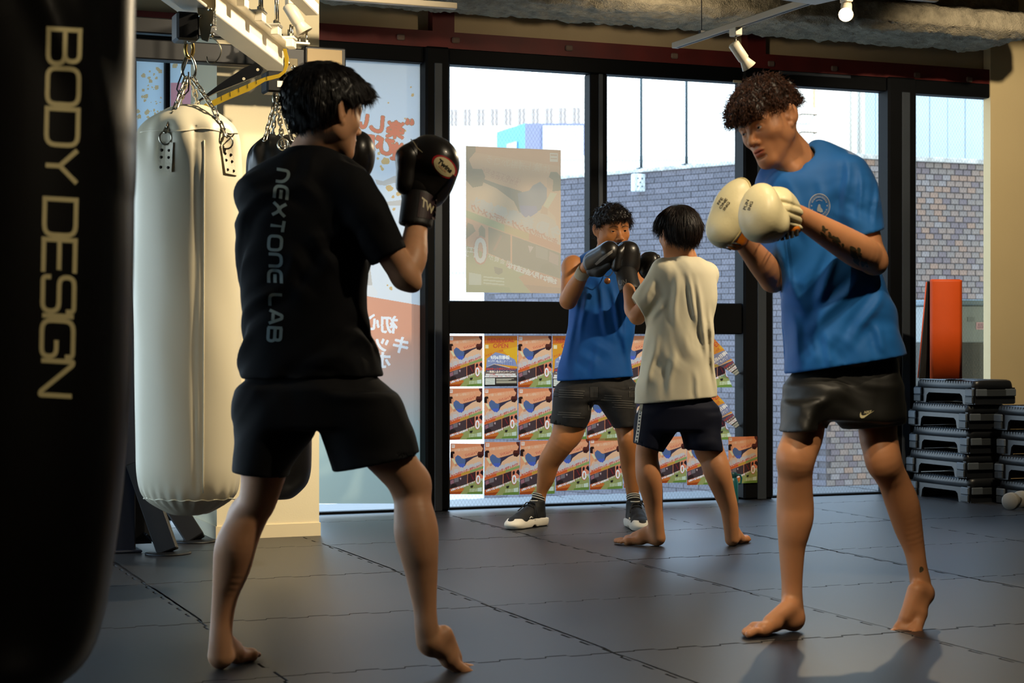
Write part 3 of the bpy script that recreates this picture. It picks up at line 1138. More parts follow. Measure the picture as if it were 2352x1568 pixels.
def strands(P, T, N, length, width, nseg=6, curl=0.0, freq=2.0, droop=0.0, down=np.array([0, 0, -1.0]), spread=0.15):
    """tapering three-sided hairs from roots P along T, arching off the scalp normal N"""
    n = len(P)
    L = length if hasattr(length, '__len__') else np.full(n, length)
    T = T + rng.normal(0, spread, T.shape)
    T /= np.linalg.norm(T, axis=1, keepdims=True) + 1e-9
    B = np.cross(T, N)
    B /= np.linalg.norm(B, axis=1, keepdims=True) + 1e-9
    ph = rng.uniform(0, 6.28, n)[:, None]
    rows = []
    for i in range(nseg + 1):
        t = i / nseg
        p = P + T * (L[:, None] * t) + N * (L[:, None] * 0.22 * t * (1 - 0.6 * t)) + down * (droop * L[:, None] * t * t)
        if curl:
            a = ph + freq * 6.28 * t
            p = p + (B * np.cos(a) + N * np.sin(a)) * curl * min(1, t * 2.5)
        rows.append(p)
    V = []
    for i, p in enumerate(rows):
        w = width * (1.0 - 0.85 * (i / nseg) ** 1.5)
        for k in range(3):
            a = 2.094 * k
            V.append(p + B * (w * math.cos(a)) + N * (w * math.sin(a)))
    V = np.stack(V, 1).reshape(-1, 3)          # per strand (nseg+1)*3
    base = (np.arange(n) * (nseg + 1) * 3)[:, None]
    Q = []
    for i in range(nseg):
        for k in range(3):
            Q.append(base + np.array([i * 3 + k, i * 3 + (k + 1) % 3, (i + 1) * 3 + (k + 1) % 3, (i + 1) * 3 + k]))
    return V.astype(np.float32), np.concatenate(Q).astype(np.int32)

class Fig:
    """places points of one figure: pixel + depth offset -> the figure's own frame (x across, y away, z up)"""
    def __init__(s, d0, px0):
        s.d0 = d0
        s.r0 = (px0 - 1176.0) / FPX * d0
    def J(s, px, py, dd=0.0):
        d = s.d0 + dd
        return V3(((px - 1176.0) / FPX * d - s.r0, dd, CAMH + (HOR - py) / FPX * d))
    def R(s, w, dd=0.0):
        return w / FPX * (s.d0 + dd)
    def Z(s, py, dd=0.0):
        return CAMH + (HOR - py) / FPX * (s.d0 + dd)
    def rows(s, rr, b, dd=0.0, turn=0.0):
        """[(py, xl, xr[, b, dd, turn])] -> loft rows"""
        out = []
        for r in rr:
            bb = r[3] if len(r) > 3 else b
            d = r[4] if len(r) > 4 else dd
            tn = r[5] if len(r) > 5 else turn
            p = s.J((r[1] + r[2]) / 2, r[0], d)
            out.append((p[2], p[0], p[1], s.R((r[2] - r[1]) / 2, d), bb, tn))
        return out
    def limb(s, rr):
        """[(py, xl, xr, dd)] edges of a limb read level across -> points, radii"""
        pts, rs = [], []
        for py, xl, xr, dd in rr:
            pts.append(s.J((xl + xr) / 2, py, dd))
            rs.append(s.R((xr - xl) / 2, dd))
        for i in range(len(pts)):
            a, b = pts[max(0, i - 1)], pts[min(len(pts) - 1, i + 1)]
            t = b - a
            rs[i] *= abs(t[2]) / (math.hypot(t[0], t[2]) + 1e-9)
        return pts, rs
    def place(s, o):
        o.location = (s.r0 * CT + s.d0 * ST, -s.r0 * ST + s.d0 * CT, 0)
        o.rotation_euler = (0, 0, -TH)
        return o
    def world(s, p):
        d, r = s.d0 + p[1], s.r0 + p[0]
        return Vector((r * CT + d * ST, -r * ST + d * CT, p[2]))

def basis(fwd, up):
    """3x3 with columns right, forward, up"""
    f = V3(fwd)
    f = f / np.linalg.norm(f)
    u = V3(up)
    u = u - f * (u @ f)
    u /= np.linalg.norm(u)
    return np.stack([np.cross(f, u), f, u], 1)

def foot(F, heel, fwd, up, inner, L=0.25, toe=None, k=0.012):
    """bare foot: heel = point of the sole under the heel; inner=+1 when the big toe lies on the left of fwd"""
    f = V3(fwd) / np.linalg.norm(fwd)
    u = V3(up)
    u = u - f * (u @ f)
    u /= np.linalg.norm(u)
    l = np.cross(u, f) * inner
    s = L / 0.25
    h = V3(heel)
    def P(x, y, z):
        return h + (f * x + l * y + u * z) * s
    Rm = np.stack([f, l, u], 1)
    F.ell(P(.032, -.002, .032), (.036 * s, .031 * s, .033 * s), Rm, k)
    F.rc(P(.035, 0, .040), P(.10, -.012, .030), .031 * s, .024 * s, k)
    F.rc(P(.055, .002, .070), P(.135, .010, .038), .029 * s, .022 * s, .02)
    F.rc(P(.10, -.016, .020), P(.165, -.026, .017), .020 * s, .017 * s, k)
    F.rc(P(.12, .014, .030), P(.175, .022, .020), .022 * s, .019 * s, .015)
    F.rc(P(.17, .024, .020), P(.165, -.028, .016), .019 * s, .015 * s, .015)
    tf = f if toe is None else V3(toe) / np.linalg.norm(toe)
    tu = u if toe is None else np.cross(tf, l * inner) * 1.0
    if tu @ u < 0:
        tu = -tu
    for y, x0, ln, r in ((.0275, .176, .060, .0125), (.0075, .180, .053, .0088), (-.0075, .177, .047, .0083), (-.0215, .171, .040, .0078), (-.0345, .162, .034, .0078)):
        a = P(x0, y, .014)
        m = a + (tf * ln * .55 + tu * .004) * s
        b = a + (tf * ln * .95 - tu * .002) * s
        F.rc(a, m, r * .97 * s, r * .93 * s, .0035)
        F.rc(m, b, r * .93 * s, r * .98 * s, .002)
        F.ell(b + tu * (r * .55) * s + tf * .002 * s, (r * .75 * s, r * .62 * s, .0022 * s), np.stack([tf, np.cross(tu, tf), tu], 1), .001)
    return P

def fine_foot(pts, rs, heel, fwd, up, inner, L=0.25, toe=None, h=.0027, top=.075):
    """one foot with the end of its leg, on a finer grid than the rest of the body"""
    h0 = V3(heel)
    f = V3(fwd) / np.linalg.norm(fwd)
    e = h0 + f * L
    if toe is not None:
        e = h0 + f * L * .72 + V3(toe) / np.linalg.norm(toe) * L * .28
    a = V3(pts[-1])
    lo = np.minimum(np.minimum(h0, e), a) - .075
    hi = np.maximum(np.maximum(h0, e), a) + .075
    lo[2] = -.01
    hi[2] = a[2] + top
    F = Fld(lo, hi, h)
    F.chain(pts, rs, .02)
    foot(F, heel, fwd, up, inner, L, toe)
    return F.nets(1)

def head(F, C, R, s=1.0, eyes=True, mouth=True):
    """skull, face, ears in the head frame (x right, y forward, z up)"""
    C = V3(C)
    def P(x, y, z):
        return C + R @ V3((x, y, z)) * s
    def E(c, r, k=0.01, op='u', RR=None):
        F.ell(P(*c), np.array(r) * s, R if RR is None else R @ RR, k * s, op)
    def B(a, b, r0, r1, k=0.01, op='u'):
        F.rc(P(*a), P(*b), r0 * s, r1 * s, k * s, op)
    E((0, -.018, .030), (.076, .098, .088))
    E((0, .036, .036), (.063, .052, .060), .03)
    E((0, .030, -.030), (.060, .055, .070), .03)
    for q in (-1, 1):
        E((q * .046, .043, -.022), (.020, .024, .019), .025)
        B((q * .054, -.004, -.050), (q * .018, .060, -.099), .017, .017, .03)
        E((q * .060, .010, -.020), (.012, .03, .04), .02)
    E((0, .066, -.102), (.024, .020, .018), .022)
    E((0, .068, -.066), (.029, .020, .026), .022)
    for q in (-1, 1):
        B((q * .012, .081, .021), (q * .046, .066, .019), .0085, .008, .014)
        E((q * .031, .094, .003), (.018, .012, .011), .012, 's')
    B((0, .080, .010), (0, .101, -.028), .0070, .0095, .012)
    E((0, .1035, -.033), (.0115, .0105, .0095), .008)
    for q in (-1, 1):
        E((q * .0125, .0925, -.037), (.0075, .0105, .0075), .006)
        E((q * .0062, .1015, -.0435), (.0035, .006, .0028), .002, 's')
    if eyes:
        for q in (-1, 1):
            E((q * .032, .0715, .002), (.0142, .0142, .0130), .004)
            E((q * .0325, .0875, .0005), (.0138, .012, .0029), .0015, 's')
    if mouth:
        E((0, .0865, -.0605), (.0225, .0085, .0050), .004)
        E((0, .0850, -.0715), (.0190, .0090, .0060), .004)
        E((0, .0960, -.0662), (.0235, .0110, .0011), .0015, 's')
        E((0, .088, -.0825), (.02, .01, .004), .006, 's')
    for q in (-1, 1):
        a = q * 0.62
        Rz = np.array([[math.cos(a), -math.sin(a), 0], [math.sin(a), math.cos(a), 0], [0, 0, 1]], np.float32)
        Rx = np.array([[1, 0, 0], [0, math.cos(.2), -math.sin(.2)], [0, math.sin(.2), math.cos(.2)]], np.float32)
        Rr = Rz @ Rx
        E((q * .0825, -.017, .002), (.0095, .0195, .0320), .005, 'u', Rr)
        E((q * .0915, -.008, .004), (.0075, .0125, .0215), .003, 's', Rr)
        E((q * .0755, -.004, -.027), (.0075, .0085, .0105), .005)
        E((q * .0760, .000, -.004), (.0050, .0050, .0080), .004)
    return P

def head_coords(v, C, R, s=1.0):
    return ((v - V3(C)) @ R) / s

def face_cols(v, C, R, s, skin, lips, brow, brows=True):
    """skin colour with lips, brows and the cropped sides of the head"""
    h = head_coords(v, C, R, s)
    col = np.tile(np.array(skin, np.float32), (len(v), 1))
    def soft(d, w):
        return np.clip(0.5 - d / w, 0, 1)[:, None]
    x, y, z = np.abs(h[:, 0]), h[:, 1], h[:, 2]
    m = soft(np.maximum(np.hypot(x / .0215, (z + .066) / .0105) - 1, (.075 - y) * 40), .25)
    col = col * (1 - m) + np.array(lips) * m
    if brows:
        t = np.clip((x - .012) / .036, 0, 1)
        bz = .0215 + .006 * np.sin(t * 2.6) - .004 * t
        m = soft(np.maximum(np.maximum(np.abs(z - bz) / (.0044 - .0022 * t) - 1, (np.abs(x - .030) - .020) * 200), (.055 - y) * 80), .8) * .85
        col = col * (1 - m) + np.array(brow) * m
    return col

def eye_parts(C, R, s, look, parent, nm='eye'):
    out = []
    M_e = mat('eye white', '#cfc4ba', 0.15)
    M_i = mat('dark brown iris', '#1a0f0a', 0.08)
    for q in (-1, 1):
        c = V3(C) + R @ V3((q * .032, .0712, .002)) * s
        g = V3(look) - c
        g = g / np.linalg.norm(g)
        mb = MB().use(M_e, True)
        M = rotM(c, c + g)
        r = .0124 * s
        prof = [(math.sin(a) * r, -math.cos(a) * r) for a in np.linspace(0, math.pi - 0.60, 12)]
        mb.lathe(prof, 20, M)
        mb.use(M_i, True)
        prof = [(math.sin(a) * r, -math.cos(a) * r + 0.0002) for a in np.linspace(math.pi - 0.60, math.pi, 6)]
        mb.lathe(prof, 20, M)
        out.append(mb.build(nm, None, parent))
    return out

def hair_cap(C, R, s, th, front=(.075, .060), back=(-.095, -.060), h=0.003, extra=None, noise=0.003, nscale=70.0, ear=True, sides=0.0):
    """volume of the hair: the skull grown by th and cut along the hairline"""
    lo, hi = V3(C) - .19 * s, V3(C) + .19 * s
    F = Fld(lo, hi, h)
    def P(x, y, z):
        return V3(C) + R @ V3((x, y, z)) * s
    F.ell(P(0, -.018, .030), np.array((.076 + th * .9, .098 + th, .088 + th)) * s, R)
    F.ell(P(0, .030, .045), np.array((.064 + th * .8, .056 + th, .056 + th)) * s, R, .03)
    if extra:
        for c, r, k in extra:
            F.ell(P(*c), np.array(r) * s, R, k)
    p0, p1 = P(0, *front), P(0, *back)
    ed = p1 - p0
    nr = np.cross(ed, R[:, 0])
    if nr @ R[:, 2] > 0:
        nr = -nr
    F.cut(p0, nr, lo, hi, .006)
    if ear:
        for q in (-1, 1):
            F.ell(P(q * .085, -.010, -.006), np.array((.030, .026, .040)) * s, R, .006, 's')
            F.ell(P(q * .075, .050, -.002 + sides), np.array((.035, .036, .040)) * s, R, .01, 's')
    sd = rng.uniform(0, 50)
    def fn(X, Y, Z):
        x, y, z = X * nscale, Y * nscale, Z * nscale
        return noise * (np.sin(x + 1.3 * np.sin(z * .8 + sd)) * np.sin(y * 1.1 + sd) + .6 * np.sin(2.1 * z + 1.7 * np.sin(1.3 * y)) * np.sin(1.9 * x + sd))
    F.disp(fn)
    return F.nets(1)

def hair_flow(v, n, C, R, s, crown=(0, -.05, .115), fwd=0.0, dn=0.35):
    c = V3(C) + R @ V3(crown) * s
    t = v - c
    t /= np.linalg.norm(t, axis=1, keepdims=True) + 1e-9
    t = t + np.array([0, 0, -dn]) + R[:, 1][None, :] * fwd
    t = t - n * np.sum(t * n, 1, keepdims=True)
    return t / (np.linalg.norm(t, axis=1, keepdims=True) + 1e-9)

def folds(dirs, amp):
    """cloth folds: ridges across the given directions, bent, and strong only in places"""
    def fn(X, Y, Z):
        o = 0
        for k, ((dx, dy, dz), f, ph, w) in enumerate(dirs):
            b = w * np.sin(f * .30 * (X * dz + Y * .6 - Z * dx) + ph * 2) + .7 * w * np.sin(f * .17 * (X * .7 + Y + Z * 1.3) + ph)
            s = np.sin(f * .8 * (X * dx + Y * dy + Z * dz) + ph + b)
            m = .5 + .5 * np.sin(f * .21 * (Z * 1.1 - X * .9 + Y * .4) + 1.9 * k + ph)
            o = o + (np.abs(s) ** 1.5 * np.sign(s)) * m * m * 1.35
        return amp * o
    return fn

def ridges(fig, lines, base=None):
    """single drapes: (px0, py0, px1, py1, half width in px, height in m), on the side seen here and fading towards their ends"""
    L = []
    for a, b, c, d, w, h in lines:
        p, q = fig.J(a, b), fig.J(c, d)
        L.append((p[0], p[2], q[0], q[2], fig.R(w), h))
    def fn(X, Y, Z):
        o = base(X, Y, Z) if base else 0
        for x0, z0, x1, z1, w, h in L:
            dx, dz = x1 - x0, z1 - z0
            l2 = dx * dx + dz * dz
            t = ((X - x0) * dx + (Z - z0) * dz) / l2
            e = ((X - x0) * dz - (Z - z0) * dx) / math.sqrt(l2)
            e = e + .25 * w * np.sin(7 * t)
            f = np.clip(1.25 - np.abs(2 * t - 1), 0, 1)
            f = f * f * (3 - 2 * f)
            o = o - h * f * (np.exp(-(e / w) ** 2) - .55 * np.exp(-((e - 1.7 * w) / w) ** 2)) * (Y < .06)
        return o
    return fn

def leaf_shape(cx, cy, an, ln, wd):
    """small pointed oval"""
    P = []
    for k in range(10):
        t = 2 * math.pi * k / 10
        u, w = math.cos(t) * ln, math.sin(t) * wd * (1 - .45 * math.cos(t))
        P.append(Vector((cx + u * math.cos(an) - w * math.sin(an), cy + u * math.sin(an) + w * math.cos(an))))
    return P, [list(range(10))]

def decal(F, fig, shape, to_px, m, name, parent, off=0.0012, y0=-9, y1=9, dd=0.0):
    """flat print laid on the surface of a field, as seen square on: shape (verts2d, faces), to_px maps to (px,py)"""
    vs, fs = shape
    out = []
    last = None
    for a in vs:
        px, py = to_px(a)
        x, z = None, None
        y = dd if last is None else last
        for _ in range(4):
            p = fig.J(px, py, y)
            hh = F.hit_front(p[0], p[2], y0, y1)
            if hh is None:
                break
            y = hh
        last = y
        p = fig.J(px, py, y - off)
        out.append(p)
    return MB().use(m).add(out, fs, False).build(name, None, parent)

def subdiv(shape, n=1):
    """split faces finer so that a print can follow a curved surface (triangulates)"""
    vs, fs = [Vector((a[0], a[1])) for a in shape[0]], []
    for f in shape[1]:
        for i in range(1, len(f) - 1):
            fs.append((f[0], f[i], f[i + 1]))
    for _ in range(n):
        nf, mid = [], {}
        def m(a, b):
            k = (min(a, b), max(a, b))
            if k not in mid:
                mid[k] = len(vs)
                vs.append((vs[a] + vs[b]) / 2)
            return mid[k]
        for a, b, c in fs:
            ab, bc, ca = m(a, b), m(b, c), m(c, a)
            nf += [(a, ab, ca), (ab, b, bc), (ca, bc, c), (ab, bc, ca)]
        fs = nf
    return vs, fs

def skin_mat(nm, c):
    return mat(nm, c, 0.48, attr='col', var=.10, vscale=9, sss=0.12, bump=0.12, bscale=420, bdist=0.0006, spec=0.4)
M_skinA = skin_mat('skin', '#c58a63')
M_blackcloth = mat('black cotton', '#0b0c10', 0.85, var=0.12, vscale=30, bump=0.25, bscale=500, bdist=0.0008, spec=0.2)
M_hair = mat('black hair', '#0d0908', 0.42, attr='col', spec=0.35)

def sleeve(S, pts, rs, cp, cn, thick, k=.03, fold=None):
    """open ended sleeve or trouser leg: a limb cut at its hem and hollowed there"""
    m = max(rs) + .03
    P = S.part(np.min(pts, 0) - m, np.max(pts, 0) + m)
    P.chain(pts, rs, .01)
    if fold:
        P.disp(fold)
    P.cut(cp, cn)
    n = V3(cn) / np.linalg.norm(cn)
    d = V3(pts[-1]) - V3(pts[-2])
    d /= np.linalg.norm(d)
    c = V3(cp)
    # hollow along the limb's own axis near the hem
    t = float(np.dot(c - V3(pts[-1]), n) / (np.dot(d, n) + 1e-6))
    ax = V3(pts[-1]) + d * t
    P.rc(ax + d * .05, ax - d * .03, rs[-1] - thick, rs[-1] - thick - .002, .003, 's')
    S.merge(P, k)

def trouser(S, rows, cp, cn, thick, n=2.2, k=.012, fold=None):
    """open ended leg of shorts from loft rows (highest first)"""
    A = np.array([r[:5] for r in rows])
    m = A[:, 3:5].max() + .03
    P = S.part((A[:, 1].min() - m, A[:, 2].min() - m, A[:, 0].min() - .03), (A[:, 1].max() + m, A[:, 2].max() + m, A[:, 0].max() + .03))
    P.loft(rows, .01, n)
    if fold:
        P.disp(fold)
    P.cut(cp, cn)
    low = sorted(rows)[:2]
    zc = float(cp[2])
    inner = [(r[0], r[1], r[2], r[3] - thick, r[4] - thick) for r in ((zc - .08,) + tuple(low[0][1:5]), (zc + .03,) + tuple(low[1][1:5]))]
    P.loft(inner, .003, n, 's', .004)
    S.merge(P, k)
# ---------------------------------------------------------------- window films and posters
M_fwhite = mat('milky window film', '#cfdcea', 0.6, trans=0.62)
M_fsal = mat('salmon film print', '#e7a58f', 0.6, trans=0.6)
M_forange = mat('orange film print', '#dd8a68', 0.6, trans=0.5)
M_foutline = mat('tan film outline', '#b98a68', 0.6, trans=0.5)
M_ftan = mat('tan splash print', '#d9b57c', 0.6, trans=0.55)
M_fwtext = mat('white film lettering', '#f2f0f4', 0.6, trans=0.65)
M_fgrey = mat('grey teal film', '#8fb0b6', 0.6, trans=0.6)
M_fteal = mat('teal film', '#5ea3b5', 0.6, trans=0.6)
M_fsand = mat('sand film', '#cfb49c', 0.6, trans=0.6)
M_fpink = mat('pink film print', '#d07f86', 0.6, trans=0.5)
M_fblue = mat('steel blue film print', '#7f9cc4', 0.6, trans=0.5)
M_fskin = mat('faded limb print', '#c9c0b4', 0.6, trans=0.55)
FY = WY + 0.010
def wpt(px, py, k=0):
    p = onY(px, py, FY)
    return Vector((p.x, FY - 0.0004 * k, p.z))
def inside(poly, X, Y):
    """even-odd test of points against an outline"""
    r = np.zeros(X.shape, bool)
    n = len(poly)
    for i in range(n):
        (x0, y0), (x1, y1) = poly[i - 1], poly[i]
        if y0 == y1:
            continue
        r ^= ((y0 > Y) != (y1 > Y)) & (X < (x1 - x0) * (Y - y0) / (y1 - y0) + x0)
    return r
class Print:
    """a sheet of printed cells: shapes are painted one over the other, then laid out as ONE sheet of coloured faces"""
    def __init__(s, x0, y0, x1, y1, nx, ny, base):
        s.b, s.nx, s.ny = (x0, y0, x1, y1), nx, ny
        s.X, s.Y = np.meshgrid(x0 + (np.arange(nx) + .5) * (x1 - x0) / nx, y0 + (np.arange(ny) + .5) * (y1 - y0) / ny)
        s.C = np.tile(np.array(lin(base), np.float32), (ny, nx, 1))
    def poly(s, c, pts):
        xs, ys = [p[0] for p in pts], [p[1] for p in pts]
        x0, y0, x1, y1 = s.b
        i0, i1 = max(0, int((min(xs) - x0) / (x1 - x0) * s.nx)), min(s.nx, int((max(xs) - x0) / (x1 - x0) * s.nx) + 2)
        j0, j1 = max(0, int((min(ys) - y0) / (y1 - y0) * s.ny)), min(s.ny, int((max(ys) - y0) / (y1 - y0) * s.ny) + 2)
        if i1 <= i0 or j1 <= j0:
            return
        m = inside(pts, s.X[j0:j1, i0:i1], s.Y[j0:j1, i0:i1])
        s.C[j0:j1, i0:i1][m] = lin(c)
    def fade(s, y0, y1, c0, c1):
        t = np.clip((s.Y - y0) / (y1 - y0), 0, 1)[..., None]
        m = (s.Y >= y0) & (s.Y <= y1)
        s.C[m] = (np.array(lin(c0)) * (1 - t) + np.array(lin(c1)) * t)[m]
    def blob(s, c, px, py, r, n=10):
        w = [random.uniform(.75, 1.2) for _ in range(n)]
        s.poly(c, [(px + r * w[i] * math.cos(6.283 * i / n), py - r * w[i] * math.sin(6.283 * i / n)) for i in range(n)])
    def text(s, c, body, x, y, size, mirror=False, bold=0.0, rot=0.0, sx=1.0):
        v, f = glyphs(body, 1.0, 'CENTER', 0.0)
        cr, sr = math.cos(rot), math.sin(rot)
        offs = [(0, 0)] + ([(bold * .5 * math.cos(k * .785), bold * .5 * math.sin(k * .785)) for k in range(8)] if bold else [])
        for ox, oy in offs:
            P = []
            for a in v:
                u, w = (a.x + ox) * sx * size, (a.y + oy) * size
                X, Y = u * cr - w * sr, u * sr + w * cr
                P.append((x - X if mirror else x + X, y - Y))
            for q in f:
                s.poly(c, [P[i] for i in q])
    def mesh(s, name, m, place, keep=None, mirror=False):
        x0, y0, x1, y1 = s.b
        gx, gy = np.meshgrid(np.linspace(x0, x1, s.nx + 1), np.linspace(y0, y1, s.ny + 1))
        V = place(gx.ravel(), gy.ravel()).astype(np.float32)
        i = np.arange(s.ny)[:, None] * (s.nx + 1) + np.arange(s.nx)[None]
        Q = np.stack([i, i + s.nx + 1, i + s.nx + 2, i + 1], -1).reshape(-1, 4)
        C = s.C.reshape(-1, 3)
        if keep is not None:
            k = keep(s.X, s.Y).ravel()
            Q, C = Q[k], C[k]
        if mirror:
            Q = Q[:, ::-1]
        me = bpy.data.meshes.new(name)
        me.vertices.add(len(V)); me.vertices.foreach_set('co', V.ravel())
        me.loops.add(Q.size); me.loops.foreach_set('vertex_index', Q.ravel().astype(np.int32))
        me.polygons.add(len(Q))
        me.polygons.foreach_set('loop_start', np.arange(len(Q), dtype=np.int32) * 4)
        me.polygons.foreach_set('loop_total', np.full(len(Q), 4, np.int32))
        me.materials.append(m)
        a = me.attributes.new('col', 'FLOAT_COLOR', 'FACE')
        a.data.foreach_set('color', np.concatenate([C, np.ones((len(C), 1))], 1).astype(np.float32).ravel())
        me.update(calc_edges=True)
        return me
M_film = mat('printed window film', '#cfdcea', 0.55, attr='col', trans=0.25, spec=.2)
M_paper = mat('printed poster paper', '#e58a5c', 0.55, attr='col', trans=0.29, spec=.25)
def on_wall(gx, gy):
    q = (gx - 1176.0) / FPX
    d = FY / (CT - q * ST)
    return np.stack([(q * CT + ST) * d, np.full_like(gx, FY), CAMH + (HOR - gy) / FPX * d], 1)
FW_, FSA, FOR, FOU, FTA, FWT, FSK = '#e2e8ee', '#f0b9a6', '#e88f70', '#c09a78', '#e3bf86', '#fbf7f6', '#d6cec4'
film = thing('window_film', 'milky window film with mirrored orange lettering and salmon band, beside the raised glove', 'window film', wpt(850, 1155))
fo = film.location.copy()
pr_ = Print(726, 110, 966, 1156, 240, 1046, FW_)
pr_.fade(110, 700, '#d9e2ea', '#eef0f1')
pr_.poly(FSA, [(700, 655), (970, 702), (970, 1200), (700, 1200)])
m_ = (pr_.Y > 655 + (pr_.X - 700) * .174)
t_ = np.clip((pr_.Y - 760) / 250, 0, 1)[..., None]
cg = np.array(lin('#eba98a')) * (1 - t_) + np.array(lin('#a9c0bf')) * t_
pr_.C[m_] = cg[m_]
pr_.C[(pr_.X > 950) & m_] *= .93
for px, py, r in ((948, 218, 4), (892, 236, 2), (930, 272, 2), (885, 370, 9), (878, 388, 4), (868, 364, 3), (930, 300, 3), (895, 432, 8), (915, 445, 5), (921, 436, 11), (903, 452, 4), (875, 382, 3), (953, 663, 5), (898, 662, 4), (890, 655, 2), (870, 352, 4), (905, 480, 4), (944, 200, 2)):
    pr_.blob(FTA, px, py, r)
pr_.poly(FSK, [(862, 412), (880, 416), (905, 404), (966, 402), (966, 420), (905, 420), (885, 426), (866, 424)])
pr_.poly(FSK, [(862, 466), (900, 462), (966, 452), (966, 470), (905, 472), (862, 470)])
pr_.poly(FSK, [(838, 612), (850, 612), (856, 660), (866, 672), (862, 680), (836, 676)])
pr_.poly('#f1efec', [(838, 655), (856, 655), (868, 672), (864, 681), (834, 678)])
for ly in (0, 1):
    for s_, px, py, sz in (('楽', 908, 301, 42), ('し', 868, 288, 44), ('“', 940, 292, 46), ('い', 828, 280, 44), ('遊', 918, 352, 42), ('び', 884, 338, 46), ('屋', 843, 330, 40)):
        pr_.text(FOU if ly == 0 else FOR, s_, px, py, sz, True, .15 if ly == 0 else .085, .10)
for s_, px, py, sz in (('初', 893, 748, 42), ('心', 853, 742, 40), ('キ', 920, 795, 42), ('ッ', 878, 790, 42), ('ク', 838, 786, 42), ('ボ', 878, 829, 42)):
    pr_.text(FWT, s_, px, py, sz, True, .07, .06)
me = pr_.mesh('film_sheet', M_film, lambda x, y: on_wall(x, y) - np.array(fo))
link('film_sheet', me, film)
film2 = thing('window_film', 'pale blue window film with tan splashes, seen left of the white punching bag', 'window film', wpt(350, 1118))
fo2 = film2.location.copy()
pr_ = Print(150, 140, 560, 1140, 205, 500, '#c9dbe6')
pr_.fade(640, 1140, '#c9dbe6', '#4f9fb2')
pr_.poly('#d5949a', [(393, 190), (452, 188), (452, 250), (393, 250)])
pr_.poly('#8fa9cb', [(446, 136), (530, 136), (530, 420), (446, 420)])
for i in range(46):
    pr_.blob('#cfb488', random.uniform(316, 372), min(330, 150 + abs(random.gauss(0, 1)) * 20 + random.random() * 150), random.choice((1.2, 1.8, 2.4, 3.4, 5)), 8)
pr_.blob('#cfb488', 402, 151, 6)
for nm_, k_ in (('film_sheet', lambda X, Y: (X < 377) & (Y < 1120)), ('film_sheet', lambda X, Y: X > 388)):
    link(nm_, pr_.mesh(nm_, M_film, lambda x, y: on_wall(x, y) - np.array(fo2), k_), film2)

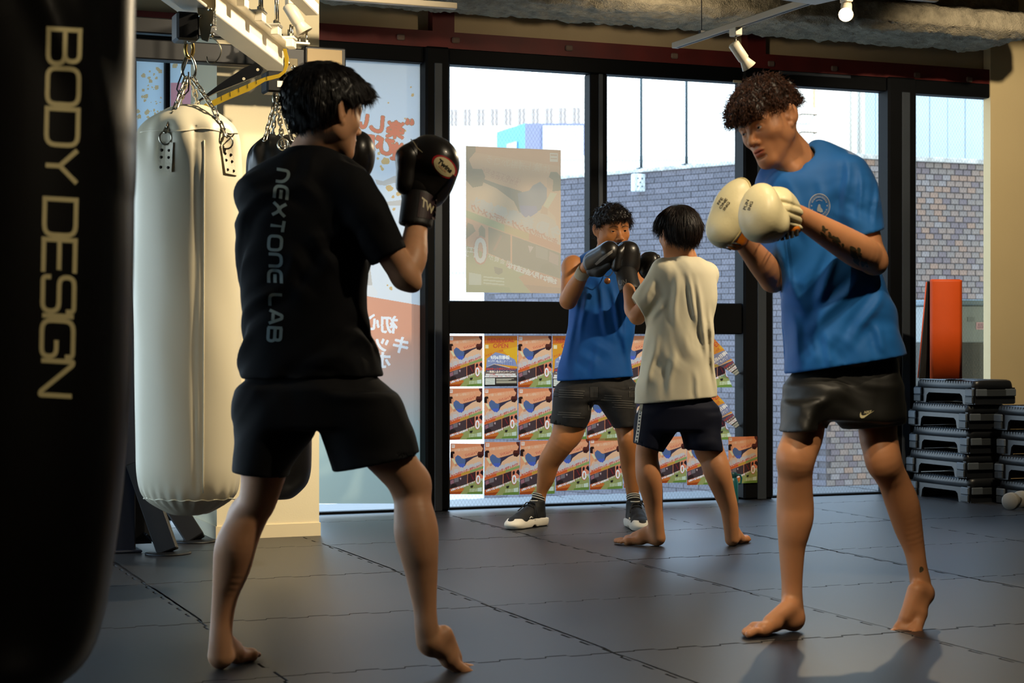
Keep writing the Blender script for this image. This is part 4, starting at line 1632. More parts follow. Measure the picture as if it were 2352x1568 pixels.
def poster_shapes(kind):
    """flat print as (colour, outline or glyph) layers in a sheet 1 wide and 1.414 high, origin top left, y down"""
    L = []
    P = lambda n, c, pts: L.append((n, c, 'p', pts))
    T = lambda n, c, s, x, y, sz, rot=0.0, b=0.0, sx=1.0: L.append((n, c, 't', (s, x, y, sz, rot, b, sx)))
    H = 1.414
    if kind == 'kick':
        P('orange', '#e58a5c', [(0, 0), (1, 0), (1, H), (0, H)])
        P('peach', '#eda274', [(0, .16), (1, .05), (1, .6), (0, .95)])
        P('sand', '#edb98e', [(.30, .46), (1, .30), (1, .62), (.0, .93), (.06, .66)])
        P('pale band', '#dcb9a2', [(.06, .70), (.20, .62), (.62, .60), (.95, .52), (.98, .60), (0, .94)])
        for k in range(5):
            T('cream', '#f0c09a', ('体験', '“楽しく', '一緒に', '汗をかこう', '！')[k], .20 + k * .13, .19 - k * .012, .085, .16)
        T('red', '#cf4a3a', 'はじめてでも安心', .64, .27, .055, .24)
        T('red', '#cf4a3a', '女性も大歓迎', .60, .315, .05, .24)
        P('brown', '#5a2a22', [(.90, 0), (1, 0), (1, .33), (.93, .40), (.83, .38), (.80, .29), (.83, .22), (.93, .22), (.97, .13), (.90, .05)])
        P('dark brown', '#3a1a18', [(.83, .30), (.94, .30), (.98, .34), (.93, .40), (.83, .38)])
        P('navy', '#3a3346', [(.42, .42), (.66, .36), (.81, .315), (.82, .345), (.68, .40), (.50, .52), (.44, .63), (.38, .62)])
        P('blue', '#56698f', [(.15, .38), (.22, .32), (.30, .36), (.34, .41), (.46, .44), (.44, .62), (.36, .66), (.22, .60), (.15, .48)])
        P('bright blue', '#4f63b5', [(.26, .56), (.44, .56), (.42, .64), (.36, .69), (.25, .62)])
        P('skin', '#d9926a', [(.05, .27), (.10, .24), (.15, .28), (.15, .37), (.09, .40)])
        P('black hair', '#2a1714', [(.0, .26), (.04, .22), (.11, .22), (.13, .27), (.08, .30), (.09, .41), (.0, .40)])
        P('bandage', '#e3d3a4', [(.04, .43), (.11, .42), (.19, .56), (.15, .60)])
        P('skin', '#d9926a', [(.14, .58), (.20, .55), (.22, .63), (.14, .64)])
        for k in range(6):
            T('white', '#cfc4bd', '今月の入会特典体験無料'[k * 2:k * 2 + 2], .12 + k * .15, .80 - k * .045, .13, .28, .012)
        for k, ch in enumerate('キックボクシング・ボディメイク'):
            T('red', '#cf4a3a', ch, .07 + k * .061, .905 - k * .0215, .075, .3, .008)
        P('stripe orange', '#d9602c', [(0, .94), (.34, .83), (.34, .90), (0, 1.01)])
        P('stripe ochre', '#c99a3c', [(.34, .83), (.60, .75), (.60, .82), (.34, .90)])
        P('stripe green', '#8fa35e', [(.60, .75), (1, .62), (1, .69), (.60, .82)])
        P('photo dark', '#4a393a', [(.0, 1.02), (.52, .855), (.52, 1.13), (.0, 1.27)])
        P('photo grey', '#7d7070', [(.14, .985), (.27, .945), (.27, 1.06), (.14, 1.09)])
        P('photo rose', '#a06a70', [(.02, 1.04), (.12, 1.0), (.13, 1.10), (.03, 1.14)])
        P('photo pale', '#c9a9a6', [(.29, .96), (.35, .95), (.33, 1.02)])
        P('photo black', '#2c201f', [(.02, 1.20), (.10, 1.12), (.20, 1.13), (.23, 1.20), (.02, 1.26)])
        P('photo maroon', '#42292a', [(.535, .85), (.77, .775), (.77, 1.03), (.535, 1.12)])
        P('photo red', '#8a2a2c', [(.62, .86), (.64, .85), (.72, 1.0), (.70, 1.01)])
        P('photo orange', '#e58a66', [(.79, .77), (1, .70), (1, .98), (.79, 1.02)])
        P('photo figure', '#2a1f22', [(.80, .80), (.84, .76), (.87, .80), (.86, .88), (.80, .88)])
        P('photo figure', '#2a1f22', [(.93, .76), (.98, .74), (1, .80), (1, .90), (.90, .82)])
        P('leaf green', '#9c9e5c', [(.0, 1.27), (.52, 1.13), (1, .96), (1, H), (0, H)])
        P('deep orange', '#d0702f', [(0, 1.27), (.30, 1.19), (.45, 1.26), (.32, H), (0, H)])
        P('rust', '#a8481c', [(0, 1.36), (.40, 1.33), (.30, H), (0, H)])
        P('moss', '#6f8a3c', [(.55, 1.36), (1, 1.33), (1, H), (.52, H)])
        P('label red', '#c9402a', [(.03, 1.27), (.58, 1.12), (.58, 1.16), (.03, 1.34)])
        for k, ch in enumerate('お得な9月入会を逃すな'):
            T('white', '#f1ece2', ch, .07 + k * .047, 1.30 - k * .0145, .06, .26, .006)
        for k in range(4):
            T('white', '#f1ece2', '月会費が'[k], .56 + k * .06, 1.13 - k * .018, .055, .26)
        T('red', '#cf4a3a', '0', .85, 1.02, .36, .0, .035, .8)
        T('white', '#f6f1e8', '0', .85, 1.02, .34, .0, .015, .8)
        T('white', '#f6f1e8', '円', .95, 1.03, .11, .1)
        P('glove print', '#2c2a22', [(.62, 1.18), (.71, 1.16), (.70, 1.22), (.66, 1.24), (.62, 1.22)])
        P('map', '#cfd8bf', [(.84, 1.24), (.97, 1.22), (.97, 1.34), (.84, 1.34)])
        for k in range(3):
            P('fine line', '#d3dcb8', [(.60, 1.27 + k * .03), (.82, 1.255 + k * .03), (.82, 1.268 + k * .03), (.60, 1.283 + k * .03)])
        P('logo square', '#f3e3d0', [(.03, .03), (.12, .03), (.12, .12), (.03, .12)])
        P('logo bar', '#d78a6a', [(.04, .045), (.11, .045), (.11, .06), (.04, .06)])
        P('logo bar', '#d78a6a', [(.04, .08), (.11, .08), (.11, .09), (.04, .09)])
    else:
        P('amber', '#e3992c', [(0, 0), (1, 0), (1, H), (0, H)])
        P('burnt orange', '#d9702c', [(0, 0), (1, 0), (1, .12), (.6, .20), (0, .22)])
        P('yellow', '#e9b02c', [(.55, .40), (1, .30), (1, .75), (.8, .62)])
        T('red', '#cf4a3a', 'RENEWAL', .5, .125, .165, 0, .006, 1.08)
        T('red', '#cf4a3a', 'OPEN', .5, .285, .165, 0, .006, 1.1)
        P('cream square', '#efd9a4', [(.03, .25), (.13, .25), (.13, .35), (.03, .35)])
        for k, ch in enumerate('新店舗ついに完成'):
            T('red', '#cf4a3a', ch, .07 + k * .068, .56 - k * .021, .07, .28)
        P('tower blue', '#8f96b5', [(.08, .64), (.34, .46), (.62, .52), (.92, .66), (1, .86), (.72, .83), (.30, .78), (.06, .88)])
        P('tower dark', '#5a5668', [(.06, .88), (.30, .80), (.80, .92), (1, .92), (1, 1.0), (.03, 1.0)])
        for k in range(8):
            P('tower rib', '#6f78a8', [(.36 + k * .07, .60 + k * .012), (.372 + k * .07, .60 + k * .012), (.382 + k * .07, .80 + k * .006), (.37 + k * .07, .80 + k * .006)])
        P('pale edge', '#d8cfc4', [(.30, .78), (.80, .90), (.80, .915), (.30, .795), (.08, .88), (.08, .87)])
        T('white', '#f6f1e8', '9月6日移転', .48, .615, .115, 0, .012)
        T('white', '#f6f1e8', '1月の営業は  通常通りです  詳しくは', .47, .71, .048)
        T('white', '#f6f1e8', '10:00〜21:00', .5, .75, .05)
        T('red', '#cf4a3a', 'NEWキックボクシングジム', .5, .935, .075, 0, .008)
        P('scene brown', '#7a665a', [(0, 1.0), (1, 1.0), (1, 1.20), (0, 1.20)])
        T('cream', '#f4dcc0', '〜新規入会キャンペーン〜', .5, 1.01, .068, 0, .006)
        P('white bar', '#efe6d8', [(.05, 1.06), (.95, 1.06), (.95, 1.105), (.05, 1.105)])
        P('white bar', '#efe6d8', [(.02, 1.115), (.98, 1.115), (.98, 1.16), (.02, 1.16)])
        T('red', '#cf4a3a', '入会金無料｜キッズ・レディースも', .5, 1.082, .046)
        T('red', '#cf4a3a', '9月入会の方限定 1,000円｜通常 3,300円', .5, 1.138, .040)
        P('base dark', '#3c342e', [(0, 1.17), (1, 1.17), (1, H), (0, H)])
        P('map', '#dcd8c4', [(.03, 1.18), (.32, 1.18), (.32, 1.37), (.03, 1.37)])
        for k in range(3):
            P('map line', '#8f9a86', [(.05, 1.22 + k * .05), (.30, 1.21 + k * .05), (.30, 1.217 + k * .05), (.05, 1.227 + k * .05)])
        P('sand bar', '#b3a78c', [(.36, 1.27), (.98, 1.27), (.98, 1.33), (.36, 1.33)])
        for k in range(3):
            P('fine line', '#cfc4a8', [(.36, 1.20 + k * .022), (.90 - k * .08, 1.20 + k * .022), (.90 - k * .08, 1.212 + k * .022), (.36, 1.212 + k * .022)])
        P('black', '#14110f', [(0, 1.37), (1, 1.37), (1, H), (0, H)])
    return L
PRINTS = {}
def poster_print(kind, wash):
    if (kind, wash) not in PRINTS:
        p = Print(0, 0, 1, 1.414, 220 if wash else 130, 311 if wash else 184, '#ffffff')
        for n, c, t, d in poster_shapes(kind):
            if t == 'p':
                p.poly(c, d)
            else:
                s_, x, y, sz, rot, b, sx = d
                p.text(c, s_, x, y, sz, False, b / max(sz, .01), rot, sx)
        if wash:
            p.C = p.C * .24 + np.array(lin('#cdbb9d')) * .76
        PRINTS[(kind, wash)] = p
    return PRINTS[(kind, wash)]
def poster_mesh(kind, wash=False, mirror=False, keep=None):
    k = -1.0 if mirror else 1.0
    return poster_print(kind, wash).mesh('poster', M_paper, lambda x, y: np.stack([k * x, 0 * x, -y], 1), keep, mirror)
def hang_poster(me, px0, py0, px1, label, tilt=0.0, group=None, mirror=False, Y=None):
    a, b = wpt(px0, py0, 2), wpt(px1, py0, 2)
    w = b.x - a.x
    o = link('poster', me, None, (a.x + (w if mirror else 0), Y or a.y, a.z), (0, tilt, 0))
    o.scale = (w, 1, w)
    return tag(o, label, 'poster', group)
kick, renew = poster_mesh('kick'), poster_mesh('renewal')
ORD = ('first', 'second', 'third', 'fourth', 'fifth', 'sixth', 'seventh', 'eighth', 'ninth')
G = 'orange posters on the lower window pane'
row1 = ((1031, 1108, kick), (1112, 1188, renew), (1190, 1267, kick), (1269, 1346, renew), (1348, 1424, kick), (1427, 1501, kick))
for i, (a, b, m) in enumerate(row1):
    hang_poster(m, a, 771, b, ('orange kick poster' if m is kick else 'amber renewal opening poster') + ', %s from the left in the top row of the lower pane' % ORD[i], 0, G)
row2 = ((1030, 1108), (1112, 1188), (1191, 1268), (1271, 1347), (1348, 1425), (1428, 1502))
for i, (a, b) in enumerate(row2):
    hang_poster(kick, a, 892, b, 'orange kick poster, %s from the left in the middle row of the lower pane' % ORD[i], 0, G)
row3 = ((1035, 1112, 1018, .03), (1114, 1194, 1015, .015), (1195, 1275, 1012, .01), (1277, 1353, 1009, 0), (1355, 1430, 1007, 0), (1433, 1506, 1005, 0), (1510, 1577, 1003, 0), (1578, 1648, 1002, 0), (1652, 1718, 1001, 0))
for i, (a, b, y, t) in enumerate(row3):
    hang_poster(kick, a, y, b, 'orange kick poster, %s from the left in the bottom row of the lower pane' % ORD[i], t, G, Y=(WY - .10) if i == 8 else None)
# two posters peeling off at the right: what still sticks is cut off along a fold, the flap is turned over
for i, y0 in enumerate((771, 892)):
    t = thing('peeling_poster', 'peeling poster folded over to its amber side, %s at the lower pane' % ('upper one' if i == 0 else 'lower one'), 'poster', wpt(1608, y0, 2), 0, 'peeling posters')
    w = wpt(1682, y0).x - wpt(1608, y0).x
    a = link('sheet', poster_mesh('kick', False, False, lambda X, Y: X < .30 + .50 * Y), t)
    a.scale = (w, 1, w)
    # the flap shows the sheet's other print, lying over the fold line
    fl_ = poster_print('renewal', False)
    ca, sa = math.cos(.58), math.sin(.58)
    me = fl_.mesh('folded_flap', M_paper, lambda x, y: np.stack([.34 + (x - .42) * ca + (y - .45) * sa, -.02 - .05 * np.sin(np.clip(y, 0, 1.4) * 2.0), -(.46 - (x - .42) * sa + (y - .45) * ca)], 1),
                  lambda X, Y: (X < .62 + .10 * Y) & (X > -.2 + .62 * Y) & (Y < 1.35))
    f = link('folded_flap', me, t)
    f.scale = (w, 1, w)
# large pale poster facing the street
bp = hang_poster(poster_mesh('kick', True, True), 1070, 335, 1288, 'large pale poster facing the street, seen mirrored on the upper left pane', 0, None, True)

# ---------------------------------------------------------------- punching bags and their rail
M_steelb = mat('black powder coated steel', '#131417', 0.45, 0.3, var=.15, vscale=6)
M_navyst = mat('blue black steel', '#1c2230', 0.5, 0.3, var=.15, vscale=4)
M_rail = mat('white lacquered rail', '#e6dfce', 0.35, var=.04, vscale=5)
M_zinc = mat('zinc', '#c9c2b0', 0.22, 1.0, var=.15, vscale=30)
M_zplate = mat('zinc plate', '#9d9278', 0.35, .9, var=.15, vscale=12)
M_bagw = mat('cream vinyl', '#e6ddc2', 0.42, var=.03, vscale=3, bump=.12, bscale=260, bdist=.0008)
M_bagk = mat('black vinyl', '#0e0d0d', 0.34, var=.15, vscale=6, bump=.12, bscale=260, bdist=.0008)
M_bagprint = mat('cream bag lettering', '#d8cc9c', 0.45, var=.06, vscale=20)
def bag(fig, name, label, rows, m, n, org, dispfn, h=.0065, rad=.2):
    t = thing(name, label, 'punching bag', fig.world(org), -TH)
    A = np.array(fig.rows(rows, rad))
    F = Fld((A[:, 1].min() - A[:, 3].max() - .05, -rad - .06, A[:, 0].min() - .05), (A[:, 1].max() + A[:, 3].max() + .05, rad + .06, A[:, 0].max() + .05), h)
    rr = [(r[0], r[1], r[2], r[3], r[3] * rad / A[:, 3].max()) for r in A]
    F.loft(rr, .0, 2.0, 'u', .02)
    if dispfn:
        F.disp(dispfn)
    v, q = F.nets(2)
    o = link('bag_body', grid_mesh('bag_body', [(v - V3(org), q)], [m]), t)
    return t, F
def chain_links(p0, p1, parent, m=None, pitch=.028, r=.0036, nm='chain'):
    p0, p1 = Vector(p0), Vector(p1)
    n = max(2, round((p1 - p0).length / pitch))
    root = link(nm, None, parent, p0)
    L = (p1 - p0) / n
    ln = L.length
    pts = []
    for k in range(20):
        a = 6.2832 * k / 20
        pts.append((math.cos(a) * ln * .27 , 0, math.sin(a) * ln * .27 + (ln * .40 if math.sin(a) > 0 else -ln * .40) * 1.0))
    mb = MB().use(m or M_zinc, True).tube(pts, r, 6, True)
    me = mb.mesh('chain_link')
    for i in range(n):
        M = rotM(L * (i + .5), L * (i + 1.5)) @ Matrix.Rotation(math.pi / 2 * (i % 2), 4, 'Z')
        o = link('chain_link', me, root)
        o.matrix_local = M
    return root

# white bag
fw = Fig(6.56, 433)
J, RR = fw.J, fw.R
SP = [J(375, 318, -.19), J(520, 318, -.13), J(470, 300, .19), J(392, 300, .17)]
def wfold(X, Y, Z):
    o = 0
    zt = fw.Z(300)
    for k, p in enumerate(SP):
        d2 = ((X - p[0]) / .030) ** 2 + ((Y - p[1]) / .05) ** 2 + ((Z - p[2] + .02) / .075) ** 2
        o = o + .022 * np.exp(-d2)
    th = np.arctan2(Y, X)
    top = np.exp(-((Z - zt + .03) / .075) ** 2)
    o = o + top * .007 * np.sin(5 * th + 1.0 + 5 * (Z - zt)) + top * .004 * np.sin(11 * th + 9 * Z)
    bot = np.exp(-((Z - fw.Z(1145)) / .045) ** 2)
    o = o + bot * .0035 * np.sin(23 * th + 2 * np.sin(3 * th))
    mid = np.clip(1 - np.abs(Z - fw.Z(700)) / .75, 0, 1)
    o = o + mid * .003 * np.sin(9 * Z + 3 * th) * np.sin(2 * th + 3 * Z)
    sl = X - (fw.J(468, 700)[0]) - .004 * np.sin(6 * Z)
    o = o + np.where((Y < 0) & (Z < zt), .0045 * np.exp(-(sl / .006) ** 2), 0)
    return o
wb_, FW = bag(fw, 'punching_bag', 'white cream punching bag hanging by four chains, left of the man in black',
    [(243, 415, 465), (247, 395, 480), (256, 368, 502), (270, 345, 525), (286, 328, 541), (300, 317, 550), (330, 311, 554), (400, 308, 556), (600, 308, 555), (900, 312, 553), (1080, 314, 552), (1120, 320, 548), (1145, 330, 540), (1162, 352, 520), (1174, 380, 490), (1181, 410, 460)],
    M_bagw, 2.0, J(433, 1181), wfold)
ow = J(433, 1181)
def on_bag(F, fig, px, py, off=.002):
    y = -.1
    for _ in range(4):
        p = fig.J(px, py, y)
        hh = F.hit_front(p[0], p[2])
        if hh is None:
            break
        y = hh
    return fig.J(px, py, y - off)
sm = MB().use(mat('cream piping', '#efe7cd', .4), True)
sm.tube([on_bag(FW, fw, 469 - .003 * (y - 320), y, .001) - ow for y in range(322, 1150, 18)], .0022, 6)
sm.build('side_seam', None, wb_)
sm = MB().use(mat('cream piping', '#efe7cd', .4), True)
sm.tube([on_bag(FW, fw, x, 1150 - 6 * ((x - 435) / 110) ** 2 + 1.5 * math.sin(x * .2), .001) - ow for x in range(330, 541, 7)], .0025, 6)
sm.build('bottom_seam', None, wb_)
sm = MB().use(mat('cream piping', '#efe7cd', .4), True)
sm.tube([on_bag(FW, fw, x, 303 - 5 * math.cos((x - 435) / 60) + 3 * math.sin(x * .05), .001) - ow for x in range(322, 548, 7)], .0028, 6)
sm.build('top_seam', None, wb_)
ring_top = J(434, 150, -.02)
M_rivet = mat('dark rivet', '#2c241c', .4, .6)
for k, (cx, cy, tilt, w, h) in enumerate(((379, 360, -.05, 33, 68), (526, 368, .16, 26, 64))):
    st = MB().use(M_bagw)
    us, vs = np.linspace(-.5, .5, 5), np.linspace(-.5, .5, 9)
    g = []
    for off in (.010, .001):
        for v in vs:
            for u in us:
                g.append(on_bag(FW, fw, cx + u * w - v * h * tilt * -1.0 * (1 if k else 1), cy + v * h + u * w * (.05 if k == 0 else .22), off) - ow)
    nu, nv = 5, 9
    fs = []
    for a in range(nv - 1):
        for b in range(nu - 1):
            i = a * nu + b
            fs.append((i, i + nu, i + nu + 1, i + 1))
    e = [i for i in range(nu)] + [a * nu + nu - 1 for a in range(1, nv)] + [(nv - 1) * nu + b for b in range(nu - 2, -1, -1)] + [a * nu for a in range(nv - 2, 0, -1)]
    for i, j in zip(e, e[1:] + e[:1]):
        fs.append((i, j, j + nu * nv, i + nu * nv))
    st.add(g, fs, False)
    strap = st.build('strap', None, wb_)
    for (u, v) in ((-.26, -.22), (.26, -.22), (-.26, .02), (.26, .02), (-.26, .36), (.26, .36)):
        p = on_bag(FW, fw, cx + u * w + v * h * tilt, cy + v * h + u * w * (.05 if k == 0 else .22), .0095) - ow
        q = p + V3((-.15 if k == 0 else .3, -1, .05))
        MB().use(M_rivet, True).lathe([(.0055, 0), (.0055, .002), (.003, .0035), (0, .0037)], 10, rotM(p, q)).build('rivet', None, strap)
    top = on_bag(FW, fw, cx - .5 * h * tilt, cy - .5 * h, .012) - ow
    rg = MB().use(M_zinc, True).tube([top + V3((.022 * math.sin(a), -.004, .014 + .024 * math.cos(a))) for a in np.linspace(0, 6.0, 16)], .0035, 8, True)
    rg.build('ring', None, strap)
    c0 = Vector(top) + Vector((0, -.006, .035))
    mid = Vector(J(402 if k == 0 else 490, 250, -.10) - ow)
    chain_links(c0, mid, wb_)
    chain_links(mid, Vector(J(428 if k == 0 else 442, 178, -.02) - ow), wb_)
for a, b in (((455, 248, .12), (440, 180, 0)), ((410, 248, .12), (430, 180, 0))):
    chain_links(Vector(J(*a) - ow), Vector(J(*b) - ow), wb_)
cb = MB().use(M_zinc, True).tube([J(434 + 15 * math.sin(a) * (1 - .25 * math.cos(a)), 155 - 27 * math.cos(a), -.01) - ow for a in np.linspace(0, 6.283, 24)[:-1]], .0055, 8, True)
cb.build('carabiner', None, wb_)
cb = MB().use(mat('brass plated link', '#b39a5c', .25, 1.0), True).tube([J(435 + 9 * math.sin(a), 113 - 19 * math.cos(a), -.01 + .01 * math.sin(a)) - ow for a in np.linspace(0, 6.283, 20)[:-1]], .0075, 8, True)
cb.build('shackle', None, wb_)
cb = MB().use(mat('black cable', '#0c0c0c', .5), True)
cb.tube([J(x, y, -.04) - ow for x, y in ((431, 135), (422, 160), (410, 190), (406, 205), (412, 215), (424, 218), (433, 208), (434, 190), (433, 165))], .0030, 6)
cb.build('safety_cable', None, wb_)

# black bag behind the man in black
fk = Fig(7.3, 640)
okk = fk.J(640, 1146)
def kfold(X, Y, Z):
    th = np.arctan2(Y, X)
    zt = fk.Z(345)
    top = np.exp(-((Z - zt) / .08) ** 2)
    return top * (.010 * np.sin(6 * th) + .004 * np.sin(13 * th + 20 * Z))
kb, FK = bag(fk, 'punching_bag', 'black punching bag by the column, half hidden behind the man in black',
    [(312, 620, 660), (316, 600, 680), (326, 585, 697), (345, 572, 708), (380, 565, 714), (600, 563, 716), (1000, 563, 716), (1080, 564, 715), (1110, 570, 709), (1130, 585, 695), (1141, 605, 675), (1146, 620, 660)], M_bagk, 2.0, okk, kfold, .0065, .135)
for a, b in (((608, 322, -.10), (634, 225, 0)), ((672, 322, -.08), (640, 225, 0)), ((650, 335, -.14), (637, 225, -.01)), ((625, 318, .10), (636, 225, .01))):
    chain_links(Vector(fk.J(*a) - okk), Vector(fk.J(*b) - okk), kb)
MB().use(M_zinc, True).tube([fk.J(637 + 9 * math.sin(a), 226 - 16 * math.cos(a), 0) - okk for a in np.linspace(0, 6.283, 20)[:-1]], .006, 8, True).build('shackle', None, kb)
rg = MB().use(M_zinc, True).tube([fk.J(650 + 12 * math.sin(a), 332 - 13 * math.cos(a), -.155) - okk for a in np.linspace(0, 6.283, 20)[:-1]], .004, 8, True)
rg.build('ring', None, kb)
MB().use(mat('black cable', '#0c0c0c', .5), True).tube([fk.J(x, y, -.02) - okk for x, y in ((630, 232), (624, 262), (619, 300), (617, 315))], .003, 6).build('safety_cable', None, kb)

# big black bag in front, with lettering
ff = Fig(3.3, 50)
of = ff.J(20, 1602)
def ffold(X, Y, Z):
    o = 0
    for px, py, px2, py2, w, amp in ((150, 0, 290, 330, .030, .016), (255, 0, 262, 330, .022, -.012), (235, 0, 300, 460, .016, .010), (60, 0, 0, 230, .04, .014)):
        a, b = ff.J(px, py), ff.J(px2, py2)
        t = np.clip((Z - b[2]) / (a[2] - b[2]), 0, 1.3)
        xl = b[0] + (a[0] - b[0]) * t
        o = o - amp * np.exp(-((X - xl) / w) ** 2) * np.clip((Z - b[2]) / .12, 0, 1)
    return o
fbg, FFB = bag(ff, 'punching_bag', 'large black punching bag with cream lettering in the near left foreground', [
    (-260, -150, 318), (-100, -180, 312), (0, -188, 308), (300, -196, 305), (600, -208, 303), (900, -224, 293), (1100, -240, 280), (1250, -250, 262), (1380, -248, 243), (1450, -235, 228), (1500, -215, 212), (1550, -170, 180), (1585, -110, 130), (1602, -40, 70)],
    M_bagk, 2.0, of, ffold, .0075, .205)
tv, tf, tl = tech_text('BODY DESIGN', 1.0, .145, .14, .30, 0, .38)
def fmap(a):
    u = a.x / tl
    return 103 - 10 * u + a.y * 72 + (1 - u) * 9, 66 + 840 * u + a.y * 4
o_ = decal(FFB, ff, (tv, tf), fmap, M_bagprint, 'bag_lettering', fbg, .0015)
for v_ in o_.data.vertices:
    v_.co -= Vector(of)
# hanger above the frame
chain_links(Vector(ff.J(60, -250) - of), Vector(ff.J(60, -560) - of), fbg)

# rig: uprights, cross beam, rail and trolleys
RY = 7.88
rig = thing('bag_rig', 'black steel bag rig with cross beam and white ceiling rail above the white bag', 'rig', (onY(290, 1262, RY).x, RY, 0))
ro = rig.location.copy()
def rpt(px, py, d):
    return at(px, py, d) - ro
pX = onY(312, 700, RY).x - ro.x
MB().use(M_navyst).cbox((pX - .115, 0, 0), (pX, .10, 2.25), .006).build('upright', None, rig)
MB().use(M_navyst).cbox((pX - .16, -.05, 0), (pX + .02, .15, .012), .004).build('base_plate', None, rig)
MB().use(M_steelb).prism([(0, .0), (.075, 0), (.02, .42), (0, .42)], .012, frame((pX, .04, .03), (1, 0, 0), (0, 0, 1), (0, -1, 0))).build('gusset', None, rig)
MB().use(M_steelb).cbox((-.03, -.05, -.006), (.03, .05, .006), .003, Matrix.Translation((pX + .06, .0, .06)) @ Matrix.Rotation(.75, 4, 'Y')).build('foot_plate', None, rig)
bz0, bz1 = CAMH + (HOR - 143) / FPX * 7.95, CAMH + (HOR - 98) / FPX * 7.95
bx1_ = onY(700, 120, RY).x - ro.x
bx2_ = onY(795, 120, RY).x - ro.x
MB().use(M_steelb).cbox((pX - .4, 0, bz0), (bx1_, .09, bz1), .005).build('cross_beam', None, rig)
MB().use(M_steelb).cbox((bx1_, 0, bz0), (bx2_, .09, bz1 + .015), .006).build('beam_end', None, rig)
MB().use(mat('warm lit beam face', '#8a7858', .7)).cbox((bx1_ + .01, -.006, bz0 + .012), (bx2_ - .02, 0, bz1 + .003), .002).build('lit_beam_face', None, rig)  # beige plate paints the warm light falling on the beam's front
MB().use(M_steelb).cbox((pX - .4, .02, bz1 + .03), (bx1_ - .1, .08, bz1 + .10), .005).build('upper_beam', None, rig)
# the rail: an I section running away to the right
ra, rb = rpt(395, -35, 6.15), rpt(652, 118, 8.05)
ax = (rb - ra)
ax.z = 0
zc = (ra.z + rb.z) / 2
ra.z = rb.z = zc
Lr = (rb - ra).length
axn = (rb - ra).normalized()
sd = Vector((axn.y, -axn.x, 0))
RM_ = frame(ra, sd, axn, (0, 0, 1))
ml = MB().use(M_rail)
ml.cbox((-.05, 0, -.065), (.05, Lr, -.053), .003, RM_)
ml.cbox((-.05, 0, .053), (.05, Lr, .065), .003, RM_)
ml.cbox((-.006, 0, -.055), (.006, Lr, .055), .002, RM_)
rail = ml.build('rail', None, rig)
ml = MB().use(M_rail)
RM2 = frame(ra + sd * .20 + Vector((0, 0, .13)), sd, axn, (0, 0, 1))
ml.cbox((-.03, 0, 0), (.03, Lr * .80, .05), .004, RM2)
ml.build('upper_rail', None, rig)
RM3 = frame(ra - sd * .13 + Vector((0, 0, .02)), sd, axn, (0, 0, 1))
MB().use(M_rail).cbox((-.03, -.3, -.03), (.03, .72, .03), .004, RM3).build('side_rail', None, rig)
for k in range(5):
    y = Lr * (.26 + .165 * k)
    c = MB().use(M_rail).cbox((-.075, y - .035, .066), (.085, y + .035, .078), .003, RM_).cbox((.045, y - .035, .03), (.08, y + .035, .066), .003, RM_)
    cl = c.build('rail_clamp', None, rig)
    for sx in (-.055, .065):
        for sy in (-.02, .02):
            p = RM_ @ Vector((sx, y + sy, .07))
            h = .20 if (k == 3 and sx > 0) else (.16 if k in (1, 2) else .06)
            MB().use(M_zinc, True).tube([p, p + Vector((0, 0, h))], .0055, 8).build('threaded_rod', None, cl)
            MB().use(M_zinc).lathe([(.011, .008), (.011, .020), (.009, .022)], 6, Matrix.Translation(p), False).build('nut', None, cl)
p = RM_ @ Vector((.065, Lr * .755, .275))
MB().use(M_rail).cbox((-.02, -.05, -.006), (.02, .05, .006), .002, Matrix.Translation(p) @ Matrix.Rotation(-.4, 4, 'Z')).build('hanger_plate', None, rig)
# bolted plate on the beam
xa, xb = onY(655, 95, RY).x - ro.x, onY(708, 95, RY).x - ro.x
MB().use(M_rail).cbox((xa, -.03, bz1 + .016), (xb, .12, bz1 + .026), .002).build('bolt_plate', None, rig)
for i in range(2):
    for j in range(2):
        q = Vector((xa + .012 + i * (xb - xa - .024), -.015 + j * .12, bz1 + .02))
        MB().use(M_zinc, True).tube([q, q + Vector((0, 0, .06))], .005, 8).lathe([(.010, .006), (.010, .016), (.007, .018)], 6, Matrix.Translation(q), False).build('bolt', None, rig)
# near trolley: side plate, bolts, spring, hook
td = 6.45
def tp(px, py, dd=0.0):
    return rpt(px, py, td + dd)
plate = [(452, -30), (495, -30), (496, 15), (484, 78), (478, 97), (464, 92), (456, 50)]
M_t = frame(tp(0, 0), (CT, -ST, 0), (0, 0, -1), (-ST, -CT, 0))
sc = td / FPX
mb = MB().use(M_zplate).prism([(a * sc, b * sc) for a, b in plate][::-1], .008, M_t)
tro = mb.build('trolley', None, rig)
for a, b in ((461, 10), (482, 22), (460, 37), (488, 57), (487, 80)):
    MB().use(M_zinc, True).lathe([(.009, 0), (.009, .004), (.006, .008), (0, .009)], 12, frame(tp(a, b, -.008), (CT, -ST, 0), (0, 0, 1), (-ST, -CT, 0))).build('bolt', None, tro)
spr = [tp(493 + 3.2 * math.cos(t), 25 + t * .62, -.02 + .005 * math.sin(t)) for t in np.linspace(0, 69, 160)]
MB().use(M_zinc, True).tube(spr, .0016, 5).build('spring', None, tro)
hk = [(482, 82), (498, 92), (507, 105), (510, 120), (503, 137), (488, 149), (476, 145), (474, 130)]
mb = MB().use(M_zplate, True)
pts = [Vector(a) for a in hk]
vs, fs = [], []
for i, a in enumerate(rnd_corner(hk, 9, 4)):
    for w in (-.025, .015):
        vs.append(tp(a.x, a.y, w - .02))
    if i:
        fs.append((2 * i - 2, 2 * i, 2 * i + 1, 2 * i - 1))
mb.add(vs, fs, True)
hko = mb.build('hook', None, tro)
sl = hko.modifiers.new('thick', 'SOLIDIFY')
sl.thickness = .004
mb = MB().use(M_steelb)
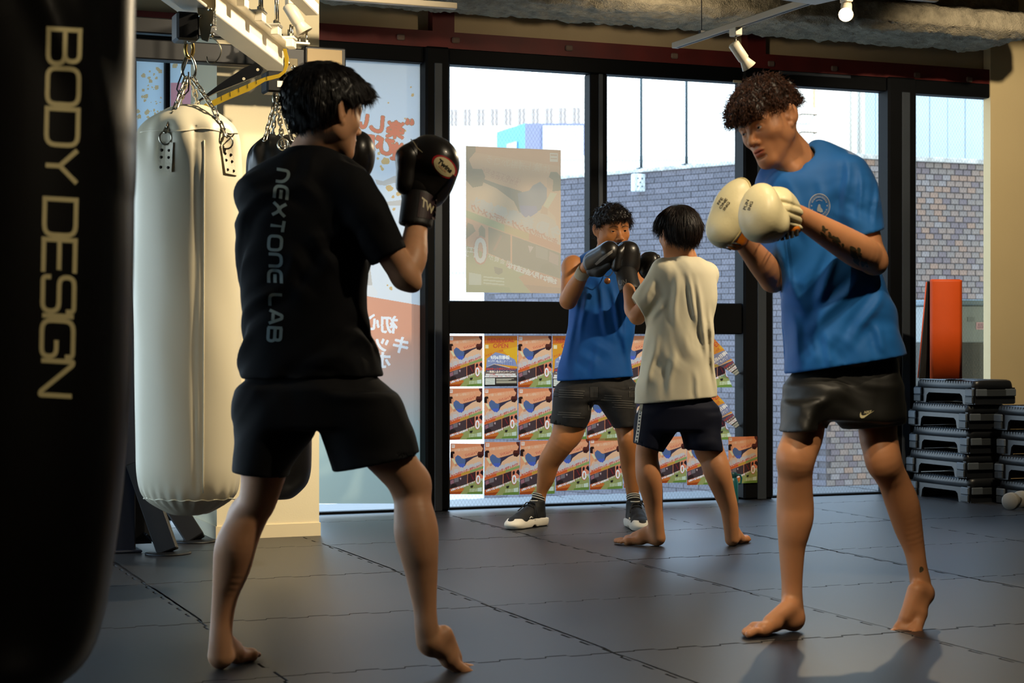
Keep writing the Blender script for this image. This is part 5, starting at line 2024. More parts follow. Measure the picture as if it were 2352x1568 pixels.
mb.cbox(tp(402, 98, .06), tp(454, 28, -.06) + Vector((0, 0, 0)), .004) if False else None
q0, q1 = tp(400, 95), tp(456, 30)
mb.cbox((min(q0.x, q1.x), q0.y - .05, min(q0.z, q1.z)), (max(q0.x, q1.x), q0.y + .05, max(q0.z, q1.z)), .008)
mb.build('carriage', None, tro)
MB().use(M_zinc, True).tube([tp(434, 98), tp(434, 60)], .007, 8).build('eye_bolt', None, tro)
# far trolley over the black bag
td = 7.3
q0, q1 = tp(606, 214), tp(668, 165)
mb = MB().use(M_steelb)
mb.cbox((min(q0.x, q1.x), q0.y - .05, min(q0.z, q1.z)), (max(q0.x, q1.x), q0.y + .05, max(q0.z, q1.z)), .008)
t2 = mb.build('trolley', None, rig)
MB().use(mat('white maker label', '#efe9da', .5)).box((tp(632, 0).x, q0.y - .052, tp(0, 202).z), (tp(662, 0).x, q0.y - .0505, tp(0, 188).z)).build('label_plate', None, t2)
MB().use(M_zplate).cbox((tp(655, 0).x, q0.y - .02, tp(0, 200).z), (tp(690, 0).x, q0.y + .0, tp(0, 132).z), .003).build('side_plate', None, t2)
for a, b in ((661, 146), (674, 155), (660, 169), (672, 176)):
    MB().use(M_zinc, True).lathe([(.010, 0), (.010, .004), (.006, .008), (0, .009)], 12, frame(tp(a, b, -.03), (CT, -ST, 0), (0, 0, 1), (-ST, -CT, 0))).build('bolt', None, t2)
MB().use(M_zinc, True).tube([tp(637, 214), tp(637, 190)], .007, 8).build('eye_bolt', None, t2)
# drilled arm with its yellow marked band
td = 7.15
sc = td / FPX
M_a = frame(tp(0, 0), (CT, -ST, 0), (0, 0, -1), (-ST, -CT, 0))
armp = [(440, 262), (440, 244), (505, 195), (560, 158), (590, 145), (606, 160), (600, 172), (556, 190), (500, 212), (462, 232)]
MB().use(M_steelb).prism([(a * sc, b * sc) for a, b in armp], .016, M_a).build('drilled_arm', None, rig)
for a, b in ((592, 160), (560, 181)):
    MB().use(M_cream).lathe([(.006, 0), (.006, .0015)], 12, frame(tp(a, b, -.0165), (CT, -ST, 0), (0, 0, 1), (-ST, -CT, 0))).build('bolt_hole', None, rig)
M_yel = mat('yellow band', '#c9a420', .5, var=.06)
band = [(438, 258), (470, 238), (520, 214), (570, 192), (610, 176), (638, 170), (648, 163), (652, 150), (651, 128), (648, 112), (656, 112), (661, 132), (660, 150), (654, 166), (640, 178), (606, 187), (572, 208), (520, 230), (470, 252), (438, 270)]
for i in range(9):
    pass
M_b = frame(tp(0, 0, -.024), (CT, -ST, 0), (0, 0, -1), (-ST, -CT, 0))
yb = MB().use(M_yel).prism([(a * sc, b * sc) for a, b in band], .006, M_b).build('yellow_band', None, rig)
mb = MB().use(mat('black tick', '#17150f', .6))
for a, b in ((508, 228), (528, 219), (548, 209), (568, 200), (588, 190), (612, 181), (652, 140)):
    mb.add([tp(a - .8, b - 8, -.031), tp(a + .8, b - 8, -.031), tp(a + 1.6, b + 3, -.031), tp(a, b + 3, -.031)], [(0, 1, 2, 3)], False)
mb.build('tick_marks', None, yb)

# slanted legs of a bench behind the white bag
bn = thing('weight_bench', 'dark steel bench standing on slanted legs behind the white bag', 'bench', onfloor(420, 1262))
bo = bn.location.copy()
for (a, b, w, d0, d1, m) in (((345, 1150), (386, 1271), .085, 7.80, 7.755, M_steelb), ((402, 1165), (450, 1243), .085, 8.30, 8.23, M_steelb)):
    p0, p1 = at(a[0], a[1], d0) - bo, at(b[0], b[1], d1) - bo
    p1.z = .008
    d = (p1 - p0).normalized()
    p0 = p1 - d * .42
    M = rotM(p0, p1, (CT, -ST, 0))
    MB().use(m).cbox((-.03, -.045, 0), (.03, .045, .42), .004, M).build('leg', None, bn)
    MB().use(M_steelb).lathe([(.10, 0), (.10, .005), (.09, .008), (0, .009)], 24, Matrix.Translation((p1.x, p1.y, 0))).build('foot_plate', None, bn)
    e = p0
    if m is M_steelb and a[0] == 345:
        e0 = p0.copy()
M = rotM(e0, p0, (0, 0, 1))
MB().use(M_steelb).cbox((-.03, -.03, 0), (.03, .03, (p0 - e0).length), .004, M).build('seat_frame', None, bn)
MB().use(mat('dark bench pad', '#1a1b1f', .5)).cbox((-.11, .03, .0), (.11, .08, (p0 - e0).length), .012, M).build('seat', None, bn)

# ---------------------------------------------------------------- aerobic steps, mat, dumbbell, bottle
M_step = mat('black step plastic', '#15171a', 0.38, var=.12, vscale=12, bump=.1, bscale=200, bdist=.0008)
M_pad = mat('grey step pad', '#4b5259', 0.55, var=.08, vscale=12)
M_pad2 = mat('dark step pad', '#262a2d', 0.55)
SW, SL, SH = .290, .600, .1385
def make_step():
    t = thing('aerobic_step', 'x', 'exercise step')
    d = MB().use(M_step)
    z0 = .085
    # deck with bevelled skirt
    o = [(-SW / 2, -SL / 2), (SW / 2, -SL / 2), (SW / 2, SL / 2), (-SW / 2, SL / 2)]
    def ringv(ins, z, r=.035, n=4):
        vs = []
        for sx, sy, a0 in ((1, 1, 0), (-1, 1, 90), (-1, -1, 180), (1, -1, 270)):
            cx, cy = sx * (SW / 2 - ins - r), sy * (SL / 2 - ins - r)
            for k in range(n + 1):
                a = math.radians(a0 + 90 * k / n)
                vs.append((cx + r * math.cos(a), cy + r * math.sin(a), z))
        return vs
    rings = [ringv(.004, z0), ringv(.008, .118), ringv(.010, SH - .012), ringv(.014, SH - .004), ringv(.022, SH)]
    n = len(rings[0])
    vs = [p for r in rings for p in r]
    fs = [(i * n + k, i * n + (k + 1) % n, (i + 1) * n + (k + 1) % n, (i + 1) * n + k) for i in range(len(rings) - 1) for k in range(n)]
    fs.append([4 * n + k for k in range(n)])
    fs.append([k for k in range(n)][::-1])
    d.add(vs, fs, True)
    deck = d.build('deck', None, t)
    rb = MB().use(M_step)
    for k in range(21):
        y = -SL / 2 + .05 + k * (SL - .1) / 20
        rb.cbox((-SW / 2 + .03, y - .006, SH - .001), (SW / 2 - .03, y + .006, SH + .002), .001)
        rb.cbox((-SW / 2 + .0075, y - .009, SH - .026), (-SW / 2 + .02, y + .009, SH - .006), .0015)
    rb.build('grip_ribs', None, deck)
    # skirts with an arched opening on the long sides, closed short ends
    for s in (-1, 1):
        prof = [(-SL / 2 + .02, 0), (-SL / 2 + .115, 0), (-SL / 2 + .125, .045), (-SL / 2 + .145, .060), (SL / 2 - .145, .060), (SL / 2 - .125, .045), (SL / 2 - .115, 0), (SL / 2 - .02, 0), (SL / 2 - .01, z0 + .01), (-SL / 2 + .01, z0 + .01)]
        M = frame((s * (SW / 2 - .006), 0, 0), (0, 1, 0), (0, 0, 1), (1, 0, 0))
        MB().use(M_step).prism(prof, -.02 * s, M).build('side_skirt', None, t)
        prof = [(-SW / 2 + .01, 0), (SW / 2 - .01, 0), (SW / 2 - .004, z0 + .01), (-SW / 2 + .004, z0 + .01)]
        M = frame((0, s * (SL / 2 - .006), 0), (1, 0, 0), (0, 0, 1), (0, -1, 0))
        e = MB().use(M_step).prism(prof, .02 * s, M).build('end_skirt', None, t)
        MB().use(M_pad2).cbox((-SW / 2 + .02, s * SL / 2 - .009, .045), (SW / 2 - .02, s * SL / 2 - .001, .085), .003).build('end_band', None, e)
    for sx in (-1, 1):
        for sy in (-1, 1):
            pd = MB().use(M_pad).cbox((sx * SW / 2 - .010, sy * (SL / 2 - .045) - .040, .045), (sx * SW / 2 + .004, sy * (SL / 2 - .045) + .036, .088), .005)
            pd.cbox((sx * (SW / 2 - .045) - .036, sy * SL / 2 - .010, .045), (sx * (SW / 2 - .045) + .040, sy * SL / 2 + .003, .088), .005)
            po = pd.build('corner_pad', None, t)
            MB().use(M_pad2).cbox((sx * SW / 2 - .010, sy * (SL / 2 - .045) - .038, .004), (sx * SW / 2 + .002, sy * (SL / 2 - .045) + .034, .044), .004).build('foot', None, po)
    return t
step0 = make_step()
c1 = at(2230, 790, 10.22)
c2 = at(2287, 790, 10.22)
first = True
jj = ((-.006, .0), (-.015, .02), (0, .01), (-.014, .0), (.012, -.02))
nm5 = ('bottom', 'second from bottom', 'middle', 'fourth from bottom', 'top')
for i in range(5):
    loc = (c1.x + SW / 2 + jj[i][0], c1.y + SL / 2 + jj[i][1], i * (SH + .0025))
    lab = 'black aerobic step, %s of the left stack under the orange mat' % nm5[i]
    if first:
        step0.location = loc
        step0['label'] = lab
        step0['group'] = 'aerobic steps in two stacks'
        first = False
    else:
        dup(step0, loc, random.uniform(-.02, .02), lab)
nm4 = ('bottom', 'second from bottom', 'third from bottom', 'top')
for i in range(4):
    dup(step0, (c2.x + SW / 2 + (0, -.01, .006, -.016)[i], c2.y - SL / 2 + .0, i * (SH + .0025)), random.uniform(-.015, .015), 'black aerobic step, %s of the shorter right stack at the frame edge' % nm4[i])
# folded orange mat standing on the stack
zt = 5 * (SH + .0025) + .003
M_or = mat('orange exercise mat', '#e0540f', 0.6, var=.05, vscale=10, bump=.25, bscale=500, bdist=.0008)
M_mb = mat('black mat underside', '#0c0a09', 0.7)
fm_ = Fig(10.42, 2172)
a0 = fm_.J(2137, 700)
om = thing('folded_mat', 'bright orange exercise mat folded in two, standing on the steps', 'exercise mat', fm_.world((0, 0, zt)), -TH)
hm = fm_.Z(643) - zt
w0, w1 = fm_.J(2137, 700)[0], fm_.J(2207, 700)[0]
fr_ = MB().use(M_or)
cr = [(w0, 0), (w0 + .02, -.012), ((w0 + w1) / 2, -.018), (w1 - .02, -.012), (w1, 0)]
vs = [(x, y, z) for z in (0, hm * .5, hm - .012, hm) for x, y in cr]
fs = [(i * 5 + k, i * 5 + k + 1, i * 5 + k + 6, i * 5 + k + 5) for i in range(3) for k in range(4)]
fr_.add(vs, fs, True)
o_ = fr_.build('front_flap', None, om)
o_.modifiers.new('t', 'SOLIDIFY').thickness = -.010
l0, l1 = fm_.J(2131, 700)[0], fm_.J(2115, 700)[0]
bk = MB().use(M_mb)
vs = [(l1, .06, 0), (w1 - .01, .10, 0), (l0, .02, hm - .006), (w1 - .01, .03, hm - .006)]
bk.add(vs, [(0, 1, 3, 2)], False)
bo_ = bk.build('back_flap', None, om)
sd_ = bo_.modifiers.new('t', 'SOLIDIFY')
sd_.thickness = -.008
MB().use(M_or, True).tube([(w0 + .004, .006, hm - .006), (w1 - .004, .012, hm - .006)], .012, 10).build('fold', None, om)
MB().use(M_or, True).tube([(l1 - .001, .064, .004), (l0 - .001, .024, hm - .010)], .005, 8).build('edge', None, om)
# dumbbell lying on its side
q = onfloor(2334, 1168)
db = thing('dumbbell', 'small grey dumbbell on the floor in front of the right stack of steps', 'dumbbell', (q.x, q.y, 0), .55)
M_db = mat('grey vinyl weight', '#8d8980', .55, var=.05)
for s in (-1, 1):
    MB().use(M_db, True).lathe([(.0, -.022), (.044, -.022), (.047, -.018), (.047, .018), (.044, .022), (0, .022)], 28, frame((s * .075, 0, .0475), (0, 1, 0), (0, 0, 1), (1, 0, 0))).build('weight', None, db)
MB().use(mat('steel grip', '#6f6c66', .35, .9), True).tube([(-.06, 0, .0475), (.06, 0, .0475)], .014, 14).build('handle', None, db)
# teal bottle behind the boy's leg
q = at(1681, 1140, 10.25)
tb = thing('water_bottle', 'teal jug with loop handle by the window behind the right bare leg', 'bottle', (q.x, q.y, 0))
M_teal = mat('teal plastic', '#1f6a6e', .35)
MB().use(M_teal, True).lathe([(0, 0), (.035, 0), (.037, .006), (.037, .12), (.030, .14), (.026, .146)], 24).build('body', None, tb)
MB().use(mat('dark teal cap', '#17494e', .4), True).lathe([(.027, .146), (.030, .150), (.030, .172), (.026, .176), (0, .176)], 24).build('cap', None, tb)
MB().use(M_teal, True).tube([(.028, 0, .160), (.050, -.008, .158), (.058, -.008, .140), (.055, -.006, .110), (.036, 0, .105)], .006, 8).build('handle', None, tb)

# ---------------------------------------------------------------- track lights
M_lamp = mat('white lamp enamel', '#ded4bd', .4)
M_track = mat('white track enamel', '#b5aa96', .45)
def spot_lamp(name, label, top, aim, r=.026, L=.12, lit=False, stem=.05):
    t = thing(name, label, 'spotlight', top)
    T0 = Vector((0, 0, 0))
    MB().use(M_lamp).cbox((-.018, -.03, -.036), (.018, .03, 0), .003).build('adapter', None, t)
    MB().use(M_silver, True).tube([(0, 0, -.036), (0, 0, -.036 - stem)], .005, 8).build('stem', None, t)
    a = Vector(aim).normalized()
    b0 = Vector((0, 0, -.036 - stem)) - a * .01
    M = rotM(b0, b0 + a)
    MB().use(M_lamp, True).lathe([(0, -.012), (r * .8, -.012), (r, -.006), (r, L * .62), (r * .86, L * .66), (r * .86, L * .70), (r * 1.35, L), (r * 1.28, L), (r * .8, L * .74), (0, L * .74)], 20, M).build('lamp_shade', None, t)
    if lit:
        m = bpy.data.materials.new('lit lamp')
        m.use_nodes = True
        b = m.node_tree.nodes['Principled BSDF']
        b.inputs['Emission Color'].default_value = (1, .86, .62, 1)
        b.inputs['Emission Strength'].default_value = 30
        MB().use(m, True).lathe([(r * 1.2, L * .97), (r * .8, L * 1.03), (0, L * 1.06)], 20, M).build('bulb', None, t)
        l = bpy.data.lights.new('lamp beam', 'SPOT')
        l.energy = 90
        l.color = (1, .80, .52)
        l.spot_size = 1.3
        l.shadow_soft_size = .03
        lo = link('lamp_beam', l, t)
        lo.matrix_local = rotM(b0 + a * L * 1.15, b0 + a * (L * 1.15 - 1))
    return t
zr = CAMH + (HOR - 105) / FPX * 8.62
e0 = at(1550, 105, 8.62)
e1 = at(1850, 5, 7.52)
e1.z = e0.z
e2 = e0 + (e1 - e0) * 1.9
tr_ = thing('track_rail', 'white lighting track running towards the camera above the windows', 'light track', e0)
dv = (e2 - e0)
M = rotM((0, 0, 0), dv)
MB().use(M_track).cbox((-.018, -.014, 0), (.018, .014, dv.length), .003, M).build('track', None, tr_)
MB().use(mat('dark track slot', '#1d1c1b', .6)).box((-.006, -.0148, .03), (.006, -.013, dv.length), M).build('slot', None, tr_)
for k in (.12, .62):
    w = MB().use(M_steelb, True).tube([dv * k, dv * k + Vector((0, 0, CZ - e0.z))], .0022, 6)
    w.cbox(dv * k + Vector((-.012, -.012, .012)), dv * k + Vector((.012, .012, .03)), .002)
    w.build('hanger_wire', None, tr_)
k = (1692 - 1550) / 300 * 1.0
pL = e0 + (e1 - e0) * .50
spot_lamp('track_spotlight', 'unlit white track spotlight on the right lighting track, aimed down right', pL - Vector((0, 0, .012)), (.50, .0, -.62))
pS = at(1944, -12, 8.3)
spot_lamp('track_spotlight', 'glowing white track spotlight at the top right, above the man in blue', pS, (-.42, -.62, -.42), lit=True, stem=.02)
tr2 = thing('track_rail', 'short white lighting track carrying the glowing spotlight at the top edge', 'light track', pS + Vector((0, 0, .002)))
MB().use(M_track).cbox((-.9, -.018, 0), (.5, .018, .028), .003).build('track', None, tr2)
for x in (-.7, .3):
    MB().use(M_steelb, True).tube([(x, 0, .028), (x, 0, CZ - pS.z - .002)], .0022, 6).build('hanger_wire', None, tr2)
pn0 = at(1872, 12, 7.35)
pn = thing('ceiling_panel', 'white hanging panel corner at the top edge right of the track', 'ceiling panel', pn0)
u1 = at(1780, 1, 7.224) - pn0
u1.z = 0
u1.normalize()
u2 = Vector((u1.y, -u1.x, 0))
if u2.y > 0:
    u2 = -u2
Mp = frame((0, 0, 0), u1, u2, (0, 0, 1))
MB().use(M_lamp).cbox((0, 0, 0), (.6, .6, .025), .004, Mp).build('sheet', None, pn)
for a, b in ((.08, .08), (.52, .08), (.08, .52), (.52, .52)):
    q = Mp @ Vector((a, b, .025))
    MB().use(M_steelb, True).tube([q, q + Vector((0, 0, CZ - pn0.z - .025))], .003, 6).build('hanger_wire', None, pn)
pT = at(667, -6, 8.08)
spot_lamp('track_spotlight', 'unlit white spotlight in front of the left column top, aimed down right', pT, (.36, -.1, -.62), r=.030, L=.135, stem=.015)
tr3 = thing('track_rail', 'white lighting track over the left column, just above the frame', 'light track', pT + Vector((0, 0, .002)))
MB().use(M_track).cbox((-.6, -.018, 0), (.8, .018, .028), .003).build('track', None, tr3)
for x in (-.4, .6):
    MB().use(M_steelb, True).tube([(x, 0, .028), (x, 0, CZ - pT.z - .002)], .0022, 6).build('hanger_wire', None, tr3)

# warm hall spots above the frame, without lamp bodies, and one added uplight
def hall_spot(px, py, pz, tx, ty, tz, e, size=1.2, col=(1, .82, .56), soft=.04):
    l = bpy.data.lights.new('hall spot', 'SPOT')
    l.energy = e
    l.color = col
    l.spot_size = size
    l.spot_blend = .6
    l.shadow_soft_size = soft
    o = link('hall_spot', l, None, (px, py, pz))
    o.rotation_euler = (Vector((tx, ty, tz)) - Vector((px, py, pz))).to_track_quat('-Z', 'Y').to_euler()
hall_spot(3.00, 6.05, 2.95, 1.65, 7.2, 1.0, 430, 1.5)       # column and white bag
hall_spot(2.30, 7.05, 2.85, 2.05, 8.2, 2.1, 60, 2.0)        # top of the column
hall_spot(1.5, 3.0, 2.95, 3.3, 5.0, .12, 150, .46)          # legs of the man in blue
hall_spot(2.45, 4.45, 3.05, 2.72, 4.85, 1.3, 60, .62)        # his mitts, from above
hall_spot(5.1, 5.7, 3.0, 4.2, 7.5, 1.0, 350, 1.2)           # pair by the window
hall_spot(3.0, 3.3, 3.0, 1.9, 4.9, 0.4, 120, 1.1)           # legs of the man in black
hall_spot(1.0, 1.3, 3.0, 0.25, 3.1, 1.0, 85, .75)           # near bag
hall_spot(5.6, 6.6, 3.0, 6.9, 9.0, 1.2, 270, 1.3)           # right column
hall_spot(4.2, 8.0, 2.55, 4.3, 9.3, 2.75, 13, 2.4)          # added uplight, standing in for warm bounce on the board over the windows
# ---------------------------------------------------------------- people
def join2(*shapes):
    V, Fc = [], []
    for v, f in shapes:
        o = len(V)
        V += [Vector((a[0], a[1])) for a in v]
        Fc += [[o + i for i in q] for q in f]
    return V, Fc
SK_L, SK_R, SK_C, SK_B = lin('#d09a74'), lin('#c98b60'), lin('#bf7d4a'), lin('#c8895c')
def lips(c):
    return (c[0] * .80, c[1] * .52, c[2] * .50)
BROW = lin('#1d130e')

def body_mesh(parts, nm, parent, m=None):
    """parts [(verts, quads, colours)] as the one body of a figure"""
    me = grid_mesh(nm, [(v, q) for v, q, c in parts], [m or M_skinA], [c for v, q, c in parts])
    return link(nm, me, parent)

def cloth(F, nm, m, parent, smooth=1):
    v, q = F.nets(smooth)
    return link(nm, grid_mesh(nm, [(v, q)], [m]), parent)

def hair_obj(cap, C, R, s, parent, n, length, width, base, tip, nm='hair', curl=0.0, freq=2.0, droop=0.2, fwd=0.0, dn=.35, spread=.25, crown=(0, -.05, .115), keep=None, nseg=6):
    v, q = cap
    N = normals(v, q)
    T = hair_flow(v, N, C, R, s, crown, fwd, dn)
    w = np.ones(len(v))
    if keep is not None:
        w = keep(head_coords(v, C, R, s)).astype(float)
    i = rng.choice(len(v), n, p=w / w.sum())
    L = length * rng.uniform(.6, 1.15, n)
    sv, sq = strands(v[i] - N[i] * .002, T[i], N[i], L, width, nseg, curl, freq, droop, spread=spread)
    c0 = np.tile(np.array(base, np.float32), (len(v), 1))
    rows = nseg + 1
    tt = np.repeat(np.linspace(0, 1, rows), 3)
    mixv = np.tile(tt, n)[:, None] * np.repeat(rng.uniform(.3, 1.0, n), rows * 3)[:, None]
    c1 = np.array(base)[None] * (1 - mixv) + np.array(tip)[None] * mixv
    me = grid_mesh(nm, [(v, q), (sv, sq)], [M_hair], [c0, c1.astype(np.float32)])
    return link(nm, me, parent)

# ============ the man in black, seen from behind (left)
fg = Fig(5.0, 745)
J, RR = fg.J, fg.R
manL = thing('person', 'person in all black T-shirt and shorts seen from behind, barefoot, right gloved fist raised', 'person')
fg.place(manL)
HC = J(755, 262, 0.0)
HR = basis((.76, .64, -.10), (.05, 0, 1))
F = Fld(HC + V3((-.17, -.17, -.27)), HC + V3((.17, .17, .17)), .0028)
head(F, HC, HR, 1.0)
F.rc(HC + V3((-.015, -.005, -.045)), J(722, 352, .02), .060, .066, .03)
F.rc(J(722, 352, .02), J(716, 400, .035), .064, .062, .01)
hv, hq = F.nets(1)
hc = face_cols(hv, HC, HR, 1.0, SK_L, lips(SK_L), BROW)
B_ = Fld(J(430, 1580, -.45), J(1120, 330, .6), .0042)
B_.lo = V3((min(J(430, 1580, -.4)[0], -.5), -.42, -.02)); B_ = Fld((-.46, -.34, -.02), (.48, .62, 1.52), .0042)
FEET = []
# torso under the shirt, arms
B_.loft(fg.rows([(365, 690, 750), (395, 630, 790), (440, 585, 815), (560, 580, 815), (760, 585, 805), (860, 590, 830), (910, 600, 850)], .085, .02), .02)
B_.chain([J(815, 440, -.06), J(868, 530, -.09), J(930, 635, -.06)], [RR(40), RR(37), RR(31)], .03)
B_.chain([J(930, 632, -.06), J(946, 590, -.02), J(955, 530, .04), J(964, 470, .09)], [RR(32), RR(35), RR(27), RR(25)], .012)
B_.ell(J(952, 655, -.06), RR(14), None, .03)
B_.ell(J(972, 420, .12), (.045, .05, .055))
B_.chain([J(610, 445, .08), J(660, 560, .26), J(690, 600, .30)], [RR(42), RR(38), RR(32)], .03)
B_.chain([J(690, 600, .30), J(770, 480, .38), J(812, 400, .42)], [RR(33), RR(28), RR(24)], .012)
# legs
pts, rs = fg.limb([(960, 545, 705, .02), (1040, 543, 672, .02), (1090, 553, 656, .01), (1150, 548, 636, -.005), (1176, 536, 624, -.01), (1215, 510, 606, -.015), (1253, 492, 591, -.015), (1300, 488, 577, 0), (1364, 487, 549, .01), (1420, 484, 536, .01), (1475, 480, 533, .0), (1505, 478, 534, .0)])
B_.chain(pts, rs, .02)
B_.ell(J(560, 1190, .045), (.045, .04, .06), None, .05)
FEET.append(fine_foot(pts, rs, J(494, 1549, -.02) * V3((1, 1, 0)) + V3((0, 0, .002)), (.33, .94, 0), (0, 0, 1), 1, .25))
pts, rs = fg.limb([(960, 770, 905, .0), (1010, 795, 945, -.02), (1060, 842, 968, -.03), (1098, 880, 978, -.03), (1140, 902, 985, -.025), (1190, 904, 1001, -.04), (1226, 905, 1008, -.05), (1270, 918, 1007, -.06), (1309, 929, 1006, -.06), (1392, 948, 1003, -.07), (1441, 952, 1007, -.08), (1470, 955, 1012, -.08)])
B_.chain(pts, rs, .02)
B_.ell(J(952, 1110, .00), (.045, .05, .05), None, .04)
hl = J(958, 1492, -.10)
FEET.append(fine_foot(pts, rs, hl, (.105, .10, -.088), (.5, .2, .9), 1, .255, (.75, .62, -.05)))
bv, bq = B_.nets(1)
bcol = np.tile(np.array(SK_L, np.float32), (len(bv), 1))
ob = body_mesh([(hv, hq, hc), (bv, bq, bcol)] + [(v, q, np.tile(np.array(SK_L, np.float32), (len(v), 1))) for v, q in FEET], 'body', manL)
eye_parts(HC, HR, 1.0, HC + V3((2, 1.6, -.2)), manL)
cap = hair_cap(HC, HR, 1.0, .026, (.080, .050), (-.095, -.064), .003, [((0, .085, .066), (.062, .042, .036), .03), ((0, -.06, .045), (.080, .080, .080), .02)], .0025, 90)
hair_obj(cap, HC, HR, 1.0, manL, 6500, .030, .0010, lin('#0c0807'), lin('#1c1210'), droop=.25, dn=1.0, spread=.07, crown=(.01, -.055, .13), fwd=.20, keep=lambda h: ~((np.abs(h[:, 0]) > .055) & (np.abs(h[:, 1] + .008) < .042) & (h[:, 2] < .050)))
# T-shirt
S = Fld((-.44, -.32, .60), (.42, .50, 1.53), .0048)
S.loft(fg.rows([(338, 676, 762, .07), (352, 650, 785, .085), (372, 605, 815, .105), (395, 572, 840, .12), (420, 552, 850, .13), (450, 542, 852, .135), (520, 545, 852, .14), (600, 549, 850, .14), (660, 553, 842, .138), (720, 557, 843, .135), (790, 558, 856, .135), (840, 554, 874, .14), (872, 551, 888, .14)], .13, .02), .02, 2.4)
FO = folds([((.5, .3, .8), 75, 1.0, 2.0), ((-.6, .3, .7), 95, .3, 1.5), ((.2, .5, .3), 110, 2.0, 2.5)], .0038)
S.disp(FO)
sleeve(S, [J(806, 440, -.05), J(850, 505, -.08), J(905, 612, -.075)], [RR(58), RR(52), RR(43)], J(893, 590, -.07), (.46, 0, -.86), RR(7), fold=lambda X, Y, Z: FO(X, Y, Z) * .4)
S.chain([J(610, 440, .08), J(655, 545, .24)], [RR(60), RR(50)], .03)
S.rc(J(722, 346, .02), J(740, 300, .02), .068, .074, .006, 's')
S.cut(J(700, 868, .0), (.02, 0, -1), J(440, 1000, -.4), J(960, 850, .4))
sh = cloth(S, 't_shirt', M_blackcloth, manL)
# lettering down the back
M_print = mat('silver grey shirt print', '#8fa3a6', 0.5, var=.1)
seq = 'neXTOme LAB'
tv, tf, tl = tech_text(seq, 1.0, .25, .36, .42, 0.0, .62, 1.05)
def spine(u):
    py = 388 + 394 * u
    base = np.interp(py, [388, 480, 520, 560, 640, 700, 782], [636, 627, 621, 617, 617, 620, 615])
    return base, py
def to_px(a):
    b, py = spine(a.x / tl)
    return b + a.y * 29, py + a.y * 5 * (1 if py < 520 else .3)
decal(S, fg, (tv, tf), to_px, M_print, 'back_lettering', sh)
# shorts
M_shortsL = mat('black sports shorts', '#0a0a0d', 0.8, var=.15, vscale=25, bump=.2, bscale=400, bdist=.0008, spec=.25)
S = Fld((-.30, -.22, .52), (.36, .28, 1.0), .0048)
S.loft(fg.rows([(840, 590, 850, .10), (868, 575, 870, .11), (890, 552, 896), (920, 545, 918), (960, 546, 925), (985, 560, 900)], .135, .0), .02, 2.4)
FO = folds([((.7, .3, .5), 38, .4, 2.0), ((-.4, .4, .8), 52, 1.3, 2)], .0040)
S.disp(FO)
trouser(S, fg.rows([(900, 548, 735), (930, 543, 735), (960, 542, 734), (1000, 541, 720), (1040, 540, 692), (1075, 538, 668), (1115, 536, 655)], .125, .015), J(597, 1089, 0), (-.10, .0, -1), .012, fold=FO)
trouser(S, fg.rows([(900, 700, 912, .125), (930, 706, 928), (960, 718, 938), (990, 735, 948), (1035, 750, 962), (1075, 762, 978), (1120, 775, 992)], .118, -.02), J(862, 1063, 0), (.20, 0, -1), .012, fold=FO)
so = cloth(S, 'shorts', M_shortsL, manL)

# ============ the man in the blue T-shirt with focus mitts (right)
fr = Fig(5.65, 1920)
J, RR = fr.J, fr.R
manR = thing('person', 'person in royal blue T-shirt and black shorts holding up two cream focus mitts, tattooed forearm', 'person')
fr.place(manR)
HC = J(1766, 286, 0.0)
HR = basis((-.70, -.62, -.31), (-.40, -.04, .92))
HS = 1.06
F = Fld(HC + V3((-.17, -.19, -.24)), HC + V3((.26, .19, .19)), .0024)
head(F, HC, HR, HS)
nb = J(1848, 384, .05)
F.rc(HC + V3((.026, .015, -.030)), nb, .055, .058, .022)
F.rc(HC + HR @ V3((0, .03, -.085)) , J(1822, 392, -.01), .026, .035, .03)
F.rc(nb, J(1868, 440, .05), .056, .055, .02)
hv, hq = F.nets(1)
hc = face_cols(hv, HC, HR, HS, SK_R, (SK_R[0] * .86, SK_R[1] * .50, SK_R[2] * .52), BROW)
hh = head_coords(hv, HC, HR, HS)
fade = np.clip((hh[:, 2] - (-.004) + (.05 - hh[:, 1]) * .25) / .05, 0, 1) * (hh[:, 1] < .052) * np.clip((.053 - hh[:, 1]) / .012, 0, 1) * (np.abs(hh[:, 0]) < .080)
fade *= np.clip(1 - (np.hypot(hh[:, 1] + .012, hh[:, 2]) < .034) * (np.abs(hh[:, 0]) > .068), 0, 1)
hc = hc * (1 - .62 * fade[:, None]) + np.array(BROW) * (.62 * fade[:, None])
B_ = Fld((-.42, -.52, -.02), (.36, .34, 1.62), .0042)
FEET = []
B_.loft(fr.rows([(390, 1835, 1915, .06), (412, 1805, 1950, .08), (430, 1785, 1960), (560, 1785, 1975), (700, 1815, 2010), (860, 1835, 2040), (960, 1830, 2040)], .095, .03), .02)
# his left arm
B_.chain([J(1950, 425, -.05), J(1982, 510, -.10), J(2001, 590, -.12)], [RR(38), RR(33), RR(31)], .03)
B_.chain([J(2001, 592, -.12), J(1975, 578, -.17), J(1925, 549, -.25), J(1840, 499, -.36), J(1810, 485, -.39)], [RR(34), RR(38), RR(34), RR(24), RR(24)], .015)
B_.ell(J(2014, 608, -.12), RR(20), None, .03)
B_.ell(J(1790, 480, -.40), (.05, .035, .045))
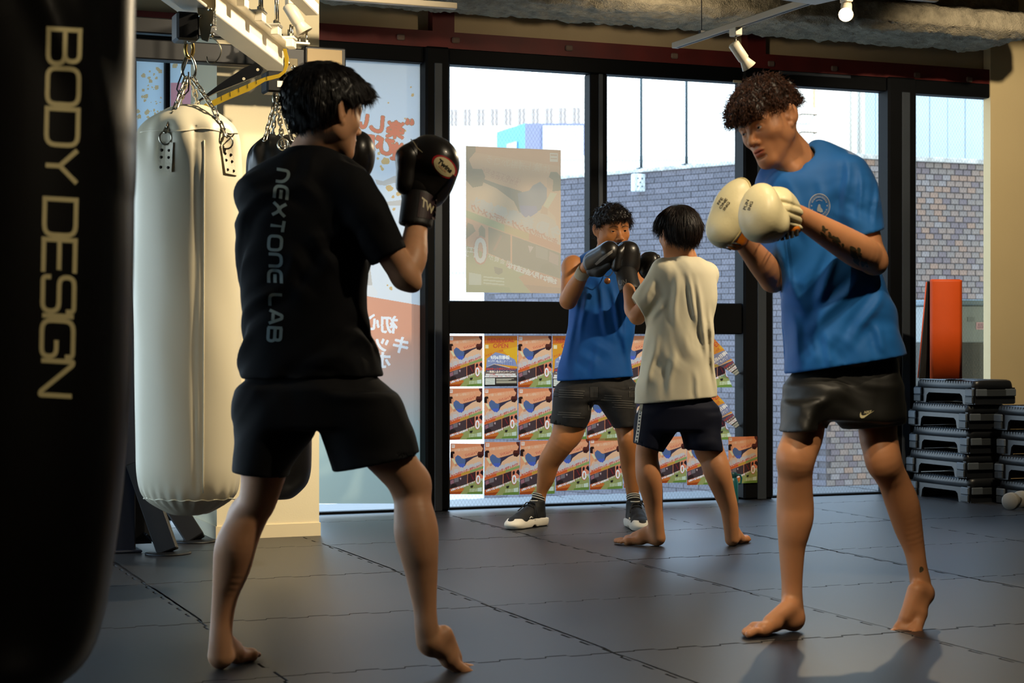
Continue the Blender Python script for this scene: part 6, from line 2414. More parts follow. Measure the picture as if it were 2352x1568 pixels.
# his right arm
B_.chain([J(1790, 430, .10), J(1782, 530, .08), J(1776, 640, .02)], [RR(38), RR(33), RR(29)], .03)
B_.chain([J(1776, 640, .02), J(1750, 605, -.05), J(1700, 545, -.14), J(1680, 515, -.17)], [RR(31), RR(31), RR(21), RR(22)], .015)
B_.ell(J(1672, 500, -.19), (.035, .05, .05))
pts, rs = fr.limb([(900, 1800, 1905, .03), (992, 1798, 1893, .0), (1030, 1788, 1882, -.02), (1057, 1786, 1872, -.035), (1090, 1787, 1866, -.02), (1134, 1785, 1867, 0), (1165, 1784, 1869, .01), (1190, 1784, 1868, .01), (1220, 1786, 1860, .01), (1261, 1789, 1849, .015), (1338, 1795, 1843, .02), (1378, 1795, 1844, .02), (1410, 1799, 1848, .02)])
B_.chain(pts, rs, .02)
B_.ell(J(1818, 1050, -.045), (.034, .032, .045), None, .04)
FEET.append(fine_foot(pts, rs, J(1842, 1451, .02) * V3((1, 1, 0)) + V3((0, 0, .002)), (-.80, -.52, 0), (0, 0, 1), 1, .262))
pts, rs = fr.limb([(900, 1965, 2065, .08), (985, 1972, 2060, .06), (1020, 1978, 2064, .04), (1057, 1988, 2073, .03), (1085, 2000, 2084, .05), (1108, 2014, 2094, .07), (1159, 2033, 2114, .10), (1210, 2052, 2120, .12), (1261, 2075, 2125, .13), (1302, 2085, 2130, .13), (1335, 2090, 2138, .13)])
B_.chain(pts, rs, .02)
B_.ell(J(2024, 1060, .012), (.032, .032, .042), None, .04)
hl = J(2138, 1362, .155)
FEET.append(fine_foot(pts, rs, hl, (-.098, -.10, -.128), (-.35, -.45, .7), -1, .262, (-.62, -.70, -.02)))
bv, bq = B_.nets(1)
bcol = np.tile(np.array(SK_R, np.float32), (len(bv), 1))
bodR = body_mesh([(hv, hq, hc), (bv, bq, bcol)] + [(v, q, np.tile(np.array(SK_R, np.float32), (len(v), 1))) for v, q in FEET], 'body', manR)
# tattoos: dark plant motifs on the forearm, one on the ankle
M_tat = mat('faded tattoo ink', '#4f452f', .55)
rt = random.Random(4)
def tattoo(cx, cy, w, h, n, ln, wd, ang):
    sh_ = [leaf_shape(rt.uniform(-w, w) + 0, rt.uniform(-h, h), ang + rt.uniform(-1.3, 1.3), ln * rt.uniform(.6, 1.1), wd * rt.uniform(.7, 1.2)) for _ in range(n)]
    for s_ in sh_:
        s_[0][:] = [Vector((a.x, a.y + a.x * .35)) for a in s_[0]]
    decal(B_, fr, join2(*sh_), lambda a: (cx + a.x, cy + a.y), M_tat, 'tattoo', bodR, .0007)
tattoo(1974, 590, 19, 17, 17, 7.5, 4.2, .5)
tattoo(1927, 558, 10, 10, 8, 6.5, 3.6, .9)
tattoo(1900, 534, 9, 9, 5, 8.0, 3.0, .3)
tattoo(2116, 1308, .5, .5, 1, 9.0, 4.0, 1.2)
eye_parts(HC, HR, HS, HC + V3((-1.2, -.55, -.22)), manR)
cap = hair_cap(HC, HR, HS, .016, (.083, .040), (-.10, .035), .003, [((0, .082, .060), (.062, .038, .038), .03), ((.0, .0, .088), (.070, .080, .040), .03)], .006, 110, True, .012)
hair_obj(cap, HC, HR, HS, manR, 4600, .031, .0015, lin('#1d110c'), lin('#6b3f25'), curl=.0042, freq=1.3, droop=.15, dn=.15, spread=.45, fwd=.5, nseg=8)
# T-shirt
M_blue = mat('royal blue jersey', '#1667b4', 0.62, var=.05, vscale=20, bump=.15, bscale=600, bdist=.0006, sheen=.1, spec=.35)
S = Fld((-.30, -.36, .72), (.32, .36, 1.60), .0048)
S.loft(fr.rows([(326, 1868, 1898, .05, .06), (345, 1838, 1945, .08, .05), (365, 1808, 1978, .10, .04), (390, 1778, 1994, .115, .03), (420, 1752, 1998, .125, .02), (460, 1742, 1998, .13), (520, 1742, 1998, .13), (570, 1755, 2000, .13), (610, 1778, 2016, .13), (660, 1789, 2036, .13), (720, 1794, 2054, .13), (790, 1800, 2074, .135), (830, 1802, 2084, .14), (870, 1803, 2092, .14)], .13, .02, -.15), .02, 2.4)
rm_folds = ridges(fr, [(1932, 372, 1920, 500, 7, .009), (1958, 395, 1952, 520, 6, .007), (1800, 420, 1842, 560, 9, .008), (1868, 420, 1880, 540, 8, .006), (1772, 560, 1838, 720, 10, .010),
    (1905, 560, 1868, 720, 11, .010), (1960, 640, 1850, 760, 12, .009), (2020, 660, 1930, 800, 12, .009), (1815, 720, 1832, 850, 9, .008), (1990, 740, 2020, 820, 10, .008), (1880, 760, 1900, 850, 9, .007), (2000, 420, 1985, 530, 6, .006)],
    folds([((.75, .2, .35), 70, .5, 2.0), ((-.5, .3, .7), 56, 1.2, 1.6)], .0030))
FO = rm_folds
S.disp(FO)
sleeve(S, [J(1948, 415, -.05), J(1972, 480, -.09), J(1998, 570, -.115)], [RR(58), RR(50), RR(40)], J(1990, 535, -.1), (.24, .1, -.97), RR(6), fold=FO)
sleeve(S, [J(1790, 425, .10), J(1784, 500, .08), J(1780, 610, .07)], [RR(58), RR(52), RR(45)], J(1775, 588, .06), (.1, -.1, -1), RR(6), fold=FO)
# collar opening
S.rc(J(1836, 370, .0), HC + V3((.02, .01, -.06)), .058, .066, .006, 's')
S.ell(J(1814, 380, -.07), (.042, .06, .020), None, .01, 's')
S.cut(J(1860, 850, 0), (.16, .0, -1), J(1760, 960, -.4), J(2140, 770, .4))
shR = cloth(S, 't_shirt', M_blue, manR)
# round chest emblem
M_emb = mat('pale shirt emblem print', '#aab6bf', 0.6)
def ring(r0, r1, n=48, a0=0.0, a1=6.2832):
    vs, fs = [], []
    for i in range(n + 1):
        a = a0 + (a1 - a0) * i / n
        vs += [Vector((math.cos(a) * r0, math.sin(a) * r0)), Vector((math.cos(a) * r1, math.sin(a) * r1))]
        if i < n:
            fs.append((2 * i, 2 * i + 1, 2 * i + 3, 2 * i + 2))
    return vs, fs
def star(cx, cy, r):
    return [Vector((cx + math.sin(i * math.pi / 5) * (r if i % 2 == 0 else r * .42), cy + math.cos(i * math.pi / 5) * (r if i % 2 == 0 else r * .42))) for i in range(10)], [list(range(10))]
emb = [ring(.93, 1.0), ring(.84, .86)]
for k in range(22):
    a = math.radians(35 + k * 110 / 21)
    emb.append(ring(.66, .78, 1, a - .022, a + .022 + .018 * (k % 3 == 0)))
    a = math.radians(215 + k * 110 / 21)
    emb.append(ring(.66, .78, 1, a - .022, a + .022 + .018 * (k % 3 == 1)))
for a in (-24, 2, 26, 154, 178, 204):
    emb.append(star(.71 * math.cos(math.radians(a)), .71 * math.sin(math.radians(a)), .085))
for k in range(9):
    a = math.radians(60 + k * 8)
    emb.append(ring(.44, .53, 1, a - .035, a + .035))
pear = [(-.10, .10), (-.22, -.25), (-.20, -.42), (-.02, -.45), (.10, -.50), (.32, -.48), (.30, -.30), (.12, -.10), (.08, .12), (-.02, .16)]
emb.append(([Vector(p) for p in pear], [list(range(10))]))
decal(S, fr, join2(*emb), lambda a: (1882 + a.x * 25, 473 - a.y * 29), M_emb, 'chest_emblem', shR, .0015)
# shorts
M_shortsR = mat('black nylon shorts', '#14130f', 0.5, var=.15, vscale=20, bump=.2, bscale=300, bdist=.0008)
S = Fld((-.26, -.24, .52), (.32, .34, .95), .0048)
S.loft(fr.rows([(780, 1840, 2040, .09), (850, 1825, 2058, .10), (885, 1799, 2079), (940, 1797, 2080), (965, 1800, 2078)], .125, .03), .02, 2.3)
FO = folds([((.6, .3, .6), 44, .8, 2.0), ((-.2, .4, .9), 60, 1.9, 2), ((.9, .1, .1), 30, 0, 1)], .0046)
S.disp(FO)
trouser(S, fr.rows([(920, 1796, 1910), (950, 1795, 1908), (985, 1793, 1903), (1040, 1792, 1898)], .105, .0), J(1845, 988, 0), (.06, 0, -1), .010, fold=FO)
trouser(S, fr.rows([(920, 1900, 2082), (950, 1905, 2082), (985, 1935, 2080), (1040, 1955, 2078)], .11, .06), J(2000, 982, 0), (.09, 0, -1), .010, fold=FO)
so = cloth(S, 'shorts', M_shortsR, manR)
# pale sports logo on the hem: a curved tick under slanted capitals
tick = [(-1, .18), (-.86, .5), (-.82, .1), (-.62, -.05), (-.3, -.02), (.2, .14), (1, .46), (.1, -.05), (-.45, -.38), (-.75, -.40), (-.97, -.22)]
gv, gf = glyphs('NIKE', .62, 'CENTER', .012)
lg = join2(([Vector(p) for p in tick], [list(range(len(tick)))]), ([Vector((a.x * .72 + a.y * .25 + .06, a.y * .8 + .33)) for a in gv], gf))
decal(S, fr, lg, lambda a: (1992 + a.x * 17, 952 - a.y * 17 - a.x * 2), mat('cream logo print', '#d8cda0', .5), 'leg_logo', so, .0015)
# ============ the coach and the boy (middle)
fc = Fig(8.9, 1370)
J, RR = fc.J, fc.R
manC = thing('person', 'person in sleeveless blue top, patterned dark shorts and black trainers, facing the camera', 'person')
fc.place(manC)
HC = J(1407, 528, -.04)
HR = basis((.34, -.93, -.14), (-.03, -.1, 1))
F = Fld(HC + V3((-.17, -.17, -.25)), HC + V3((.17, .17, .17)), .0032)
head(F, HC, HR, 1.0)
F.rc(HC + V3((-.01, .02, -.05)), J(1392, 588, .02), .056, .060, .03)
hv, hq = F.nets(1)
hc = face_cols(hv, HC, HR, 1.0, SK_C, lips(SK_C), BROW)
B_ = Fld((-.46, -.55, -.02), (.36, .30, 1.45), .005)
B_.loft(fc.rows([(578, 1365, 1415), (592, 1335, 1440), (640, 1322, 1450), (700, 1312, 1452), (780, 1305, 1440), (880, 1298, 1440)], .09, .02), .02)
B_.chain([J(1317, 606, .0), J(1309, 640, -.05), J(1304, 690, -.13)], [RR(21), RR(20), RR(17)], .03)
B_.ell(J(1311, 614, -.01), RR(20), None, .03)
B_.chain([J(1306, 690, -.13), J(1318, 664, -.20), J(1336, 632, -.30), J(1350, 608, -.38)], [RR(19), RR(20), RR(15), RR(13)], .02)
B_.ell(J(1362, 598, -.42), (.04, .04, .04))
B_.chain([J(1450, 606, .0), J(1462, 650, -.10), J(1462, 690, -.18)], [RR(24), RR(20), RR(17)], .03)
B_.chain([J(1462, 690, -.18), J(1452, 650, -.27), J(1436, 610, -.34)], [RR(18), RR(17), RR(13)], .02)
pts, rs = fc.limb([(920, 1280, 1362, .02), (985, 1268, 1345, .0), (1010, 1258, 1330, -.02), (1040, 1243, 1306, .0), (1061, 1235, 1288, .02), (1097, 1233, 1275, .04), (1129, 1231, 1257, .05), (1160, 1228, 1252, .06)])
B_.chain(pts, rs, .02)
pts, rs = fc.limb([(920, 1385, 1456, .02), (983, 1412, 1458, .0), (1010, 1418, 1461, -.02), (1040, 1422, 1466, .0), (1065, 1425, 1469, .02), (1100, 1432, 1471, .03), (1143, 1440, 1466, .03), (1170, 1441, 1464, .03)])
B_.chain(pts, rs, .02)
bv, bq = B_.nets(1)
body_mesh([(hv, hq, hc), (bv, bq, np.tile(np.array(SK_C, np.float32), (len(bv), 1)))], 'body', manC)
eye_parts(HC, HR, 1.0, HC + V3((.6, -1.5, -.15)), manC)
cap = hair_cap(HC, HR, 1.0, .014, (.082, .050), (-.095, -.050), .0035, [((0, .070, .075), (.056, .034, .030), .03)], .005, 110)
hair_obj(cap, HC, HR, 1.0, manC, 2600, .032, .0013, lin('#100b09'), lin('#2c1c14'), curl=.003, freq=1.2, droop=.2, dn=.4, spread=.35, fwd=.25)
M_blueC = mat('royal blue vest', '#1459a8', 0.65, var=.05, vscale=20, bump=.15, bscale=500, bdist=.0006, spec=.3)
S = Fld((-.26, -.28, .66), (.30, .26, 1.40), .0055)
S.loft(fc.rows([(568, 1372, 1412, .05), (578, 1345, 1432, .08), (590, 1328, 1450, .10), (612, 1322, 1462, .115), (650, 1314, 1468, .12), (700, 1305, 1468, .12), (748, 1302, 1461, .12), (790, 1294, 1452, .12), (815, 1288, 1447, .12), (850, 1280, 1452, .125), (885, 1277, 1460, .125)], .12, .02), .02, 2.3)
FO = ridges(fc, [(1350, 650, 1328, 790, 6, .009), (1372, 640, 1392, 780, 6, .008), (1398, 650, 1432, 800, 6, .009), (1325, 700, 1300, 840, 7, .008), (1430, 700, 1440, 840, 6, .007), (1370, 790, 1360, 865, 7, .006)],
    folds([((.85, .2, .45), 70, .7, 1.5)], .0025))
S.disp(FO)
S.rc(J(1392, 584, .0), HC + V3((0, 0, -.06)), .066, .066, .006, 's')
S.ell(J(1396, 584, -.10), (.05, .06, .035), None, .01, 's')
S.ell(J(1308, 622, -.01), (RR(26), .12, RR(40)), None, .012, 's')
S.cut(J(1368, 870, 0), (.06, 0, -1))
shC = cloth(S, 'sleeveless_top', M_blueC, manC)
M_shC = mat('dark patterned shorts', '#1d1a18', 0.75, var=.25, vscale=60, bump=.2, bscale=300, bdist=.0008)
S = Fld((-.30, -.24, .44), (.30, .28, .82), .0055)
S.loft(fc.rows([(835, 1305, 1430, .095), (865, 1298, 1440, .10), (885, 1277, 1457), (905, 1272, 1460), (925, 1274, 1455)], .118, .02), .02, 2.3)
FO = folds([((.3, .3, .9), 50, .7, 2), ((.9, .2, .2), 44, 0, 1.5)], .0045)
S.disp(FO)
trouser(S, fc.rows([(890, 1275, 1372), (920, 1270, 1369), (950, 1266, 1360), (980, 1262, 1350), (1005, 1259, 1345)], .105, .0), J(1306, 978, 0), (-.12, .0, -1), .010, fold=FO)
trouser(S, fc.rows([(890, 1366, 1461), (920, 1372, 1461), (950, 1390, 1462), (980, 1408, 1462), (1005, 1414, 1462)], .105, .0), J(1435, 980, 0), (.10, .0, -1), .010, fold=FO)
so = cloth(S, 'shorts', M_shC, manC)
M_line = mat('pale pattern lines', '#6a6660', .7)
for k, (cx, cy, w, n, vert) in enumerate(((1306, 906, 34, 4, 0), (1357, 900, 5, 5, 1), (1352, 930, 4, 4, 1), (1405, 916, 20, 3, 0), (1432, 930, 24, 4, 0), (1312, 955, 26, 3, 0), (1446, 900, 5, 4, 1))):
    vs, fs = [], []
    for i in range(n):
        o = len(vs)
        if vert:
            x = i * 3.4
            vs += [Vector((x, -12)), Vector((x + 1.1, -12)), Vector((x + 1.1, 0)), Vector((x, 0)), Vector((x + 1.1, 12)), Vector((x, 12))]
            fs += [(o, o + 1, o + 2, o + 3), (o + 3, o + 2, o + 4, o + 5)]
        else:
            y, a = i * 5.2 - n * 2.6, random.uniform(-6, 6)
            for j in range(7):
                x = -w + a + j * w / 3.0
                vs += [Vector((x, y + x * .05)), Vector((x, y + 1.1 + x * .05))]
                if j:
                    fs.append((o + 2 * j - 2, o + 2 * j, o + 2 * j + 1, o + 2 * j - 1))
    decal(S, fc, (vs, fs), lambda a, cx=cx, cy=cy: (cx + a.x, cy + a.y), M_line, 'pattern_print', so, .003)
# necklace
nk = MB().use(mat('steel chain', '#8d8578', .3, .9), True)
nk.tube([J(1372 + 46 * t, 600 + 46 * math.sin(t * math.pi) ** .8 * .9 - 6, -.135 - .012 * math.sin(t * 3.14)) for t in np.linspace(0, 1, 17)], .0022, 6)
nkc = nk.build('necklace', None, manC)
MB().use(mat('copper pendant', '#a4693f', .35, .6), True).lathe([(.0, -.004), (.014, -.003), (.016, 0), (.014, .003), (0, .004)], 16, rotM(J(1395, 645, -.16), J(1395, 645, -.5))).build('pendant', None, nkc)
# wrist wrap
MB().use(mat('beige wrist wrap', '#b3a68c', .8, bump=.4, bscale=200), True).tube([J(1334, 634, -.29), J(1339, 626, -.32), J(1345, 616, -.355)], [RR(15.5), RR(16.5), RR(15.5)], 16).build('wrist_wrap', None, manC)
# trainers
def shoe(heel, fwd, parent, ankle):
    f = V3(fwd) / np.linalg.norm(fwd)
    u = V3((0, 0, 1))
    l = np.cross(u, f)
    Rm = np.stack([f, l, u], 1)
    def P(x, y, z):
        return V3(heel) + f * x + l * y + u * z
    lo, hi = np.min([P(-.05, -.09, 0), P(-.05, .09, 0), P(.36, -.09, 0), P(.36, .09, 0)], 0), np.max([P(-.05, -.09, .2), P(-.05, .09, .2), P(.36, -.09, .2), P(.36, .09, .2)], 0)
    U = Fld(lo - .02, hi + .02, .0035)
    U.rc(P(.045, 0, .06), P(.05, 0, .115), .040, .040, .01)
    U.rc(P(.045, 0, .045), P(.14, 0, .048), .040, .040, .01)
    U.rc(P(.09, 0, .082), P(.19, 0, .048), .034, .034, .02)
    U.ell(P(.215, 0, .032), (.072, .046, .034), Rm, .02)
    U.rc(P(.05, 0, .125), P(.05, 0, .20), .033, .033, .004, 's')
    U.cut(P(0, 0, .022), (0, 0, -1))
    so_ = Fld(lo - .02, hi + .02, .0035)
    so_.rc(P(.045, 0, .022), P(.12, 0, .020), .047, .045, .01)
    so_.rc(P(.12, 0, .020), P(.235, 0, .018), .045, .050, .01)
    so_.ell(P(.245, 0, .022), (.052, .050, .026), Rm, .01)
    so_.rc(P(.03, 0, .03), P(.04, 0, .032), .046, .046, .02)
    so_.cut(P(0, 0, .040), (-.05 * f[0], -.05 * f[1], 1))
    so_.cut(P(0, 0, .0015), (0, 0, -1))
    so_.rc(P(.135, -.08, -.004), P(.135, .08, -.004), .016, .016, .006, 's')
    M_up = mat('black trainer mesh', '#121212', .7, bump=.5, bscale=300, bdist=.001)
    v, q = U.nets(1)
    root = link('shoe', grid_mesh('shoe', [(v, q)], [M_up]), parent)
    v, q = so_.nets(1)
    link('sole', grid_mesh('sole', [(v, q)], [mat('off white sole', '#e6e0d2', .6)]), root)
    ml = MB().use(mat('black lace', '#1a1a1a', .8), True)
    for k in range(5):
        x, z = .095 + k * .022, .118 - k * .0125
        ml.tube([P(x, -.026, z - .008), P(x + .006, -.012, z + .003), P(x + .010, .012, z + .003), P(x + .004, .026, z - .008)], .0035, 6)
    ml.tube([P(.10, .0, .122), P(.11, .03, .12), P(.125, .05, .09), P(.13, .06, .05)], .003, 6)
    ml.tube([P(.10, .0, .122), P(.115, -.02, .12), P(.135, -.035, .095), P(.16, -.04, .08)], .003, 6)
    ml.build('laces', None, root)
    mw = MB().use(mat('white trainer mark', '#dcd8cf', .5), True)
    for sy in (-1, 1):
        mw.tube([P(.15, sy * .043, .05), P(.165, sy * .045, .056), P(.18, sy * .046, .05)], .003, 6)
    mw.tube([P(.055, -.026, .128), P(.085, -.02, .128), P(.098, 0, .128), P(.085, .02, .128), P(.055, .026, .128)], .003, 6)
    mw.build('trim', None, root)
    mk = MB().use(mat('dark sock', '#1c1b1a', .9), True).lathe([(.034, 0), (.034, .045), (.031, .047)], 18, rotM(P(.05, 0, .115), ankle))
    for z in (.018, .030, .040):
        mk.use(mat('white sock stripe', '#d9d4c8', .9), True).lathe([(.0345, z), (.0352, z + .002), (.0345, z + .004)], 18, rotM(P(.05, 0, .115), ankle))
    mk.build('sock', None, root)
hp = J(1247, 1196, .09) * V3((1, 1, 0))
shoe(hp, (-.58, -.80, 0), manC, J(1241, 1130, .06))
hp = J(1452, 1198, .05) * V3((1, 1, 0))
shoe(hp, (.12, -1, 0), manC, J(1453, 1130, .03))

fb_ = Fig(8.05, 1560)
J, RR = fb_.J, fb_.R
manB = thing('person', 'person in loose cream T-shirt and navy shorts with side stripe, barefoot, back to the camera', 'person')
fb_.place(manB)
HC = J(1556, 538, .0)
HR = basis((-.46, .88, -.06), (0, .03, 1))
HS = .95
F = Fld(HC + V3((-.16, -.16, -.24)), HC + V3((.16, .16, .16)), .0032)
head(F, HC, HR, HS)
F.rc(HC + V3((.004, -.01, -.04)), J(1574, 592, .0), .050, .053, .03)
hv, hq = F.nets(1)
hc = face_cols(hv, HC, HR, HS, SK_B, lips(SK_B), BROW)
B_ = Fld((-.32, -.22, -.02), (.36, .62, 1.40), .005)
FEET = []
B_.loft(fb_.rows([(606, 1548, 1600, .055), (622, 1535, 1612, .07), (660, 1520, 1628), (760, 1500, 1625), (900, 1490, 1630)], .085, .0), .02)
B_.chain([J(1522, 625, -.03), J(1495, 675, -.02), J(1464, 727, .02)], [RR(21), RR(19), RR(17)], .03)
B_.chain([J(1464, 727, .02), J(1452, 712, .06), J(1449, 690, .14), J(1443, 655, .28)], [RR(17), RR(18), RR(16.5), RR(14)], .02)
B_.chain([J(1625, 628, .05), J(1600, 690, .25), J(1560, 690, .35)], [RR(21), RR(19), RR(17)], .03)
B_.chain([J(1560, 690, .35), J(1520, 650, .42), J(1495, 622, .48)], [RR(17), RR(17), RR(14)], .02)
pts, rs = fb_.limb([(960, 1470, 1555, .0), (1025, 1460, 1517, .0), (1051, 1459, 1512, .0), (1075, 1459, 1516, -.015), (1097, 1461, 1520, -.02), (1130, 1471, 1523, -.01), (1169, 1482, 1523, .0), (1215, 1491, 1526, .0), (1235, 1493, 1529, .0)])
B_.chain(pts, rs, .02)
FEET.append(fine_foot(pts, rs, J(1521, 1252, .01) * V3((1, 1, 0)) + V3((0, 0, .002)), (-.95, .28, 0), (0, 0, 1), -1, .235))
pts, rs = fb_.limb([(960, 1575, 1650, .0), (1028, 1592, 1662, .0), (1051, 1604, 1671, .0), (1075, 1612, 1678, -.015), (1097, 1621, 1683, -.02), (1130, 1637, 1689, -.01), (1169, 1654, 1696, .0), (1219, 1663, 1697, .0), (1238, 1665, 1697, .0)])
B_.chain(pts, rs, .02)
FEET.append(fine_foot(pts, rs, J(1678, 1253, .0) * V3((1, 1, 0)) + V3((0, 0, .002)), (.42, .90, 0), (0, 0, 1), 1, .235))
bv, bq = B_.nets(1)
body_mesh([(hv, hq, hc), (bv, bq, np.tile(np.array(SK_B, np.float32), (len(bv), 1)))] + [(v, q, np.tile(np.array(SK_B, np.float32), (len(v), 1))) for v, q in FEET], 'body', manB)
eye_parts(HC, HR, HS, HC + V3((-.8, 1.5, -.1)), manB)
cap = hair_cap(HC, HR, HS, .022, (.080, .030), (-.095, -.060), .0035, [((0, .07, .05), (.066, .045, .045), .03), ((0, -.05, .02), (.080, .080, .075), .03)], .0012, 60, True)
hair_obj(cap, HC, HR, HS, manB, 4200, .040, .0011, lin('#100b08'), lin('#33221a'), droop=.28, dn=1.0, spread=.07, crown=(0, -.03, .13))
M_creamT = mat('cream jersey', '#e9e0c4', 0.75, var=.03, vscale=10, bump=.12, bscale=500, bdist=.0006, spec=.3)
S = Fld((-.28, -.26, .58), (.26, .36, 1.36), .005)
S.loft(fb_.rows([(585, 1556, 1592, .05), (596, 1532, 1618, .08), (606, 1518, 1632, .10), (625, 1506, 1642, .115), (655, 1502, 1646, .12), (690, 1499, 1647, .12), (735, 1488, 1640, .12), (790, 1477, 1637, .12), (842, 1469, 1637, .12), (885, 1461, 1645, .12), (940, 1452, 1649, .125)], .12, .0), .02, 2.3)
FO = ridges(fb_, [(1572, 625, 1600, 760, 6, .009), (1592, 640, 1622, 830, 6, .010), (1548, 625, 1545, 750, 7, .007), (1622, 700, 1642, 900, 6, .009), (1505, 770, 1478, 905, 8, .009), (1545, 790, 1530, 915, 8, .006), (1520, 690, 1488, 745, 7, .009), (1500, 640, 1478, 690, 6, .006), (1590, 850, 1600, 925, 6, .005)],
    folds([((.9, .2, .3), 70, .4, 1.6), ((.6, .2, .6), 50, 2.0, 2.0)], .0024))
S.disp(FO)
sleeve(S, [J(1526, 625, -.03), J(1500, 668, -.02), J(1462, 715, .0)], [RR(33), RR(32), RR(30)], J(1467, 710, 0), (-.80, .0, -.50), RR(5), fold=FO)
S.chain([J(1622, 630, .05), J(1610, 670, .16)], [RR(30), RR(28)], .03)
S.rc(J(1574, 592, .0), HC + V3((.01, 0, -.05)), .057, .060, .006, 's')
S.cut(J(1552, 919, 0), (.085, 0, -1))
shB = cloth(S, 't_shirt', M_creamT, manB)
M_navy = mat('navy jersey shorts', '#0b1024', 0.75, var=.08, vscale=30, bump=.15, bscale=400, bdist=.0006, spec=.25)
S = Fld((-.26, -.22, .36), (.26, .24, .72), .005)
S.loft(fb_.rows([(880, 1500, 1610, .08), (912, 1480, 1632, .09), (935, 1463, 1651), (965, 1460, 1655), (990, 1462, 1652)], .115, .0), .02, 2.3)
FO = folds([((.6, .3, .5), 40, .6, 2), ((.1, .4, .9), 50, 2, 1.5)], .0040)
S.disp(FO)
trouser(S, fb_.rows([(950, 1461, 1562), (985, 1458, 1558), (1010, 1455, 1542), (1035, 1452, 1524), (1060, 1450, 1518)], .095, .0), J(1486, 1027, 0), (-.30, .0, -1), .010, fold=FO)
trouser(S, fb_.rows([(950, 1556, 1656), (985, 1560, 1657), (1010, 1567, 1659), (1035, 1574, 1661), (1060, 1578, 1662)], .095, .0), J(1617, 1033, 0), (-.06, .0, -1), .010, fold=FO)
so = cloth(S, 'shorts', M_navy, manB)
# white side tape with dark marks
vs, fs, v2, f2 = [], [], [], []
for i in range(25):
    y = 922 + i * 3.9
    x = np.interp(y, [922, 950, 985, 1016], [1469, 1465.5, 1461.5, 1456.5])
    vs += [Vector((x, y)), Vector((x + 7.5, y + .6))]
    if i:
        fs.append((2 * i - 2, 2 * i - 1, 2 * i + 1, 2 * i))
    if i % 2 and i < 24:
        o = len(v2)
        v2 += [Vector((x + 1.8, y)), Vector((x + 5.8, y + .3)), Vector((x + 5.2, y + 4.2)), Vector((x + 1.4, y + 3.9))]
        f2.append((o, o + 1, o + 2, o + 3))
tp = decal(S, fb_, (vs, fs), lambda a: (a.x + 1, a.y), mat('white side tape', '#e2dcc9', .6), 'side_stripe', so, .002)
decal(S, fb_, (v2, f2), lambda a: (a.x + 1, a.y), mat('tape mark', '#23242c', .6), 'side_marks', so, .0035)
# ---------------------------------------------------------------- gloves and mitts
M_glove = mat('black glove leather', '#1a1613', 0.36, var=.15, vscale=20, bump=.2, bscale=180, bdist=.001, coat=.15)
M_cuff = mat('black cuff', '#121011', 0.55, var=.1, vscale=20, bump=.2, bscale=200, bdist=.001)
M_mitt = mat('cream mitt leather', '#e6d9ac', 0.40, var=.05, vscale=12, bump=.25, bscale=110, bdist=.0015)
M_lining = mat('orange mitt lining', '#d9780f', 0.6, var=.1)
def prop(fig, name, label, cat, org, group=None):
    t = thing(name, label, cat, fig.world(org), -TH, group)
    return t, V3(org)
def fpart(F, nm, m, par, org, smooth=2):
    v, q = F.nets(smooth)
    return link(nm, grid_mesh(nm, [(v - org, q)], [m]), par)
def shift(o, org):
    for v in o.data.vertices:
        v.co -= Vector(org)
    return o
def fld_at(c, r, h=.0035):
    return Fld(V3(c) - r, V3(c) + r, h)

# right glove of the man in black
J, RR = fg.J, fg.R
c = J(978, 400, .12)
t, og = prop(fg, 'boxing_glove', 'black boxing glove with red rimmed oval badge, raised right fist of the man in black', 'boxing glove', J(955, 520, .04), 'gloves of the man in black')
F = fld_at(c, .19)
F.ell(J(985, 388, .12), (RR(66), .072, RR(80)), None, .01)
F.ell(J(1004, 372, .10), (RR(48), .064, RR(52)), None, .03)
F.ell(J(972, 440, .11), (RR(48), .058, RR(40)), None, .04)
F.disp(lambda X, Y, Z: .0012 * np.sin(60 * X + 30 * Z) * np.sin(50 * Z + 20 * Y))
gb = fpart(F, 'fist', M_glove, t, og)
F2 = fld_at(c, .19)
F2.rc(J(932, 425, .07), J(938, 362, .08), RR(24), RR(27), .01)
F2.rc(J(938, 362, .08), J(958, 342, .10), RR(27), RR(24), .02)
fpart(F2, 'thumb', M_glove, t, og)
F3 = fld_at(J(958, 480, .07), .14)
F3.rc(J(953, 520, .05), J(966, 440, .10), RR(39), RR(42), .01)
F3.cut(J(953, 519, .05), (-.12, -.1, -1))
F3.rc(J(950, 535, .04), J(956, 500, .06), RR(30), RR(30), .003, 's')
fpart(F3, 'cuff', M_cuff, t, og)
mb = MB().use(M_cuff, True)
F4 = fld_at(J(958, 440, .10), .14)
F4.rc(J(965, 446, .10), J(967, 436, .10), RR(45), RR(46), .004)
fpart(F4, 'wrist_welt', M_glove, t, og)
MB().use(mat('pale seam', '#8f8468', .5), True).tube([V3(p) - og for p in (J(944, 320, .075), J(950, 326, .055), J(958, 340, .047), J(970, 350, .045))], .0016, 6).build('seam', None, t)
U = lambda a, s=1.0: (1021 + a.x * 30 * math.cos(.72) * s - a.y * 19 * math.sin(.72) * s, 383 + a.x * 30 * math.sin(.72) * s + a.y * -19 * math.cos(.72) * -1 * s)
def oval(r, n=32):
    vs = [Vector((r * math.cos(6.283 * i / n), r * math.sin(6.283 * i / n))) for i in range(n)] + [Vector((0, 0))]
    return vs, [(i, (i + 1) % n, n) for i in range(n)]
bd = shift(decal(F, fg, subdiv(oval(1.12), 2), U, mat('red badge rim', '#b5202a', .4), 'badge', t, .0015), og)
shift(decal(F, fg, subdiv(oval(.95), 2), U, mat('cream badge', '#e6d6a6', .4), 'badge_face', bd, .0026), og)
gv, gf = glyphs('Twins', .66, 'CENTER', .03)
